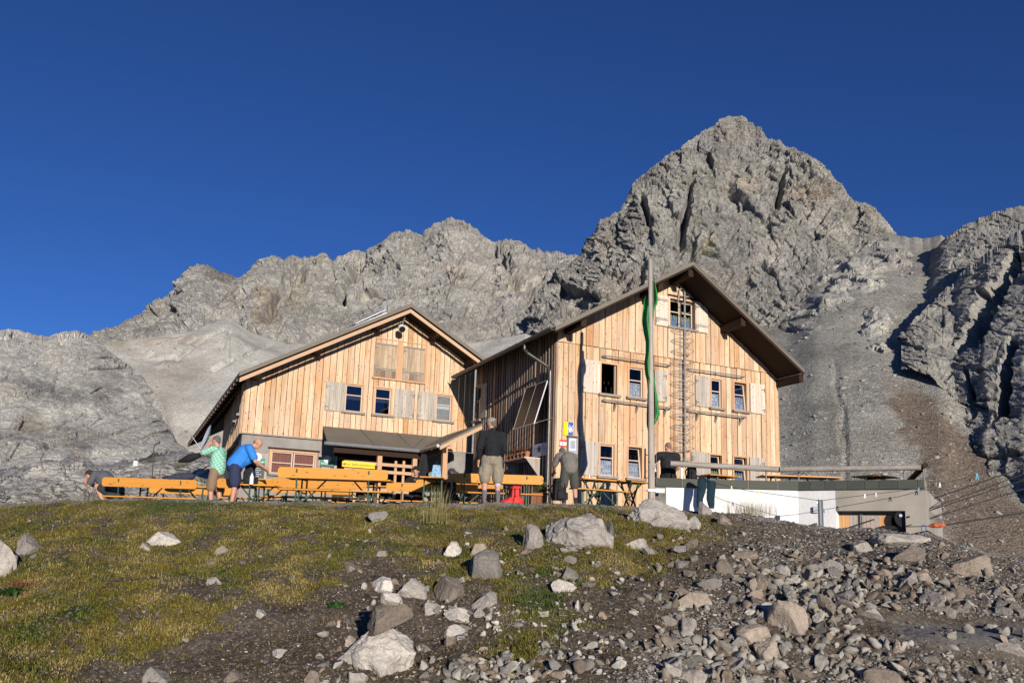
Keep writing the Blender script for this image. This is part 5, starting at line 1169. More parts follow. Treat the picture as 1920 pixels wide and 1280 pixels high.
# ------------------------------------------------------------------ flower shelf, planter
M_terra = plain('terracotta', (.42, .16, .08), .8); M_leaf = plain('leaf_green', (.05, .10, .03), .7, var=.4, scale=30); M_petal = plain('petal_red', (.60, .05, .04), .6, var=.2); M_plankb = wood('planter_wood', [(0, (0.20, 0.085, 0.04)), (1, (0.25, 0.11, 0.055))], grain=.4, knots=False)
def leaves(mb, c, r, n, size, mi, rr, flat=.7):
    for _ in range(n):
        p = np.array(c) + np.array([rr.gauss(0, r), rr.gauss(0, r), abs(rr.gauss(0, r * flat))]); a = rr.uniform(0, 6.28); b = rr.uniform(-.6, .9); u = np.array([math.cos(a), math.sin(a), b]) * size; v = np.array([-math.sin(a), math.cos(a), rr.uniform(-.3, .3)]) * size * .55
        mb.poly([p - u * .5, p + v * .5, p + u * .5, p - v * .5], .5, mi)
def flower_shelf():
    sf = B_INFO['sf']; off = .55; pts = [(sf.hit(944, 862.5, -off)[0], sf.hit(944, 862.5, -off)[1]), (sf.hit(986, 857.5, -off)[0], sf.hit(986, 857.5, -off)[1])]; a0, a1 = pts[0][0], pts[1][0]; z = (pts[0][1] + pts[1][1]) / 2
    root = thing('wall_shelf', 'sloping wooden wall shelf carrying red flower pots on the shaded hut side', 'shelf', tuple(sf.p((a0 + a1) / 2, -off / 2, z)))
    m = MB(); m.box(sf, a0, a1, -off - .05, -.06, z - .04, z); m.build('board', M_sash, root)
    for a in (a0 + .05, a1 - .05): m = MB(); m.prism([sf.p(a, -off, z - .041), sf.p(a, -.07, z - .041), sf.p(a, -.07, z - .6)], sf.F * .04); m.build('bracket', M_shut, root)
    rr = random.Random(5); n = 6
    for i in range(n):
        a = a0 + (a1 - a0) * (i + .5) / n; p = sf.p(a, -off + .1, z); r = thing('flower_pot', 'terracotta pot of red flowers in the row on the wall shelf', 'flower pot', tuple(p), 'flower pots on the wall shelf')
        m = MB(); m.tube([p + np.array([0, 0, .001]), p + np.array([0, 0, .13]), p + np.array([0, 0, .131]), p + np.array([0, 0, .16])], [.055, .08, .09, .09], 12); m.build('pot', M_terra, r); m = MB(); leaves(m, p + np.array([0, 0, .2]), .07, 60, .06, 0, rr); m.build('foliage', M_leaf, r); m = MB(); leaves(m, p + np.array([0, 0, .24]), .07, 26, .045, 0, rr); m.build('blossom', M_petal, r)
flower_shelf()
def planter():
    x, dz = fit_dz(1013, 917, 20.4, .62); y = 20.4; z = tz(x, y) + dz; fr, z = local(x, y, z, -10); root = thing('planter', 'reddish brown wooden planter box with a leafy plant at the hut corner', 'planter', (x, y, z)); m = MB(); t = .16; b_ = .13
    m.hexa([fr.p(-b_, -b_, z - .1), fr.p(b_, -b_, z - .1), fr.p(b_, b_, z - .1), fr.p(-b_, b_, z - .1)], [fr.p(-t, -t, z + .5), fr.p(t, -t, z + .5), fr.p(t, t, z + .5), fr.p(-t, t, z + .5)], .5)
    for q in (-.11, 0, .11): m.box(fr, q - .05, q + .05, -t - .006, -t + .02, z + .0, z + .49, R.random())
    m.box(fr, -t - .03, t + .03, -t - .03, t + .03, z + .5, z + .53, .8); m.build('box', M_plankb, root); rr = random.Random(2); m = MB(); leaves(m, (x + .03, y, z + .58), .12, 160, .09, 0, rr); m.build('foliage', plain('pale_leaf', (.16, .17, .05), .7, var=.4, scale=30), root)
planter()
# ------------------------------------------------------------------ retaining wall with the garage
M_lime = plain('limewash', (.66, .66, .65), .9, var=.16, scale=1.1, bump=.35, bscale=14); M_cw = plain('raw_concrete', (.33, .30, .255), .9, var=.18, scale=1.4, bump=.25, bscale=25)
M_cop = wood('coping_slate', [(0, (0.060, 0.068, 0.058)), (.5, (0.085, 0.092, 0.078)), (1, (0.055, 0.066, 0.062))], grain=.3, knots=False, axis=0); M_mort = plain('mortar', (.27, .25, .21), .95)
TW = [at(1249, 911, 20.0), at(1497, 920, 19.75), at(1566, 919, 19.3), at(1735, 915.5, 18.35)]
ZC = float(np.mean([p[2] for p in TW]))
def seg_frame(p, q): d = (q - p)[:2]; L = np.linalg.norm(d); F = d / L; return Fr(p[:2], F, (-F[1], F[0])), L
def terrace_wall():
    root = thing('retaining_wall', 'whitewashed retaining wall with a concrete garage end and dark stone coping', 'retaining wall', (TW[1][0], TW[1][1], .6)); zb = -.6
    m = MB()
    for i in (0, 1): f, L = seg_frame(TW[i], TW[i + 1]); m.box(f, 0 if i == 0 else .004, L, .0, .35, zb, ZC)
    m.build('white_wall', M_lime, root)
    f, L = seg_frame(TW[2], TW[3]); a0 = .002; a1 = f.hit(1698, 975)[0]; zt = f.hit(1600, 957)[1]; m = MB(); m.box(f, a0, L, .0, .35, zt, ZC); m.box(f, a1, L, 0, 1.8, zb, zt - .0); m.box(f, L - .3, L, .352, 5, zb, ZC); m.build('concrete_wall', M_cw, root)
    lb = MB(); f0, L0 = seg_frame(TW[0], TW[1]); lb.box(f0, -.28, -.004, -.03, .4, zb, ZC - .01); lb.build('stone_pier', plain('pier_stone', (.17, .16, .145), .9, var=.4, scale=5, bump=.4), root)
    fl = MB(); bq = [TW[0] + f0.D * .35, TW[1] + f0.D * .3, TW[2] + f.D * .35, TW[3] + f.D * .35, TW[3] + f.D * 5.5, BF.p(8.4, .5, 0), BF.p(3.2, -.14, 0)]
    fl.prism([np.array([p[0], p[1], 1.1]) for p in bq], (0, 0, .2)); fl.build('terrace_floor', M_conc, root)
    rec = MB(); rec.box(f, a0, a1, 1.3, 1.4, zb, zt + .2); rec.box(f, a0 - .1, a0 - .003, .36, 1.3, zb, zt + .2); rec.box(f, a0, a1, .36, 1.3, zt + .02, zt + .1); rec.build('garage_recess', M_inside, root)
    # wooden doors
    xs_ = [1565, 1592, 1614]; x2 = [1617, 1641, 1672]
    for k, xx in enumerate((xs_, x2)):
        d = MB(); q0, q1 = f.hit(xx[0], 975, .32)[0], f.hit(xx[2], 975, .32)[0]; n = 7
        for i in range(n): a = q0 + (q1 - q0) * i / n; d.box(f, max(a, a0 + .004), a + (q1 - q0) / n - .004, .30, .33, zb, zt - .08, .1 if (i < 4) == (k == 0) else .9)
        dr = d.build('garage_door', wood('garage_door_boards', [(0, (0.62, 0.36, 0.17)), (.4, (0.56, 0.33, .16)), (.6, (0.42, 0.36, 0.33)), (1, (0.46, 0.40, 0.37))], grain=.5), root); h = MB(); a = q1 if k == 0 else q0; h.tube([f.p(a, .27, zb), f.p(a, .27, zt - .05)], .018, 6); h.build('lock_bar', M_iron, dr)
    # coping: slabs with mortar joints
    cp_ = MB(); rr = random.Random(9)
    for i in range(3):
        f_, L_ = seg_frame(TW[i], TW[i + 1]); a = 0 if i else -.25
        while a < L_ - .02:
            w_ = min(rr.uniform(.25, .42) if i else rr.uniform(.5, .8), L_ - a); w_ = L_ - a if L_ - a - w_ < .12 else w_; cp_.box(f_, a + .008, a + w_ - .012, -.06, .45, ZC + .002, ZC + .21 + rr.uniform(-.008, .008), rr.random()); a += w_
    cp = cp_.build('coping', M_cop, root); mo = MB()
    for i in range(3): f_, L_ = seg_frame(TW[i], TW[i + 1]); mo.box(f_, -.2 if i == 0 else 0, L_, -.045, .44, ZC + .003, ZC + .19)
    mo.build('mortar_bed', M_mort, cp)
    return f, a1, zt
GF, GA1, GZT = terrace_wall()
M_log = wood('log_wood', [(0, (0.33, 0.31, 0.28)), (1, (0.37, 0.35, 0.32))], grain=.8, knots=False, axis=0, streak=.4, streakcol=(.2, .18, .16))
def railing():
    d = .15; root = thing('handrail', 'round log handrail on steel posts above the stone coping', 'handrail', (TW[1][0], TW[1][1], ZC + .2)); L_ = [at(1257, 868.5, 20.05), at(1462, 880, 19.85), at(1463, 879.5, 19.8), at(1727, 876, 18.5)]
    for a, b, r in ((0, 1, .068), (2, 3, .062)): m = MB(); m.tube([L_[a], (L_[a] + L_[b]) / 2, L_[b]], r, 12); m.build('log', M_log, root, False)
    m = MB(); e = L_[3] + np.array([.09, .05, 0]); m.tube([e + np.array([-.02, -.1, .05]), e + np.array([.35, 1.6, -.2])], .065, 12); m.build('end_log', M_dark, root)
    for px, py, D in ((1278, 874, 20.1), (1436, 882, 19.9), (1497, 880, 19.75), (1695, 878, 18.7), (1731, 878, 18.45)):
        p = at(px, py, D); q = np.array([p[0], p[1], ZC + .2]); m = MB(); m.tube([q, p - np.array([0, 0, .02]), p + np.array([.05, 0, .0])], .018, 6); m.build('post', M_iron if px > 1430 else M_alu, root)
railing()
for px, py, D, L, yaw, lb in ((1345, 892, 21.6, 1.0, 25, 'wooden table edge behind the coping below the window beside the hanging trousers'), (1497, 893.5, 21.5, 2.0, 0, 'long wooden table behind the log handrail beside the hut corner'), (1640, 893, 19.6, .8, 35, 'small wooden table with a tilted top near the garage end of the terrace')):
    x, dz = fit_dz(px, py, D, .77); table(x, D, yaw, lb, group='tables on the garage terrace', dz=dz, L=L, w_=.7)
# ------------------------------------------------------------------ washing line, cables, winch, post
M_wire = plain('wire_dark', (.03, .03, .03), .6)
def wire(name, label, pts, r, cat, mat=None):
    P = []; 
    for a, b in zip(pts[:-1], pts[1:]):
        for i in range(8): P.append(a + (b - a) * i / 8)
    P.append(pts[-1]); m = MB(); m.tube(P, r, 6); o = m.build(name, mat or M_wire); return tag(o, label, cat)
wl = [at(1303, 897, 19.55), at(1400, 919, 19.0), at(1538, 938, 18.35), at(1735, 914, 17.9), at(1925, 866, 17.4), at(2150, 800, 17)]
wire('washing_line', 'thin washing line running from the trousers past the steel post to the right', wl, .006, 'washing line')
for i, (a, b, q, d0) in enumerate((((1590, 990), (1925, 874), 'upper steel cable rising steeply from the garage door across the scree', 18.7), ((1703, 968), (1925, 886), 'thin steel cable rising from the top of the winch', 18.5), ((1703, 969.5), (1925, 898), 'thin steel cable just under the topmost winch cable', 18.5), ((1700, 986), (1925, 914), 'lowest thin steel cable leaving the foot of the winch', 18.4))):
    s_ = (b[1] - a[1]) / (b[0] - a[0]); A_1 = at(a[0], a[1], d0); B_1 = at(2300, a[1] + s_ * (2300 - a[0]), 30); wire('cable', q, [A_1, B_1], .016 if i == 0 else .011, 'cable')
wire('rope', 'thick dark rope stretched to the right from the orange rag', [at(1772, 984, 17.6), at(1925, 960, 18), at(2300, 902, 24)], .019, 'rope'); wire('rope', 'short dark rope between the winch and the orange rag', [at(1700, 987, 18.2), at(1744, 986, 17.7)], .008, 'rope')
def rag():
    m = MB(); pts = [at(1741, 986, 17.65), at(1752, 984.5, 17.6), at(1762, 984, 17.58), at(1772, 984, 17.6)]; m.tube(pts, [.02, .055, .06, .02], 9); o = m.build('rag', plain('orange_nylon', (.42, .10, .04), .7, var=.5, scale=15)); tag(o, 'dark orange rag knotted round the rope end right of the garage', 'rag')
    m = MB(); c = at(1732, 990, 17.7); m.tube([c + np.array([.05 * math.cos(t), 0, .075 * math.sin(t)]) for t in np.linspace(0, 6.28, 14)], .009, 6); m.tube([c + np.array([0, 0, -.075]), c + np.array([0, 0, -.19])], .009, 6); tag(m.build('rope_loop', plain('blue_rope', (.04, .10, .30), .7)), 'small blue rope loop hanging beside the orange rag', 'rope loop')
rag()
def winch():
    c = GF.p(GA1 - .02, .25, 0); z = GF.hit(1700, 972, .25)[1]; c[2] = z; root = thing('winch', 'black cable winch in the garage opening', 'winch', tuple(c)); F = GF.F
    m = MB(); m.tube([c - GF.D * .12, c + GF.D * .25], .14, 16); m.build('drum', M_ink, root); m = MB(); m.tube([c - GF.D * .17, c - GF.D * .121], .21, 18); m.build('flange', M_ink, root); m = MB(); m.box(GF, GA1 - .5, GA1 - .05, .15, .5, z - .75, z - .16); m.build('frame', M_ink, root); m = MB(); m.tube([c - GF.D * .19 + F * -.08 + np.array([0, 0, .06]), c - GF.D * .2 + F * -.08 + np.array([0, 0, .06])], .035, 10); m.build('bolt', M_alu, root)
winch()
def post():
    b = at(1538.5, 990, 18.35); t = at(1538.5, 936.5, 18.35); b[2] -= .3; root = thing('steel_post', 'upright galvanised steel post holding the washing line before the white wall', 'post', tuple(b)); fr, _ = local(b[0], b[1], 0, 20); m = MB()
    for q in ((-.05, .05, -.008, .008), (-.05, -.035, -.05, -.009), (.035, .05, -.05, -.009)): m.box(fr, *q, b[2], t[2])
    m.build('beam', M_zinc, root); m = MB(); m.tube([t + np.array([-.06, 0, -.04]), t + np.array([-.09, 0, -.07])], .02, 6); m.build('line_hook', M_zinc, root)
    p = at(1531, 955, 19.45); m = MB(); f_, _ = seg_frame(TW[1], TW[2]); a, z = f_.hit(1531, 955, -.02); m.box(f_, a - .06, a + .06, -.07, -.004, z - .07, z + .07); tag(m.build('socket_box', plain('grey_box', (.5, .5, .5), .6)), 'small grey socket box on the white wall left of the steel post', 'socket box')
post()
def onl(px): 
    pr = [project(p[None]) for p in wl]; xs_ = [float(q[0][0]) for q in pr]; i = max(0, min(len(wl) - 2, int(np.searchsorted(xs_, px)) - 1)); k = (px - xs_[i]) / (xs_[i + 1] - xs_[i]); return wl[i] + (wl[i + 1] - wl[i]) * k
for px, c, lb in ((1372, (.75, .66, .35), 'leftmost of the two pale yellow clothes pegs'), (1423, (.70, .55, .25), 'pale yellow clothes peg further right, before the white wall'), (1622, (.8, .8, .8), 'white clothes peg before the left part of the concrete wall'), (1643, (.62, .60, .55), 'greyish clothes peg just right of the white peg before the concrete'), (1722, (.08, .30, .42), 'blue clothes peg near the end of the concrete wall'), (1762, (.75, .76, .85), 'white clothes peg just right of the garage, before the scree'), (1832, (.05, .30, .42), 'large blue clothes peg farthest right on the washing line')):
    p = onl(px); r = thing('clothes_peg', lb, 'clothes peg', tuple(p), 'pegs on the washing line'); mt = plain('peg', c, .5)
    for e in (-1, 1): m = MB(); k = 1.3 if px == 1832 else .8; m.bar(p + np.array([.004 * e, -.012, .03 * k]), p + np.array([.022 * e * k, -.012, -.085 * k]), .014 * k, .012, up=(0, 1, 0)); m.build('peg_half', mt, r)
def jeans():
    M_j = plain('dark_teal_denim', (.007, .024, .036), .9, var=.25, scale=9); root = thing('trousers', 'dark teal trousers hung over the washing line before the white wall', 'trousers', tuple(at(1324, 897, 19.4)))
    for rows in ([(893, 1311, 1316), (897, 1309, 1324), (903, 1308, 1325), (915, 1307.5, 1324.5), (925, 1307, 1322), (935, 1306.5, 1318.5), (944, 1306, 1318), (950, 1307, 1318)], [(901, 1326, 1341), (906, 1326, 1342.5), (915, 1325.5, 1342), (925, 1325, 1341), (935, 1324.5, 1340), (945, 1327, 1340), (953, 1330, 1339)]):
        nu = 14; P = []
        for y, a, b in rows:
            P.append([at(a + (b - a) * (.5 - .5 * math.cos(t)), y, 19.38 - .05 * math.sin(t)) for t in np.linspace(0, 2 * math.pi, nu)])
        P = np.array(P); V = P.reshape(-1, 3); m = MB(); n = len(rows)
        for i in range(n - 1):
            for j in range(nu - 1): m.poly([P[i, j], P[i, j + 1], P[i + 1, j + 1], P[i + 1, j]])
        m.poly(list(P[0])); m.poly(list(P[-1])); m.build('leg', M_j, root)
    m = MB(); m.tube([at(1318, 896, 19.36), at(1327, 901, 19.36), at(1333, 904, 19.36)], .035, 8); m.build('waistband', M_j, root)
jeans()
# ------------------------------------------------------------------ bags, bottles, small things
def blob(name, lumps, mat, label=None, cat=None, parent=None, vox=.02, group=None, smooth_it=4):
    m = MB()
    for c, r in lumps: m.ell(c, *(r if hasattr(r, '__len__') else (r, r, r)))
    o = m.build(name, mat, parent); rm = o.modifiers.new('r', 'REMESH'); rm.mode = 'VOXEL'; rm.voxel_size = vox; rm.use_smooth_shade = True; s_ = o.modifiers.new('s', 'SMOOTH'); s_.factor = .5; s_.iterations = smooth_it
    if label: tag(o, label, cat, group)
    return o
def backpack(px, py, D, s, mat, label, strap=M_black, yaw=20):
    p = at(px, py, D); root = thing('backpack', label, 'backpack', tuple(p)); a = math.radians(yaw); fr = Fr(p[:2], (math.cos(a), math.sin(a)), (-math.sin(a), math.cos(a))); z = p[2]; P = fr.p
    def bag(name, x0, x1, d0, d1, z0, z1, tp=.75, par=None, it=5):
        m = MB(); xm = (x0 + x1) / 2; k = tp; m.hexa([P(x0, d0, z0), P(x1, d0, z0), P(x1, d1, z0), P(x0, d1, z0)], [P(xm + (x0 - xm) * k, d0 * k, z1), P(xm + (x1 - xm) * k, d0 * k, z1), P(xm + (x1 - xm) * k, d1, z1), P(xm + (x0 - xm) * k, d1, z1)])
        o = m.build(name, mat, par or root); rm = o.modifiers.new('r', 'REMESH'); rm.mode = 'VOXEL'; rm.voxel_size = .016; rm.use_smooth_shade = True; q = o.modifiers.new('s', 'SMOOTH'); q.factor = .5; q.iterations = it; return o
    bag('pack', -.16 * s, .15 * s, -.12 * s, .1 * s, z, z + .44 * s); bag('lid', -.15 * s, .15 * s, -.13 * s, .11 * s, z + .42 * s, z + .52 * s, .7); bag('front_pocket', -.11 * s, .10 * s, -.19 * s, -.10 * s, z + .03 * s, z + .25 * s, .8)
    bag('side_pocket', .14 * s, .21 * s, -.07 * s, .06 * s, z + .02, z + .2 * s, .8)
    for e in (-1, 1): m = MB(); m.tube([P(e * .08 * s, .1 * s, z + .42 * s), P(e * .13 * s, .2 * s, z + .3 * s), P(e * .13 * s, .12 * s, z + .05 * s)], .018, 6); m.build('strap', strap, root); m = MB(); m.tube([P(e * .07 * s, -.135 * s, z + .46 * s), P(e * .08 * s, -.20 * s, z + .2 * s)], .008, 5); m.build('lid_strap', strap, root)
backpack(966, 946, 19.0, .82, M_red, 'bright red backpack on the ground under the bench right of the man in khaki')
blob('stuff_sack', [(at(951, 941, 18.9), (.16, .1, .07)), (at(957, 938, 18.9), (.08, .08, .09))], M_red, 'red stuff sack lying left of the red backpack', 'sack')
backpack(467, 908, 18.6, .9, M_black, 'black backpack on the table edge in front of the man in blue'); backpack(1048, 938, 19.6, 1.0, M_black, 'large black backpack leaning before the drainpipe'); backpack(1297, 899, 20.2, .7, M_black, 'black backpack on the coping left of the hanging trousers')
backpack(845, 938, 19.2, .8, M_black, 'black backpack under the bench left of the man in khaki')
blob('jacket', [(at(322, 896, 20.5), (.25, .15, .06)), (at(335, 894, 20.5), (.18, .15, .10)), (at(347, 894, 20.5), (.2, .14, .11)), (at(357, 893, 20.5), (.12, .12, .09))], M_navy, 'dark navy jacket heaped on the table behind the leftmost bench', 'jacket')
def bottle(px, py, D, h, mat, cap, label):
    p = at(px, py, D); root = thing('bottle', label, 'bottle', tuple(p)); m = MB(); r = h * .15; m.tube([p + np.array([0, 0, z * h]) for z in (0, .05, .62, .76, .86)], [r * .9, r, r, r * .5, r * .42], 12); m.build('body', mat, root); m = MB(); m.tube([p + np.array([0, 0, .861 * h]), p + np.array([0, 0, h])], r * .5, 10); m.build('cap', cap, root)
bottle(471, 908, 18.2, .28, M_white, M_signblue, 'white plastic bottle with a blue cap under the hands of the man in blue'); bottle(1105, 899.5, 20.8, .14, M_white, M_white, 'small white salt shaker on the small crossed leg table')
x, y = px_at(471, 18.3); table(x + .15, 18.5, 0, 'dark topped table end in front of the man in blue', dz=at(471, 908, 18.4)[2] - tz(x + .15, 18.5) - .77, L=.9)
def sack(name, p, w_, dp, h, mat, label, cat, tp=.6, strap=True):
    root = thing(name, label, cat, tuple(p)); m = MB(); q = lambda x, y, z: np.array(p) + np.array([x, y, z]); k = tp
    m.hexa([q(-w_, -dp, 0), q(w_, -dp, 0), q(w_ * .9, dp, 0), q(-w_, dp, 0)], [q(-w_ * k, -dp * .5, h), q(w_ * k, -dp * .4, h * .96), q(w_ * k, dp * .4, h), q(-w_ * k * .9, dp * .5, h * 1.02)]); m.hexa([q(-w_ * .2, -dp * 1.15, h * .05), q(w_ * .5, -dp * 1.2, h * .02), q(w_ * .5, 0, h * .02), q(-w_ * .2, 0, h * .05)], [q(-w_ * .1, -dp * .7, h * .7), q(w_ * .25, -dp * .7, h * .8), q(w_ * .2, 0, h * .8), q(-w_ * .1, 0, h * .7)])
    o = m.build('body', mat, root); rm = o.modifiers.new('r', 'REMESH'); rm.mode = 'VOXEL'; rm.voxel_size = .014; rm.use_smooth_shade = True; s_ = o.modifiers.new('s', 'SMOOTH'); s_.factor = .5; s_.iterations = 4
    m = MB(); m.tube([q(-w_ * .3, 0, h * .95), q(0, 0, h + .12), q(w_ * .3, 0, h * .95)], .012, 6); m.build('strap', M_black, root)
def hanging():
    sack('coat', at(793, 893, 23.2), .17, .10, .62, M_black, 'black coat hanging under the porch roof', 'coat', .45); sack('bag', at(818, 895, 22.4), .14, .09, .34, plain('pale_blue_bag', (.20, .36, .50), .7, var=.4, scale=14), 'pale blue bag hanging at the porch post', 'bag', .7)
hanging()
def mast():
    b = at(285, 912, 34); t = at(289, 836, 34); root = thing('weather_mast', 'thin grey mast with a bent tip on the rock slabs', 'mast', tuple(b)); m = MB(); m.tube([b - np.array([0, 0, .6]), t], .022, 6); m.build('pole', M_gut, root); m = MB(); m.tube([t, at(290, 834, 34), at(297, 830, 34), at(299, 832, 34), at(299.5, 826, 34)], .03, 6); m.build('wind_vane', M_gut, root)
    b = at(254, 871, 33); m = MB(); m.tube([b - np.array([0, 0, .05]), b + np.array([0, 0, .15])], .09, 12); tag(m.build('marker', M_white), 'small white round marker on the rock slabs left of the mast', 'marker'); 
mast()
# ================================================================== people
M_skin = plain('skin', (.48, .25, .17), .55, var=.06, scale=12); M_hairg = plain('hair_grey', (.12, .10, .09), .8, var=.3, scale=60); M_hairb = plain('hair_brown', (.035, .02, .013), .8, var=.3, scale=60); M_shoe = plain('shoe_tan', (.20, .12, .07), .7); M_shoed = plain('shoe_dark', (.03, .028, .026), .7); M_eye = plain('eye', (.02, .015, .012), .3)
def check_mat():
    m, t = new_mat('green_check_shirt', (.3, .6, .45), .85); tc = t.new('TexCoord'); b = t.new('TexBrick', offset=0.0); b.inputs['Scale'].default_value = 1; b.inputs['Color1'].default_value = (.30, .58, .42, 1); b.inputs['Color2'].default_value = (.34, .62, .46, 1); b.inputs['Mortar'].default_value = (.10, .30, .26, 1); b.inputs['Mortar Size'].default_value = .006; b.inputs['Brick Width'].default_value = .07; b.inputs['Row Height'].default_value = .06
    t.link(t.mapping(tc.outputs['Object'], (1, 1, 1), (math.radians(90), 0, .6)), b.inputs['Vector']); t.link(b.outputs[0], t.b.inputs['Base Color']); return m
def V3(*a): return np.array(a, float)
class Person:
    """joints in body space: x right, y forwards, z up from the standing point; one voxel skin over tapered limbs"""
    def __init__(s, label, px, py, D, yaw, scale=1.0):
        p = at(px, py, D); s.p = p; s.root = thing('person', label, 'person', tuple(p)); a = math.radians(yaw); s.sc = scale
        s.Rm = np.array([[math.cos(a), -math.sin(a), 0], [math.sin(a), math.cos(a), 0], [0, 0, 1]])
    def w(s, q): return s.p + s.Rm @ (np.array(q, float) * s.sc)
    def piece(s, name, caps, mat, vox=.013, it=4, parent=None):
        m = MB()
        for c in caps:
            if isinstance(c[0], str):  # ellipsoid: centre, radii, optional rotation about x
                rot = s.Rm
                if len(c) > 3: t = c[3]; rot = s.Rm @ np.array([[1, 0, 0], [0, math.cos(t), -math.sin(t)], [0, math.sin(t), math.cos(t)]])
                m.ell(s.w(c[1]), *(np.array(c[2]) * s.sc), rot=rot, n=16)
            else:
                p0, p1, r0, r1 = c[:4]; p0, p1 = np.array(p0, float), np.array(p1, float); n = 6; L = np.linalg.norm(p1 - p0) + 1e-6; d = (p1 - p0) / L
                pts = [p0 - d * r0 * .9, p0 - d * r0 * .55] + [p0 + (p1 - p0) * i / n for i in range(n + 1)] + [p1 + d * r1 * .55, p1 + d * r1 * .9]; rs = [r0 * .35, r0 * .82] + [r0 + (r1 - r0) * i / n for i in range(n + 1)] + [r1 * .82, r1 * .35]
                m.tube([s.w(q) for q in pts], [r * s.sc for r in rs], 12)
        o = m.build(name, mat, parent or s.root); r = o.modifiers.new('r', 'REMESH'); r.mode = 'VOXEL'; r.voxel_size = vox; r.use_smooth_shade = True
        k = o.modifiers.new('s', 'SMOOTH'); k.factor = .5; k.iterations = it; return o
    def hand(s, wr, d, up):
        """palm, five bent fingers of different lengths and a thumb from the side of the palm"""
        wr = np.array(wr, float); d = np.array(d, float); d /= np.linalg.norm(d); up = np.array(up, float); up = up - d * (up @ d); up /= np.linalg.norm(up); x = np.cross(d, up); c = [(wr, wr + d * .075, .026, .03), (wr + x * .018 + d * .02, wr + x * .024 + d * .08, .018, .018), (wr - x * .018 + d * .02, wr - x * .024 + d * .08, .018, .018)]
        for k, l in zip((-.030, -.010, .010, .030), (.062, .074, .070, .055)):
            b = wr + d * .085 + x * k; m_ = b + d * l * .5 - up * .008; c += [(b, m_, .0105, .0095), (m_, m_ + (d * .75 - up * .65) * l * .55, .0095, .008)]
        t = wr + d * .025 + x * .03; c += [(t, t + (d * .6 + x * .75) * .04, .013, .012), (t + (d * .6 + x * .75) * .04, t + (d * .95 + x * .55) * .068, .011, .009)]; return c
    def head(s, c, face, tilt=0.0):
        """skull, jaw, nose, ears, neck stub; face = horizontal heading of the nose in body space"""
        c = np.array(c, float); f = np.array(face, float); f /= np.linalg.norm(f); up = V3(0, 0, 1) - f * f[2]; up /= np.linalg.norm(up); x = np.cross(f, up)
        caps = [('e', c + up * .02, (.077, .095, .105) if abs(f[1]) > abs(f[0]) else (.095, .077, .105)), (c - up * .055 + f * .03, c - up * .07 + f * .045, .058, .045), (c + f * .085 - up * .0, c + f * .103 - up * .025, .012, .016), (c + f * .07 - up * .06, c + f * .088 - up * .058, .02, .016)]
        for e in (-1, 1): caps.append((c + x * e * .078 - f * .005 + up * .015, c + x * e * .084 - f * .012 - up * .025, .013, .011))
        s.hc, s.hf, s.hu, s.hx = c, f, up, x; return caps
    def eyes(s):
        for e in (-1, 1): m = MB(); m.ell(s.w(s.hc + s.hf * .082 + s.hu * .012 + s.hx * e * .032), *(V3(.011, .011, .008) * s.sc), n=8); m.build('eye', M_eye, s.root)
    def hair(s, mat, cover=.6): s.piece('hair', [('e', s.hc + s.hu * .035 - s.hf * .015, (.083, .097, .10) if abs(s.hf[1]) > abs(s.hf[0]) else (.097, .083, .10)), (s.hc - s.hf * .06 + s.hu * .02, s.hc - s.hf * .06 - s.hu * .04, .055, .045)], mat, .012)
    def cap(s, mat):
        s.piece('cap', [('e', s.hc + s.hu * .055 - s.hf * .005, (.092, .106, .085) if abs(s.hf[1]) > abs(s.hf[0]) else (.106, .092, .085))], mat, .012); s.piece('cap_brim', [(s.hc + s.hf * .08 + s.hu * .06 + s.hx * .04, s.hc + s.hf * .155 + s.hu * .04 + s.hx * .03, .018, .012), (s.hc + s.hf * .08 + s.hu * .06 - s.hx * .04, s.hc + s.hf * .155 + s.hu * .04 - s.hx * .03, .018, .012), (s.hc + s.hf * .09 + s.hu * .06, s.hc + s.hf * .165 + s.hu * .04, .02, .012)], mat, .009)
def leg_caps(h, k, a, t=0): return [(h, k, .085, .058), (k, k + (np.array(a) - k) * .35, .056, .058), (k + (np.array(a) - k) * .3, a, .058, .036)]
def shoe_caps(a, f, lift=0): a = np.array(a, float); f = np.array(f, float); return [(a + V3(0, 0, -.03), a + V3(0, 0, -.045) - f * .03, .042, .04), (a - f * .035 + V3(0, 0, -.055), a + f * .14 + V3(0, 0, -.062), .038, .034), (a + f * .0 + V3(0, 0, .03), a, .04, .04)]
FWD = V3(0, 1, 0)
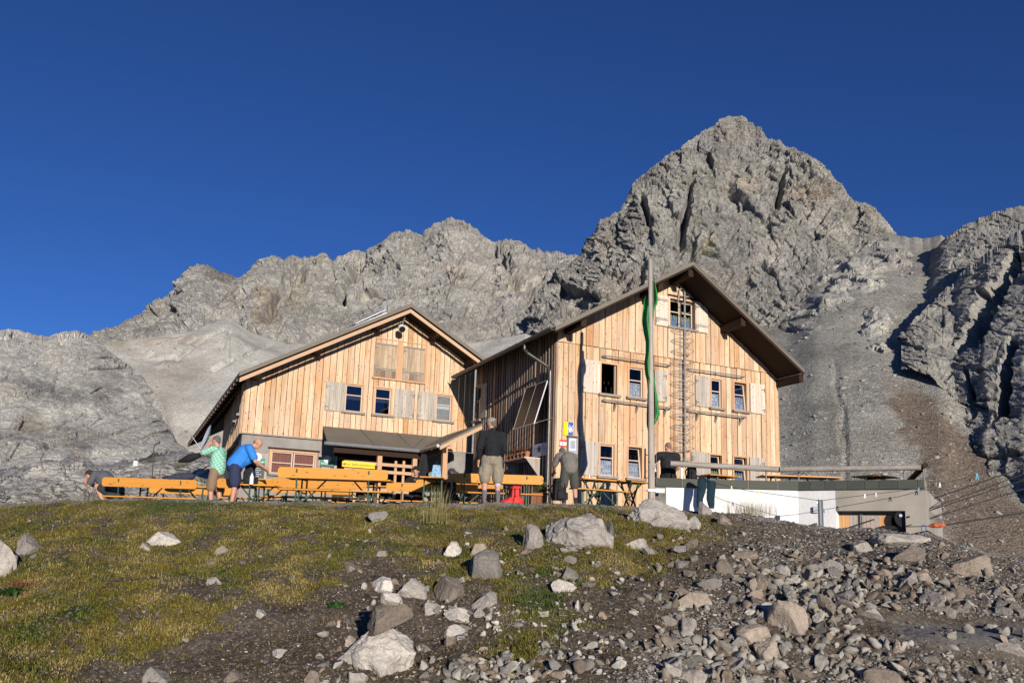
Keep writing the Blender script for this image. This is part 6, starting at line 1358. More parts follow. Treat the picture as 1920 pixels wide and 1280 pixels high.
# ---- man in black, seen from behind
def man_black():
    P = Person('man seen from behind in black fleece, khaki shorts and grey cap, standing on the crest', 919, 945.5, 16.8, 8, 1.0); hip = [V3(-.10, 0, .90), V3(.10, 0, .90)]; kn = [V3(-.125, .02, .49), V3(.135, .02, .49)]; an = [V3(-.125, -.02, .09), V3(.15, -.02, .09)]
    sh = [V3(-.205, 0, 1.40), V3(.205, 0, 1.40)]; el = [V3(-.265, -.02, 1.12), V3(.25, -.03, 1.11)]; wr = [V3(-.245, .10, .90), V3(.16, .16, .95)]; hd = V3(-.02, .06, 1.63); face = V3(-.75, .66, -.12)
    caps = [('e', V3(0, 0, 1.22), (.16, .11, .25)), (V3(0, 0, .95), V3(0, 0, 1.1), .14, .14), (V3(0, .01, 1.43), hd - V3(0, 0, .05), .062, .056)] + P.head(hd, face)
    for i in (0, 1): caps += leg_caps(hip[i], kn[i], an[i]) + [(sh[i], el[i], .055, .045), (el[i], wr[i], .042, .03)] + P.hand(wr[i], V3(.1 if i == 0 else -.2, .3, -1), V3(0, 1, .2))
    P.piece('body', caps, M_skin, .009, 2); P.eyes(); P.hair(M_hairg); P.cap(plain('cap_grey', (.26, .225, .19), .9))
    f = plain('black_fleece', (.012, .013, .016), .9, var=.3, bump=.9, bscale=8); P.piece('jacket', [('e', V3(0, -.0, 1.24), (.195, .135, .27)), (V3(-.17, 0, 1.40), V3(.17, 0, 1.40), .085, .085), (V3(0, 0, .97), V3(0, 0, 1.15), .168, .175), (V3(0, .01, 1.44), V3(0, .02, 1.49), .078, .07)] + [q for i in (0, 1) for q in ((sh[i], el[i], .079, .066), (el[i], el[i] + (wr[i] - el[i]) * .85, .064, .046))], f)
    m = M_yel; q = MB(); q.tube([P.w(V3(.188, .03, 1.16)), P.w(V3(.182, .03, 1.04))], .022, 8); q.build('yellow_panel', m, P.root); q = MB(); q.tube([P.w(V3(-.06, .06, 1.475)), P.w(V3(-.02, .085, 1.48))], .02, 8); q.build('yellow_collar', m, P.root)
    s_ = plain('khaki_cloth', (.23, .20, .15), .9, var=.2, scale=14, bump=.9, bscale=9); P.piece('shorts', [(V3(0, 0, .90), V3(0, 0, 1.0), .165, .16), (V3(-.075, -.03, .88), V3(-.075, -.03, .86), .115, .11), (V3(.075, -.03, .88), V3(.075, -.03, .86), .115, .11)] + [(hip[i], hip[i] + (kn[i] - hip[i]) * .97, .118, .112) for i in (0, 1)] + [(V3(-.20, .0, .70), V3(-.205, .0, .60), .06, .06), (V3(.20, 0, .70), V3(.205, 0, .60), .055, .055)], s_)
    P.piece('knee_support', [(kn[1] + V3(0, 0, .02), kn[1] + (an[1] - kn[1]) * .28, .068, .064)], plain('lilac_bandage', (.42, .40, .55), .9))
    g = plain('grey_sock', (.12, .125, .14), .9)
    for i in (0, 1): P.piece('sock', [(an[i] + (kn[i] - an[i]) * .44, an[i], .056, .045)], g); P.piece('shoe', shoe_caps(an[i], V3(-.2 + .4 * i, 1, 0)), M_shoe)
man_black()
# ---- man in blue, bending over the table end
def man_blue():
    P = Person('bald man in a bright blue shirt and navy shorts bending over a table', 438, 956, 18.2, -72, 1.0); hip = [V3(-.10, -.05, .90), V3(.10, -.05, .90)]; kn = [V3(-.12, .02, .50), V3(.12, -.02, .50)]; an = [V3(-.13, -.04, .09), V3(.13, -.06, .09)]
    sh = [V3(-.20, .22, 1.33), V3(.20, .22, 1.33)]; el = [V3(-.25, .34, 1.05), V3(.24, .36, 1.05)]; wr = [V3(-.10, .56, .95), V3(.10, .58, .93)]; hd = V3(0, .38, 1.47); face = V3(.05, .80, -.58)
    caps = [(V3(0, -.03, .95), V3(0, .18, 1.27), .15, .15), (V3(0, .2, 1.35), hd - V3(0, .05, .05), .066, .06)] + P.head(hd, face)
    for i in (0, 1): caps += leg_caps(hip[i], kn[i], an[i]) + [(sh[i], el[i], .058, .046), (el[i], wr[i], .045, .031)] + P.hand(wr[i], V3(.1 - .2 * i, .7, -.7), V3(0, .5, .6))
    P.piece('body', caps, M_skin, .009, 2); P.eyes(); P.piece('hair', [(P.hc - P.hf * .07 - P.hu * .02 + P.hx * .04, P.hc - P.hf * .07 - P.hu * .02 - P.hx * .04, .032, .032)], M_hairg, .01)
    b = plain('blue_shirt', (.03, .20, .62), .8, var=.12, scale=9, bump=.8, bscale=8); P.piece('shirt', [(V3(0, -.05, .98), V3(0, .16, 1.26), .19, .195), (V3(-.15, .21, 1.33), V3(.15, .21, 1.33), .105, .105), (V3(0, .02, 1.05), V3(0, .2, 1.14), .17, .15)] + [(sh[i], sh[i] + (el[i] - sh[i]) * .7, .088, .085) for i in (0, 1)], b)
    m = MB(); m.bar(P.w(V3(.08, .395, 1.20)), P.w(V3(.12, .385, 1.17)), .02, .02); m.bar(P.w(V3(.10, .392, 1.18)), P.w(V3(.10, .38, 1.13)), .018, .02); m.build('chest_emblem', M_signw, P.root)
    n = plain('navy_shorts', (.025, .033, .075), .9, bump=.9, bscale=8); P.piece('shorts', [(V3(-.02, -.05, .93), V3(.02, -.05, .93), .175, .175)] + [(hip[i], hip[i] + (kn[i] - hip[i]) * .82, .125, .118) for i in (0, 1)], n)
    for i in (0, 1): P.piece('shoe', shoe_caps(an[i], FWD), M_shoed)
man_blue()
# ---- man in green check, hand at the mouth
def man_green():
    P = Person('man in a pale green checked shirt and brown shorts holding one hand to his mouth', 400, 957, 19.6, 78, 1.0); hip = [V3(-.10, 0, .90), V3(.10, 0, .90)]; kn = [V3(-.11, .05, .50), V3(.12, -.02, .50)]; an = [V3(-.12, .0, .09), V3(.13, -.08, .09)]
    sh = [V3(-.20, .04, 1.41), V3(.20, .0, 1.39)]; el = [V3(-.24, .28, 1.30), V3(.26, .05, 1.10)]; wr = [V3(-.06, .26, 1.50), V3(.16, .26, 1.02)]; hd = V3(0, .10, 1.62); face = V3(-.05, .98, -.05)
    caps = [('e', V3(0, 0, 1.2), (.16, .12, .26)), (V3(0, 0, .95), V3(0, 0, 1.1), .15, .15), (V3(0, .03, 1.43), hd - V3(0, .02, .05), .064, .06)] + P.head(hd, face)
    for i in (0, 1): caps += leg_caps(hip[i], kn[i], an[i]) + [(sh[i], el[i], .056, .045), (el[i], wr[i], .043, .03)] + P.hand(wr[i], V3(.5, -.3, .6) if i == 0 else V3(-.2, .9, -.2), V3(0, 1, .2) if i == 0 else V3(0, 0, 1))
    P.piece('body', caps, M_skin, .009, 2); P.eyes(); P.hair(M_hairg)
    P.piece('shirt', [('e', V3(0, 0, 1.2), (.20, .16, .30)), (V3(0, -.01, .95), V3(0, 0, 1.2), .185, .18), (V3(-.16, .02, 1.40), V3(.16, .0, 1.40), .092, .092)] + [(sh[i], sh[i] + (el[i] - sh[i]) * .8, .085, .08) for i in (0, 1)], check_mat())
    P.piece('shorts', [(V3(0, 0, .9), V3(0, 0, .96), .168, .165)] + [(hip[i], hip[i] + (kn[i] - hip[i]) * .95, .118, .112) for i in (0, 1)], plain('brown_shorts', (.22, .15, .10), .9, bump=.9, bscale=8))
    for i in (0, 1): P.piece('shoe', shoe_caps(an[i], FWD), M_shoed)
    m = MB(); a, b = P.w(V3(-.1, .42, 1.28)), P.w(V3(-.1, .95, 1.12)); m.tube([a, (a + b) / 2, b], [.06, .10, .03], 10); o = m.build('sleeve', M_black, P.root); o['label'] = 'black jacket draped over the raised arm'
man_green()
# ---- crouching man at the far left
def man_crouch():
    P = Person('man in a grey t-shirt squatting with bowed head left of the leftmost bench', 196, 951, 20.3, 85, 1.08); hip = [V3(-.10, -.22, .30), V3(.10, -.22, .30)]; kn = [V3(-.16, .14, .46), V3(.17, .14, .44)]; an = [V3(-.13, -.05, .09), V3(.14, -.05, .09)]
    sh = [V3(-.19, .20, .72), V3(.19, .20, .72)]; el = [V3(-.20, .30, .47), V3(.20, .30, .47)]; wr = [V3(-.06, .46, .50), V3(.06, .46, .50)]; hd = V3(0, .43, .70); face = V3(.25, .55, -.80)
    caps = [(V3(0, -.20, .36), V3(0, .1, .66), .15, .15), (V3(0, .2, .72), hd - V3(0, .05, 0), .064, .06)] + P.head(hd, face)
    for i in (0, 1): caps += leg_caps(hip[i], kn[i], an[i]) + [(sh[i], el[i], .056, .045), (el[i], wr[i], .043, .03)] + P.hand(wr[i], V3(.3 - .6 * i, .3, .6), V3(0, 1, 0))
    P.piece('body', caps, M_skin, .009, 2); P.eyes(); P.hair(M_hairb)
    P.piece('shirt', [(V3(0, -.22, .38), V3(0, .1, .64), .19, .185), (V3(-.14, .18, .71), V3(.14, .18, .71), .10, .10)] + [(sh[i], sh[i] + (el[i] - sh[i]) * .75, .082, .08) for i in (0, 1)], plain('grey_tshirt', (.085, .09, .105), .9, bump=.9, bscale=8))
    P.piece('shorts', [(V3(0, -.24, .30), V3(0, -.22, .36), .175, .17)] + [(hip[i], hip[i] + (kn[i] - hip[i]) * .72, .112, .105) for i in (0, 1)], plain('charcoal_shorts', (.03, .035, .035), .9))
    for i in (0, 1): P.piece('shoe', shoe_caps(an[i], FWD), M_shoed)
man_crouch()
# ---- bending man in the grey shirt
def man_grey():
    P = Person('man in a grey checked shirt and dark shorts bending forward at the hut corner', 1066, 950, 19.6, 14, 1.0); hip = [V3(-.10, -.02, .84), V3(.10, -.02, .84)]; kn = [V3(-.13, .03, .46), V3(.15, .03, .46)]; an = [V3(-.13, -.02, .09), V3(.17, -.02, .09)]
    sh = [V3(-.20, .22, 1.20), V3(.20, .22, 1.20)]; el = [V3(-.26, .36, .98), V3(.24, .40, .98)]; wr = [V3(-.2, .55, .86), V3(.08, .58, .88)]; hd = V3(-.06, .37, 1.30); face = V3(-.15, .75, -.65)
    caps = [(V3(0, 0, .9), V3(0, .16, 1.15), .145, .15), (V3(0, .2, 1.22), hd - V3(0, .05, .05), .064, .06)] + P.head(hd, face)
    for i in (0, 1): caps += leg_caps(hip[i], kn[i], an[i]) + [(sh[i], el[i], .056, .045), (el[i], wr[i], .043, .03)] + P.hand(wr[i], V3(0, .8, -.5), V3(0, .4, .8))
    P.piece('body', caps, M_skin, .009, 2); P.hair(M_hairg)
    P.piece('shirt', [(V3(0, -.03, .90), V3(0, .14, 1.13), .195, .19), (V3(-.15, .2, 1.20), V3(.15, .2, 1.20), .10, .10)] + [(sh[i], sh[i] + (el[i] - sh[i]) * .85, .084, .076) for i in (0, 1)], plain('grey_check', (.17, .155, .14), .9, var=.25, scale=40, bump=.8, bscale=8))
    P.piece('shorts', [(V3(0, -.02, .84), V3(0, -.02, .9), .17, .168)] + [(hip[i], hip[i] + (kn[i] - hip[i]) * .88, .115, .108) for i in (0, 1)], plain('olive_shorts', (.065, .065, .055), .9, bump=.9, bscale=8)); g = plain('dark_sock', (.03, .025, .03), .9)
    for i in (0, 1): P.piece('sock', [(an[i] + (kn[i] - an[i]) * .32, an[i], .052, .045)], g); P.piece('shoe', shoe_caps(an[i], FWD), M_shoe)
man_grey()
# ---- man in the black t-shirt behind the coping
def man_tee():
    P = Person('man with shaved head in a black t-shirt seen from behind above the coping', 1253, 963, 20.75, 10, 1.03); hip = [V3(-.10, 0, .90), V3(.10, 0, .90)]; kn = [V3(-.11, .03, .5), V3(.11, .03, .5)]; an = [V3(-.11, 0, .09), V3(.11, 0, .09)]
    sh = [V3(-.215, 0, 1.40), V3(.215, 0, 1.40)]; el = [V3(-.36, .12, 1.22), V3(.27, .03, 1.12)]; wr = [V3(-.20, .28, 1.38), V3(.18, .2, 1.0)]; hd = V3(.02, .06, 1.60); face = V3(-.35, .9, -.2)
    caps = [('e', V3(0, 0, 1.2), (.16, .12, .26)), (V3(0, 0, .95), V3(0, 0, 1.1), .15, .15), (V3(0, .01, 1.43), hd - V3(0, 0, .05), .066, .062)] + P.head(hd, face)
    for i in (0, 1): caps += leg_caps(hip[i], kn[i], an[i]) + [(sh[i], el[i], .058, .046), (el[i], wr[i], .044, .031)] + P.hand(wr[i], V3(.3, .4, .8) if i == 0 else V3(-.3, .8, -.3), V3(-.8, .2, .3) if i == 0 else V3(0, .3, .9))
    P.piece('body', caps, M_skin, .009, 2); P.piece('hair', [('e', P.hc + P.hu * .03 - P.hf * .012, (.079, .096, .098))], plain('stubble', (.22, .13, .095), .8), .011)
    P.piece('shirt', [('e', V3(0, 0, 1.2), (.205, .15, .30)), (V3(0, 0, .94), V3(0, 0, 1.15), .185, .185), (V3(-.17, 0, 1.40), V3(.17, 0, 1.40), .09, .09)] + [(sh[i], sh[i] + (el[i] - sh[i]) * .7, .088, .08) for i in (0, 1)], M_black)
    P.piece('trousers', [(V3(0, 0, .88), V3(0, 0, .96), .172, .168)] + [(hip[i], kn[i], .112, .085) for i in (0, 1)] + [(kn[i], an[i], .083, .07) for i in (0, 1)], M_black)
    for i in (0, 1): P.piece('shoe', shoe_caps(an[i], FWD), M_shoed)
    m = MB(); a = P.w(V3(-.22, .27, 1.02)); m.tube([a, a + V3(0, 0, .1), a + V3(0, 0, .12), a + V3(0, 0, .2)], [.035, .035, .03, .03], 10)
    r = thing('bottle', 'red and white drinking bottle standing beside the man in the black t-shirt', 'bottle', tuple(a)); m.build('body', M_signw, r); m = MB(); m.tube([a - V3(0, 0, .16), a - V3(0, 0, .002)], .036, 10); m.build('red_base', M_red, r)
man_tee()
# ---- two people seated in the middle
def seated(label, px, py, D, yaw, top, hat, face, hatm):
    P = Person(label, px, py, D, yaw, 1.0); hip = [V3(-.1, 0, .5), V3(.1, 0, .5)]; kn = [V3(-.12, .42, .5), V3(.12, .42, .5)]; an = [V3(-.12, .40, .09), V3(.12, .40, .09)]; sh = [V3(-.19, .05, .98), V3(.19, .05, .98)]; el = [V3(-.25, .25, .78), V3(.25, .25, .78)]; wr = [V3(-.1, .45, .80), V3(.1, .45, .80)]; hd = V3(0, .10, 1.20)
    caps = [(V3(0, 0, .52), V3(0, .03, .9), .145, .15), (V3(0, .04, 1.0), hd - V3(0, .02, .05), .06, .056)] + P.head(hd, face)
    for i in (0, 1): caps += leg_caps(hip[i], kn[i], an[i]) + [(sh[i], el[i], .054, .045), (el[i], wr[i], .042, .03)] + P.hand(wr[i], V3(.6 - 1.2 * i, .6, 0), V3(0, 0, 1))
    P.piece('body', caps, M_skin, .009, 2); P.eyes(); P.hair(M_hairb)
    P.piece('jacket', [(V3(0, 0, .53), V3(0, .03, .86), .18, .18), (V3(-.15, .05, .98), V3(.15, .05, .98), .088, .088)] + [q for i in (0, 1) for q in ((sh[i], el[i], .075, .064), (el[i], wr[i], .06, .045))], top)
    P.piece('trousers', [(hip[0], hip[1], .13, .13)] + [q for i in (0, 1) for q in ((hip[i], kn[i], .1, .075), (kn[i], an[i], .072, .055))], M_navy)
    for i in (0, 1): P.piece('shoe', shoe_caps(an[i], FWD), M_shoed)
    if hat == 'cap': P.cap(hatm)
    else: P.piece('beanie', [('e', P.hc + P.hu * .05 - P.hf * .01, (.095, .105, .09))], hatm, .012)
seated('person in black with a black beanie seated facing us before the pale screen', 777, 971, 21.8, 172, M_black, 'beanie', V3(-.1, 1, -.15), M_black)
seated('person in a dark peaked cap seated beside the porch post', 836, 973, 22.0, -70, M_black, 'cap', V3(.2, 1, -.1), M_navy)
# ================================================================== boulders, stones, gravel, turf
def rock_shape(seed, sub=4, cuts=16, rough=.035, lo=.5, hi=.86):
    bm = bmesh.new(); bmesh.ops.create_icosphere(bm, subdivisions=sub, radius=1); bm.verts.ensure_lookup_table(); V = np.array([v.co[:] for v in bm.verts]); F = np.array([[v.index for v in f.verts] for f in bm.faces]); bm.free()
    g = np.random.default_rng(seed)
    for _ in range(cuts):
        n = g.normal(size=3); n /= np.linalg.norm(n); d = g.uniform(lo, hi); k = V @ n - d; V = V - np.where(k > 0, k, 0)[:, None] * n * .97
    V = V / np.abs(V).max(0)
    if rough:
        nn = V / np.linalg.norm(V, axis=1)[:, None]; V = V + nn * (rough * fbm(V * 2.2 + seed * 7.1, 4, .6) + rough * .35 * ridged(V * 4 + seed, 3))[:, None]
    return V, F
def boulder_mat():
    m, t = new_mat('boulder_stone', (.3, .3, .3), .92, 0, .15); tc = t.new('TexCoord'); a = t.new('Attribute', attribute_name='col'); oi = t.new('ObjectInfo'); n1 = t.noise(tc.outputs['Object'], 5, 8, .65, .4); n2 = t.noise(tc.outputs['Object'], 32, 6, .7)
    k = t.ramp(n1, [(.3, (.70, .69, .68)), (.5, (1, 1, 1)), (.7, (1.22, 1.2, 1.17))]); c = t.mix(1.0, a.outputs['Color'], k, 'MULTIPLY'); c = t.mix(.7, c, t.mix(1.0, c, t.ramp(n2, [(.35, (.75, .74, .72)), (.65, (1.2, 1.2, 1.2))]), 'MULTIPLY'))
    r = t.ramp(oi.outputs['Random'], [(0, (.62, .60, .58)), (.35, (.9, .87, .83)), (.7, (1.08, 1.04, .98)), (1, (1.32, 1.30, 1.27))]); c = t.mix(1.0, c, r, 'MULTIPLY')
    v = t.new('TexVoronoi', feature='DISTANCE_TO_EDGE', i_Scale=2.1); ns = t.new('TexNoise', i_Scale=4.0); t.link(tc.outputs['Object'], ns.inputs['Vector']); t.link(t.mix(.12, tc.outputs['Object'], ns.outputs['Color']), v.inputs['Vector']); cr = t.ramp(v.outputs['Distance'], [(0, (0, 0, 0)), (.018, (1, 1, 1))]); c = t.mix(.16, c, t.mix(1.0, c, cr, 'MULTIPLY'))
    t.link(c, t.b.inputs['Base Color']); t.link(t.bump(t.math('ADD', t.math('ADD', n1, t.math('MULTIPLY', n2, .35)), t.math('MULTIPLY', cr, .04)), .75, .06), t.b.inputs['Normal']); return m
M_boul = boulder_mat()
def boulder_mesh(V, F, col):
    me = bpy.data.meshes.new('boulder'); me.from_pydata(V.tolist(), [], F.tolist()); a = me.attributes.new('col', 'FLOAT_COLOR', 'POINT'); c = np.ones((len(V), 4), np.float32); c[:, :3] = col; a.data.foreach_set('color', c.reshape(-1)); me.materials.append(M_boul); return me
TONE = dict(white=(.50, .48, .45), pale=(.40, .38, .355), grey=(.29, .275, .26), tan=(.29, .25, .21), brown=(.215, .185, .16), dark=(.15, .135, .125))
BOULD = [  # x0, x1, y0, y1 on the photo, tone, label
 (640, 790, 1166, 1272, 'white', 'largest white boulder, base of the little cairn'), (674, 769, 1132, 1192, 'tan', 'brownish block resting on the largest white boulder', 'on'), (716, 758, 1111, 1136, 'pale', 'small pale stone on top of the little cairn', 'on'),
 (696, 751, 1081, 1117, 'white', 'white rounded boulder just above the cairn top'), (746, 804, 1085, 1126, 'pale', 'pale angular boulder right of the cairn top'), (817, 872, 1082, 1132, 'brown', 'dark brownish slab leaning right of the pale boulders'), (866, 946, 1031, 1092, 'grey', 'big grey pyramid shaped boulder in the middle of the bank'), (876, 915, 1019, 1048, 'tan', 'brownish boulder touching the back of the grey pyramid shaped one'),
 (832, 867, 1015, 1047, 'white', 'small white pointed rock left of the grey pyramid shaped boulder'), (886, 938, 1109, 1142, 'grey', 'grey boulder below the pyramid shaped one'), (832, 891, 1141, 1169, 'white', 'flat white cracked rock right of the cairn'), (785, 830, 1122, 1153, 'pale', 'narrow pale slab between cairn and flat white rock'), (828, 873, 1171, 1196, 'pale', 'flat pale stone under the flat white cracked rock'), (828, 854, 1191, 1215, 'brown', 'small brown stone below the flat pale stone'), (643, 672, 1189, 1213, 'tan', 'small tan stone left of the largest white boulder'), (650, 690, 1258, 1285, 'white', 'white stone at the lower edge under the cairn'),
 (1013, 1154, 956, 1033, 'grey', 'huge grey bedrock boulder near the crest in the centre'), (975, 1022, 984, 1040, 'grey', 'grey rock leaning on the left of the huge bedrock boulder'), (1128, 1156, 978, 1016, 'grey', 'small grey rock at the right flank of the huge bedrock boulder'), (1046, 1084, 1064, 1092, 'grey', 'grey stone below the huge bedrock boulder'), (1034, 1087, 1087, 1112, 'pale', 'pale flat stone below the grey stone'), (1164, 1222, 1001, 1034, 'pale', 'pale slab right of the huge bedrock boulder'), (1203, 1228, 1024, 1042, 'grey', 'small grey stone under the pale slab'),
 (1158, 1295, 936, 992, 'grey', 'long low grey outcrop at the foot of the flagpole'), (1214, 1242, 966, 988, 'grey', 'rounded grey stone below the outcrop at the flagpole'), (1308, 1332, 940, 968, 'grey', 'upright grey stone under the hanging trousers'), (1282, 1316, 968, 996, 'grey', 'grey block in the grass below the white wall'), (1343, 1374, 964, 988, 'tan', 'tan stone in the grass right of the grey block'),
 (-40, 30, 1008, 1095, 'pale', 'large pale outcrop cut by the left picture edge'), (28, 73, 1001, 1043, 'pale', 'pale tilted rock right of the large pale outcrop'), (280, 342, 992, 1028, 'pale', 'flat pale rock alone in the turf'), (386, 416, 1071, 1099, 'pale', 'lone pale stone in the turf below the flat pale rock'), (690, 731, 957, 978, 'pale', 'long thin tilted slab in the turf near the crest'), (262, 284, 1018, 1032, 'pale', 'little flat stone beside the flat pale rock'), (403, 430, 1022, 1038, 'brown', 'flat brownish stone in the turf'), (275, 326, 1252, 1285, 'pale', 'pale cracked rock at the lower left edge'), (420, 456, 1258, 1282, 'tan', 'tan stone at the bottom edge'), (565, 600, 1258, 1288, 'brown', 'brown boulder at the bottom edge left of the cairn'), (480, 505, 1140, 1158, 'grey', 'grey stone on the bare soil'), (510, 542, 1217, 1233, 'grey', 'grey flat stone on the bare soil left of the cairn'),
 (1406, 1451, 1064, 1112, 'tan', 'upright tan block at the left of the rubble'), (1263, 1337, 1109, 1146, 'tan', 'long flat tan rock left of the rubble'), (1440, 1516, 1129, 1190, 'tan', 'large tan angular boulder amid the rubble'), (1376, 1451, 1172, 1214, 'tan', 'long tan block below left of the large angular boulder'), (1416, 1461, 1201, 1250, 'tan', 'tan block under the long tan block'), (1666, 1748, 1021, 1055, 'tan', 'smooth tan boulder under the garage'), (1762, 1853, 1036, 1080, 'tan', 'smooth brownish boulder at the right below the scree'), (1588, 1638, 1011, 1040, 'pale', 'pale broken rock below the garage doors'), (1716, 1781, 1104, 1142, 'grey', 'grey wedge above the track'), (1708, 1748, 1072, 1096, 'tan', 'tan stone between the two smooth boulders'), (1268, 1326, 1252, 1290, 'grey', 'grey block at the bottom edge left of the dark hollow'), (1612, 1692, 1253, 1292, 'tan', 'flat tan rock at the bottom edge on the right'), (1336, 1378, 1043, 1080, 'brown', 'brown lump at the left edge of the rubble'), (1372, 1432, 1028, 1046, 'tan', 'flat tan slab at the top of the rubble'), (1862, 1925, 1200, 1226, 'pale', 'flat pale rock below the track at the right edge'), (1632, 1755, 990, 1024, 'pale', 'long rough concrete lump under the garage opening'), (1305, 1340, 1085, 1100, 'grey', 'low grey stone above the long flat tan rock'), (1275, 1310, 1160, 1192, 'grey', 'grey stone at the dark hollow'), (1294, 1314, 1208, 1234, 'grey', 'upright grey stone left of the dark hollow'), (1540, 1565, 1120, 1146, 'grey', 'grey block right of the large tan boulder'), (1520, 1545, 1145, 1175, 'pale', 'pale block touching the right of the large tan boulder'), (1375, 1400, 1225, 1250, 'tan', 'tan stone left of the tan block'), (1670, 1700, 1195, 1225, 'tan', 'broken ochre stone on the dark bank'), (1553, 1575, 1232, 1254, 'grey', 'grey stone on the dark bank')]
sup = None
for i, q in enumerate(BOULD):
    x0, x1, y0, y1, tone, lb = q[:6]; xm = (x0 + x1) / 2
    if len(q) > 6: Y = sup[1] - .02
    else:
        g = ground_hit(xm, y1 - (y1 - y0) * .18); Y = g[1]
    c = at(xm, (y0 + y1) / 2, Y); hx = (x1 - x0) / 2 / FPX * Y; hz = (y1 - y0) / 2 / FPX * Y; hy = max(min(hx, hz * 1.5), .6 * hx)
    if len(q) == 6: zt = c[2] + hz; vis = zt - g[2]; hz = max(vis * .86, hz * .9); c[2] = zt - hz; c[1] += hy * .45; c[0] *= c[1] / (c[1] - hy * .45)
    c *= 1.0; sup = c; big = i in (0, 16, 23, 28); V, F = rock_shape(100 + i * 3, 5 if hx > .3 else 4, 26 if big else 15, .07 if big else .05, .62 if big else .38, .92 if big else .76); V = V * np.array([hx, hy, hz]) * 1.03
    o = bpy.data.objects.new('boulder', boulder_mesh(V, F, TONE[tone])); COL.objects.link(o); o.location = c; o.rotation_euler = (0, 0, R.uniform(-.25, .25)); tag(o, lb, 'rock')
# ---- loose stones: copies of a few shapes
proto = []
for i in range(12):
    V, F = rock_shape(500 + i, 3, 10, .03, .22, .60); V = V * np.array([1, R.uniform(.65, 1), R.uniform(.5, .85)]); proto.append(boulder_mesh(V, F, (TONE['grey'], TONE['tan'], TONE['pale'], TONE['grey'])[i % 4]))
g = np.random.default_rng(21); cand = []
def zone(n, x0, x1, y0, y1, s0, s1, lb, p=2.0):
    px = g.uniform(x0, x1, n * 3); py = g.uniform(y0, y1, n * 3); P, ok = ground_hits(px, py); P = P[ok][:n]
    for q in P: cand.append((q, (s0 + (s1 - s0) * g.random() ** p) / FPX * q[1] / 2, lb))
zone(86, 1330, 1720, 1065, 1175, 16, 52, 'rubble', 1.8); zone(40, 1220, 1540, 1165, 1285, 16, 56, 'hollow', 1.6); zone(20, 1560, 1920, 1185, 1285, 12, 34, 'bank', 2.0); zone(30, 1740, 1920, 1112, 1155, 14, 42, 'trackside', 1.4)
zone(62, 640, 1140, 1020, 1270, 9, 34, 'middle', 2.2); zone(30, 1090, 1330, 985, 1160, 9, 36, 'middle', 2.0); zone(30, 20, 640, 965, 1270, 7, 20, 'turf', 2.0)
LB = dict(rubble='loose angular grey stone in the rubble slope below the garage', hollow='loose angular stone around the dark hollow at the bottom right', bank='small stone on the dark bank below the track', trackside='grey stone heaped along the upper side of the track', turf='small pale stone lying in the turf and soil on the left of the bank', middle='scattered pale stone in the turf and soil at the centre of the bank')
for q, r, lb in cand:
    o = bpy.data.objects.new('stone', proto[R.randrange(12)]); COL.objects.link(o); o.location = q + np.array([0, 0, r * .25]); o.scale = (r, r * R.uniform(.8, 1.1), r * R.uniform(.8, 1.15)); o.rotation_euler = (R.uniform(-.5, .5), R.uniform(-.5, .5), R.uniform(0, 6.28)); tag(o, LB[lb], 'stone', 'loose stones, ' + lb)
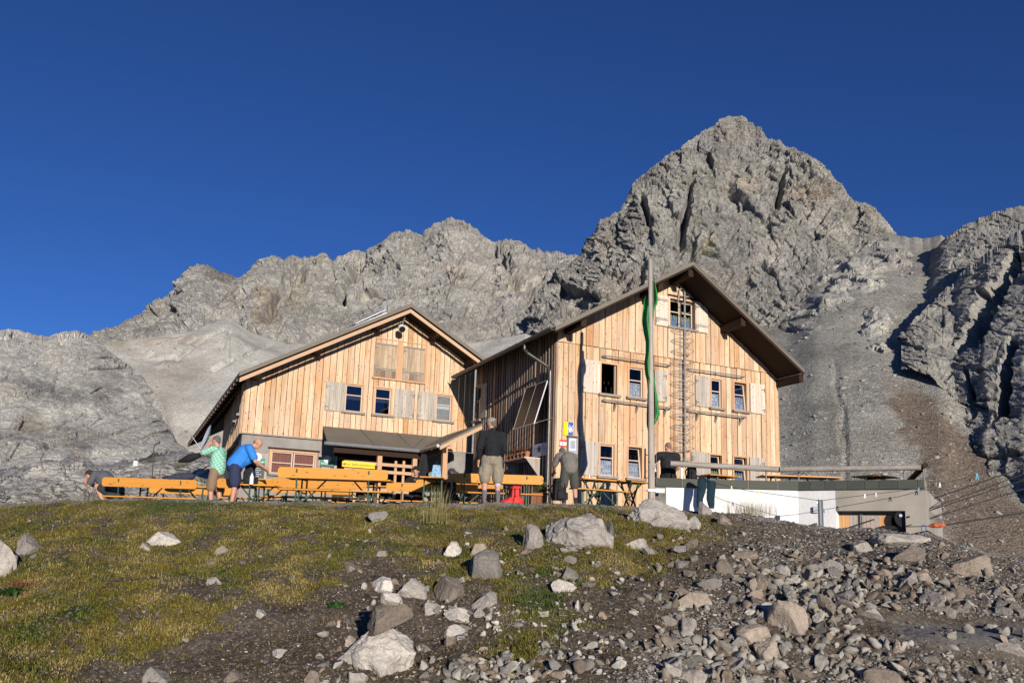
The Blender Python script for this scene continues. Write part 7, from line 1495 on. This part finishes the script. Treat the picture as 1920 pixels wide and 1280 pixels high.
# ---- gravel
def gravel():
    V0, F0 = [], []
    for i in range(6):
        bm = bmesh.new(); bmesh.ops.create_icosphere(bm, subdivisions=1, radius=1); v = np.array([p.co[:] for p in bm.verts]); f = np.array([[p.index for p in q.verts] for q in bm.faces]); bm.free(); v = v * (1 + .45 * (np.random.default_rng(i).random((len(v), 1)) - .5)) * np.array([1, .75, .5]); V0.append(v); F0.append(f)
    n = 230000; a = g.uniform(-.66, .66, n); D = 7.4 * (17.6 / 7.4) ** g.random(n); X = a * D; Y = D; zb = gz_base(X, Y); px, py = project(np.stack([X, Y, zb], -1)); gw, rw = masks(X, Y, px, py); p3 = np.stack([X, Y, X * 0], -1); cl = np.clip(.5 + 1.0 * fbm(p3 * 1.1 + 31, 3), 0, 1)
    dens = np.clip((1 - gw) * (.10 + .35 * cl) + .55 * rw * (.35 + .9 * cl) + gw * .055, 0, 1); cd = np.interp(a, CA, CD); path = (a > .29) & (np.abs(Y - (10.6 + (a - .5) * 1.2)) < .6)
    keep = (g.random(n) < dens) & (py < 1310) & (py > 930) & ~path & (Y < cd + .5); X, Y, rw, gw = X[keep], Y[keep], rw[keep], gw[keep]; m = len(X); r = .004 + .030 * g.random(m) ** 5 * (0.6 + .5 * rw) + .004 * rw * g.random(m); Z = gz(X, Y, True); C = np.stack([X, Y, Z + r * .15], -1)
    base = np.array([.205, .19, .172]) * (.45 + .8 * g.random((m, 1))); base = np.where(rw[:, None] < .5, base * np.array([.98, .86, .72]) * .8, base); base = np.where(g.random((m, 1)) < .08, np.array([.42, .40, .36]), base); base = np.where(g.random((m, 1)) < .2, np.array([.20, .165, .135]), base)
    VV, FF, CC = [], [], []; off = 0; kind = g.integers(0, 6, m)
    for k in range(6):
        s_ = kind == k; c = C[s_]; rr = r[s_]; t = g.uniform(0, 6.28, len(c)); v = V0[k]; ct, st = np.cos(t)[:, None], np.sin(t)[:, None]; W = np.stack([v[None, :, 0] * ct - v[None, :, 1] * st, v[None, :, 0] * st + v[None, :, 1] * ct, np.broadcast_to(v[None, :, 2], (len(c), len(v)))], -1); W = W * rr[:, None, None] + c[:, None, :]
        VV.append(W.reshape(-1, 3)); FF.append((F0[k][None] + (np.arange(len(c)) * len(v))[:, None, None] + off).reshape(-1, 3)); CC.append(np.repeat(base[s_], len(F0[k]), 0)); off += len(c) * len(v)
    mt, t = new_mat('gravel_stone', (.2, .2, .2), .9, 0, .15); at_ = t.new('Attribute', attribute_name='col'); t.link(at_.outputs['Color'], t.b.inputs['Base Color'])
    tag(soup('gravel', np.concatenate(VV), np.concatenate(FF), np.concatenate(CC), mt), 'small grey gravel strewn over the bank', kind='stuff')
gravel() if 1 else None
def rubble():
    S = [rock_shape(800 + i, 2, 9, .0, .18, .55) for i in range(10)]; n = 20000; px = g.uniform(600, 1925, n); py = g.uniform(985, 1290, n); P, ok = ground_hits(px, py); P, px, py = P[ok], px[ok], py[ok]; p3 = P * np.array([1, 1, 0]); cl = fbm(p3 * .9 + 61, 3)
    core = np.exp(-((px - 1560) / 190) ** 2 - ((py - 1105) / 62) ** 2) + .8 * np.exp(-((px - 1330) / 110) ** 2 - ((py - 1235) / 60) ** 2) + .55 * np.exp(-((px - 1800) / 130) ** 2 - ((py - 1125) / 30) ** 2) + .35 * np.exp(-((px - 1650) / 250) ** 2 - ((py - 1240) / 45) ** 2) + .12 * sstep(1180, 1260, px); mid = (1 - sstep(1180, 1320, px)) * np.exp(-((px - 960) / 330) ** 2 - ((py - 1150) / 120) ** 2); core = core + .34 * mid + .5 * np.exp(-((px - 960) / 190) ** 2 - ((py - 1262) / 26) ** 2)
    path = (px > 1640) & (np.abs(py - 1163) < 11); k = (g.random(len(P)) < np.clip(core * (.55 + .75 * cl), 0, 1)) & ~path; P = P[k]; m = len(P); r = (.018 + .11 * g.random(m) ** 3.2) * (.7 + .5 * core[k]); kind = g.integers(0, 10, m); VV, FF, CC = [], [], []; off = 0
    base = np.array([.29, .275, .24]) * (.45 + .8 * g.random((m, 1))); mk = mid[k][:, None]; r = r * (1 - .35 * mk[:, 0]); base = base * (1 + .5 * mk); base = np.where(g.random((m, 1)) < .3 * (1 - mk), np.array([.25, .20, .155]) * (.6 + .6 * g.random((m, 1))), base)
    for j in range(10):
        s_ = kind == j; c = P[s_]; q = r[s_]; V, F = S[j]; nn = len(c); ax = g.normal(size=(nn, 3)); ax /= np.linalg.norm(ax, axis=1)[:, None]; an = g.uniform(0, 3.1, nn); K = np.zeros((nn, 3, 3)); K[:, 0, 1] = -ax[:, 2]; K[:, 0, 2] = ax[:, 1]; K[:, 1, 0] = ax[:, 2]; K[:, 1, 2] = -ax[:, 0]; K[:, 2, 0] = -ax[:, 1]; K[:, 2, 1] = ax[:, 0]
        Rr = np.eye(3) + np.sin(an)[:, None, None] * K + (1 - np.cos(an))[:, None, None] * (K @ K); sc_ = np.stack([np.ones(nn), g.uniform(.6, 1, nn), g.uniform(.45, .8, nn)], -1) * q[:, None]; W = np.einsum('nij,nvj->nvi', Rr, V[None] * sc_[:, None, :]) + c[:, None, :] + np.array([0, 0, 1]) * (q * .3)[:, None, None]
        VV.append(W.reshape(-1, 3)); FF.append((F[None] + (np.arange(nn) * len(V))[:, None, None] + off).reshape(-1, 3)); CC.append(np.repeat(base[s_], len(F), 0)); off += nn * len(V)
    mt, t = new_mat('rubble_stone', (.2, .2, .2), .92, 0, .15); at_ = t.new('Attribute', attribute_name='col'); tc = t.new('TexCoord'); nz = t.noise(tc.outputs['Object'], 22, 6, .7); t.link(t.mix(.8, at_.outputs['Color'], t.mix(1.0, at_.outputs['Color'], t.ramp(nz, [(.3, (.65, .65, .65)), (.7, (1.3, 1.3, 1.3))]), 'MULTIPLY')), t.b.inputs['Base Color']); t.link(t.bump(nz, .6, .02), t.b.inputs['Normal'])
    tag(soup('rubble', np.concatenate(VV), np.concatenate(FF), np.concatenate(CC), mt), 'small angular rubble filling the gaps of the stony slope', kind='stuff')
rubble()
def scree_blocks(name, n, x0, x1, y0, y1, rmax, dens, label):
    P, X, Y = LAYERS[name]; S = [rock_shape(900 + i, 2, 8, 0, .2, .6) for i in range(6)]; m_ = (X > x0) & (X < x1) & (Y > y0) & (Y < y1); idx = np.argwhere(m_); k = idx[g.integers(0, len(idx), n)]; C = P[k[:, 0], k[:, 1]]; px = X[k[:, 0], k[:, 1]]; py = Y[k[:, 0], k[:, 1]]
    cl = fbm(np.stack([px, py, px * 0], -1) / 60.0 + 3, 4); kp = g.random(n) < np.clip(dens + .9 * cl, 0.04, 1); C = C[kp]; m = len(C); dist = np.linalg.norm(C, axis=1); r = (.16 + rmax * g.random(m) ** 9) * np.clip(dist / 450, .7, 1.4); VV, FF, CC = [], [], []; off = 0; kind = g.integers(0, 6, m)
    base = np.array([.285, .28, .255]) * (.6 + .6 * g.random((m, 1)))
    for j in range(6):
        s_ = kind == j; c = C[s_]; V, F = S[j]; t = g.uniform(0, 6.28, len(c)); ct, st = np.cos(t)[:, None], np.sin(t)[:, None]; W = np.stack([V[None, :, 0] * ct - V[None, :, 1] * st, V[None, :, 0] * st + V[None, :, 1] * ct, np.broadcast_to(V[None, :, 2] * .8, (len(c), len(V)))], -1) * r[s_][:, None, None] + c[:, None, :]
        VV.append(W.reshape(-1, 3)); FF.append((F[None] + (np.arange(len(c)) * len(V))[:, None, None] + off).reshape(-1, 3)); CC.append(np.repeat(base[s_], len(F), 0)); off += len(c) * len(V)
    mt, t = new_mat('scree_block', (.2, .2, .2), .92, 0, .1); at_ = t.new('Attribute', attribute_name='col'); t.link(at_.outputs['Color'], t.b.inputs['Base Color']); tag(soup('scree_blocks', np.concatenate(VV), np.concatenate(FF), np.concatenate(CC), mt), label, kind='stuff')
scree_blocks('scree_slope', 14000, 1200, 1920, 450, 1060, 1.5, .35, 'broken blocks strewn over the scree right of the larger hut'); scree_blocks('boulder_slope', 6000, 180, 700, 620, 930, 1.1, .2, 'broken blocks strewn over the scree left of the smaller hut')
# ---- turf
def turf_():
    n = 560000; a = g.uniform(-.66, .36, n); D = 7.6 * (17.4 / 7.6) ** g.random(n) ; X = a * D; Y = D; zb = gz_base(X, Y); px, py = project(np.stack([X, Y, zb], -1)); gw, rw = masks(X, Y, px, py); p3 = np.stack([X, Y, X * 0], -1); cl = fbm(p3 * 3.2 + 51, 3); cd = np.interp(a, CA, CD)
    keep = (g.random(n) < np.clip(gw * (.75 + .8 * cl), 0, 1) + .012 * (1 - rw)) & (py < 1310) & (Y < cd - .05 + .35 * cl); X, Y, cl = X[keep], Y[keep], cl[keep]; px = px[keep]; py = py[keep]; p3 = p3[keep]; m = len(X); Z = gz(X, Y, True); cdk = cd[keep]
    t = g.uniform(0, 6.28, m); h = (.014 + .030 * g.random(m) ** 1.6) * (1 + .6 * np.clip(cl, -.5, 1)); h *= np.where(g.random(m) < .03, 2.2, 1); h *= 1 - .45 * sstep(cdk - 1.2, cdk, Y); ln = h * g.uniform(.3, 1.1, m); wv = .0035 + .003 * g.random(m)
    B = np.stack([X, Y, Z - .004], -1); s_ = np.stack([np.cos(t), np.sin(t), 0 * t], -1) * wv[:, None]; d = np.stack([-np.sin(t + g.normal(0, .6, m)), np.cos(t), 0 * t], -1) * ln[:, None]; T = B + d + np.stack([0 * h, 0 * h, h], -1); Mi = B + d * .35 + np.stack([0 * h, 0 * h, h * .6], -1)
    V = np.stack([B - s_, B + s_, Mi + s_ * .8, Mi - s_ * .8, T], 1).reshape(-1, 3); i5 = np.arange(m) * 5; F = np.concatenate([np.stack([i5, i5 + 1, i5 + 2], -1), np.stack([i5, i5 + 2, i5 + 3], -1), np.stack([i5 + 3, i5 + 2, i5 + 4], -1)])
    k1 = np.clip(.5 + .9 * fbm(p3 * .9 + 15, 3) + .25 * g.normal(size=m), 0, 1); k2 = np.clip(.42 + .8 * fbm(p3 * 1.6 + 5, 3) + .28 * g.normal(size=m), 0, 1); c = mixc(np.broadcast_to(np.array([.185, .150, .024]), (m, 3)), np.array([.070, .105, .016]), k1 * .75); c = mixc(c, np.array([.40, .31, .13]), np.clip(k2 - .42, 0, 1) * 1.5); c = np.where((g.random((m, 1)) < .14), np.array([.12, .07, .032]), c)
    gb = np.exp(-((px - 330) / 90) ** 2 - ((py - 948) / 16) ** 2) + np.exp(-((px - 1010) / 50) ** 2 - ((py - 1120) / 60) ** 2) * .8; c = mixc(c, np.array([.035, .085, .02]), np.clip(gb, 0, .85)); c = c * (.8 + .75 * g.random((m, 1)))
    mt, t_ = new_mat('grass_blades', (.1, .1, .03), .7, 0, .2); at_ = t_.new('Attribute', attribute_name='col'); t_.link(at_.outputs['Color'], t_.b.inputs['Base Color']); tr = t_.new('BsdfTranslucent'); t_.link(at_.outputs['Color'], tr.inputs[0]); mx = t_.new('MixShader', i_0=.25); t_.link(t_.b.outputs[0], mx.inputs[1]); t_.link(tr.outputs[0], mx.inputs[2]); t_.link(mx.outputs[0], t_.n['Material Output'].inputs[0])
    tag(soup('grass', V, F, np.concatenate([c, c, c]), mt), 'short olive and straw coloured alpine turf on the bank', kind='stuff')
    return mt
M_blade = turf_()
def tuft(px, py, n, h, spread, col, name, label, cat, flat=False):
    p = ground_hit(px, py); rr = np.random.default_rng(int(px)); V, F, C = [], [], []
    for i in range(n):
        b = p + np.array([rr.normal(0, spread), rr.normal(0, spread), -.01]); t = rr.uniform(0, 6.28); l = h * rr.uniform(.5, 1.1); k = rr.uniform(.1, .6) if not flat else rr.uniform(.6, 1.4); d = np.array([math.cos(t), math.sin(t), 0]) * l * k; s_ = np.array([-math.sin(t), math.cos(t), 0]) * (.0024 if not flat else .022); j = len(V)
        V += [b - s_, b + s_, b + d * .4 + np.array([0, 0, l * .65]) + s_ * .8, b + d * .4 + np.array([0, 0, l * .65]) - s_ * .8, b + d + np.array([0, 0, l * (1.0 if not flat else .8)])]; F += [(j, j + 1, j + 2), (j, j + 2, j + 3), (j + 3, j + 2, j + 4)]; c = np.array(col) * rr.uniform(.6, 1.3); C += [c, c, c]
    o = soup(name, np.array(V), np.array(F), np.array(C), M_blade); tag(o, label, cat)
tuft(812, 980, 230, .30, .13, (.30, .26, .10), 'grass_tuft', 'tall dry yellow grass tuft on the crest before the middle benches', 'grass tuft'); tuft(822, 953, 130, .45, .10, (.34, .29, .13), 'grass_tuft', 'thin pale grass stalks reaching before the dark backpack', 'grass tuft')
tuft(1405, 965, 300, .30, .22, (.26, .22, .09), 'grass_tuft', 'straw coloured weed clump before the white wall', 'grass tuft'); tuft(25, 1112, 90, .11, .07, (.05, .10, .025), 'plant', 'bright green leafy plant at the left edge', 'plant', True); tuft(632, 1136, 60, .08, .04, (.055, .12, .03), 'plant', 'small bright green plant on the bare soil', 'plant', True); tuft(624, 1168, 90, .10, .06, (.24, .14, .05), 'plant', 'rusty brown withered plant on the bare soil', 'plant')
tuft(45, 1098, 140, .09, .10, (.16, .05, .035), 'plant', 'dark reddish plant patch beside the bright green leafy plant', 'plant')
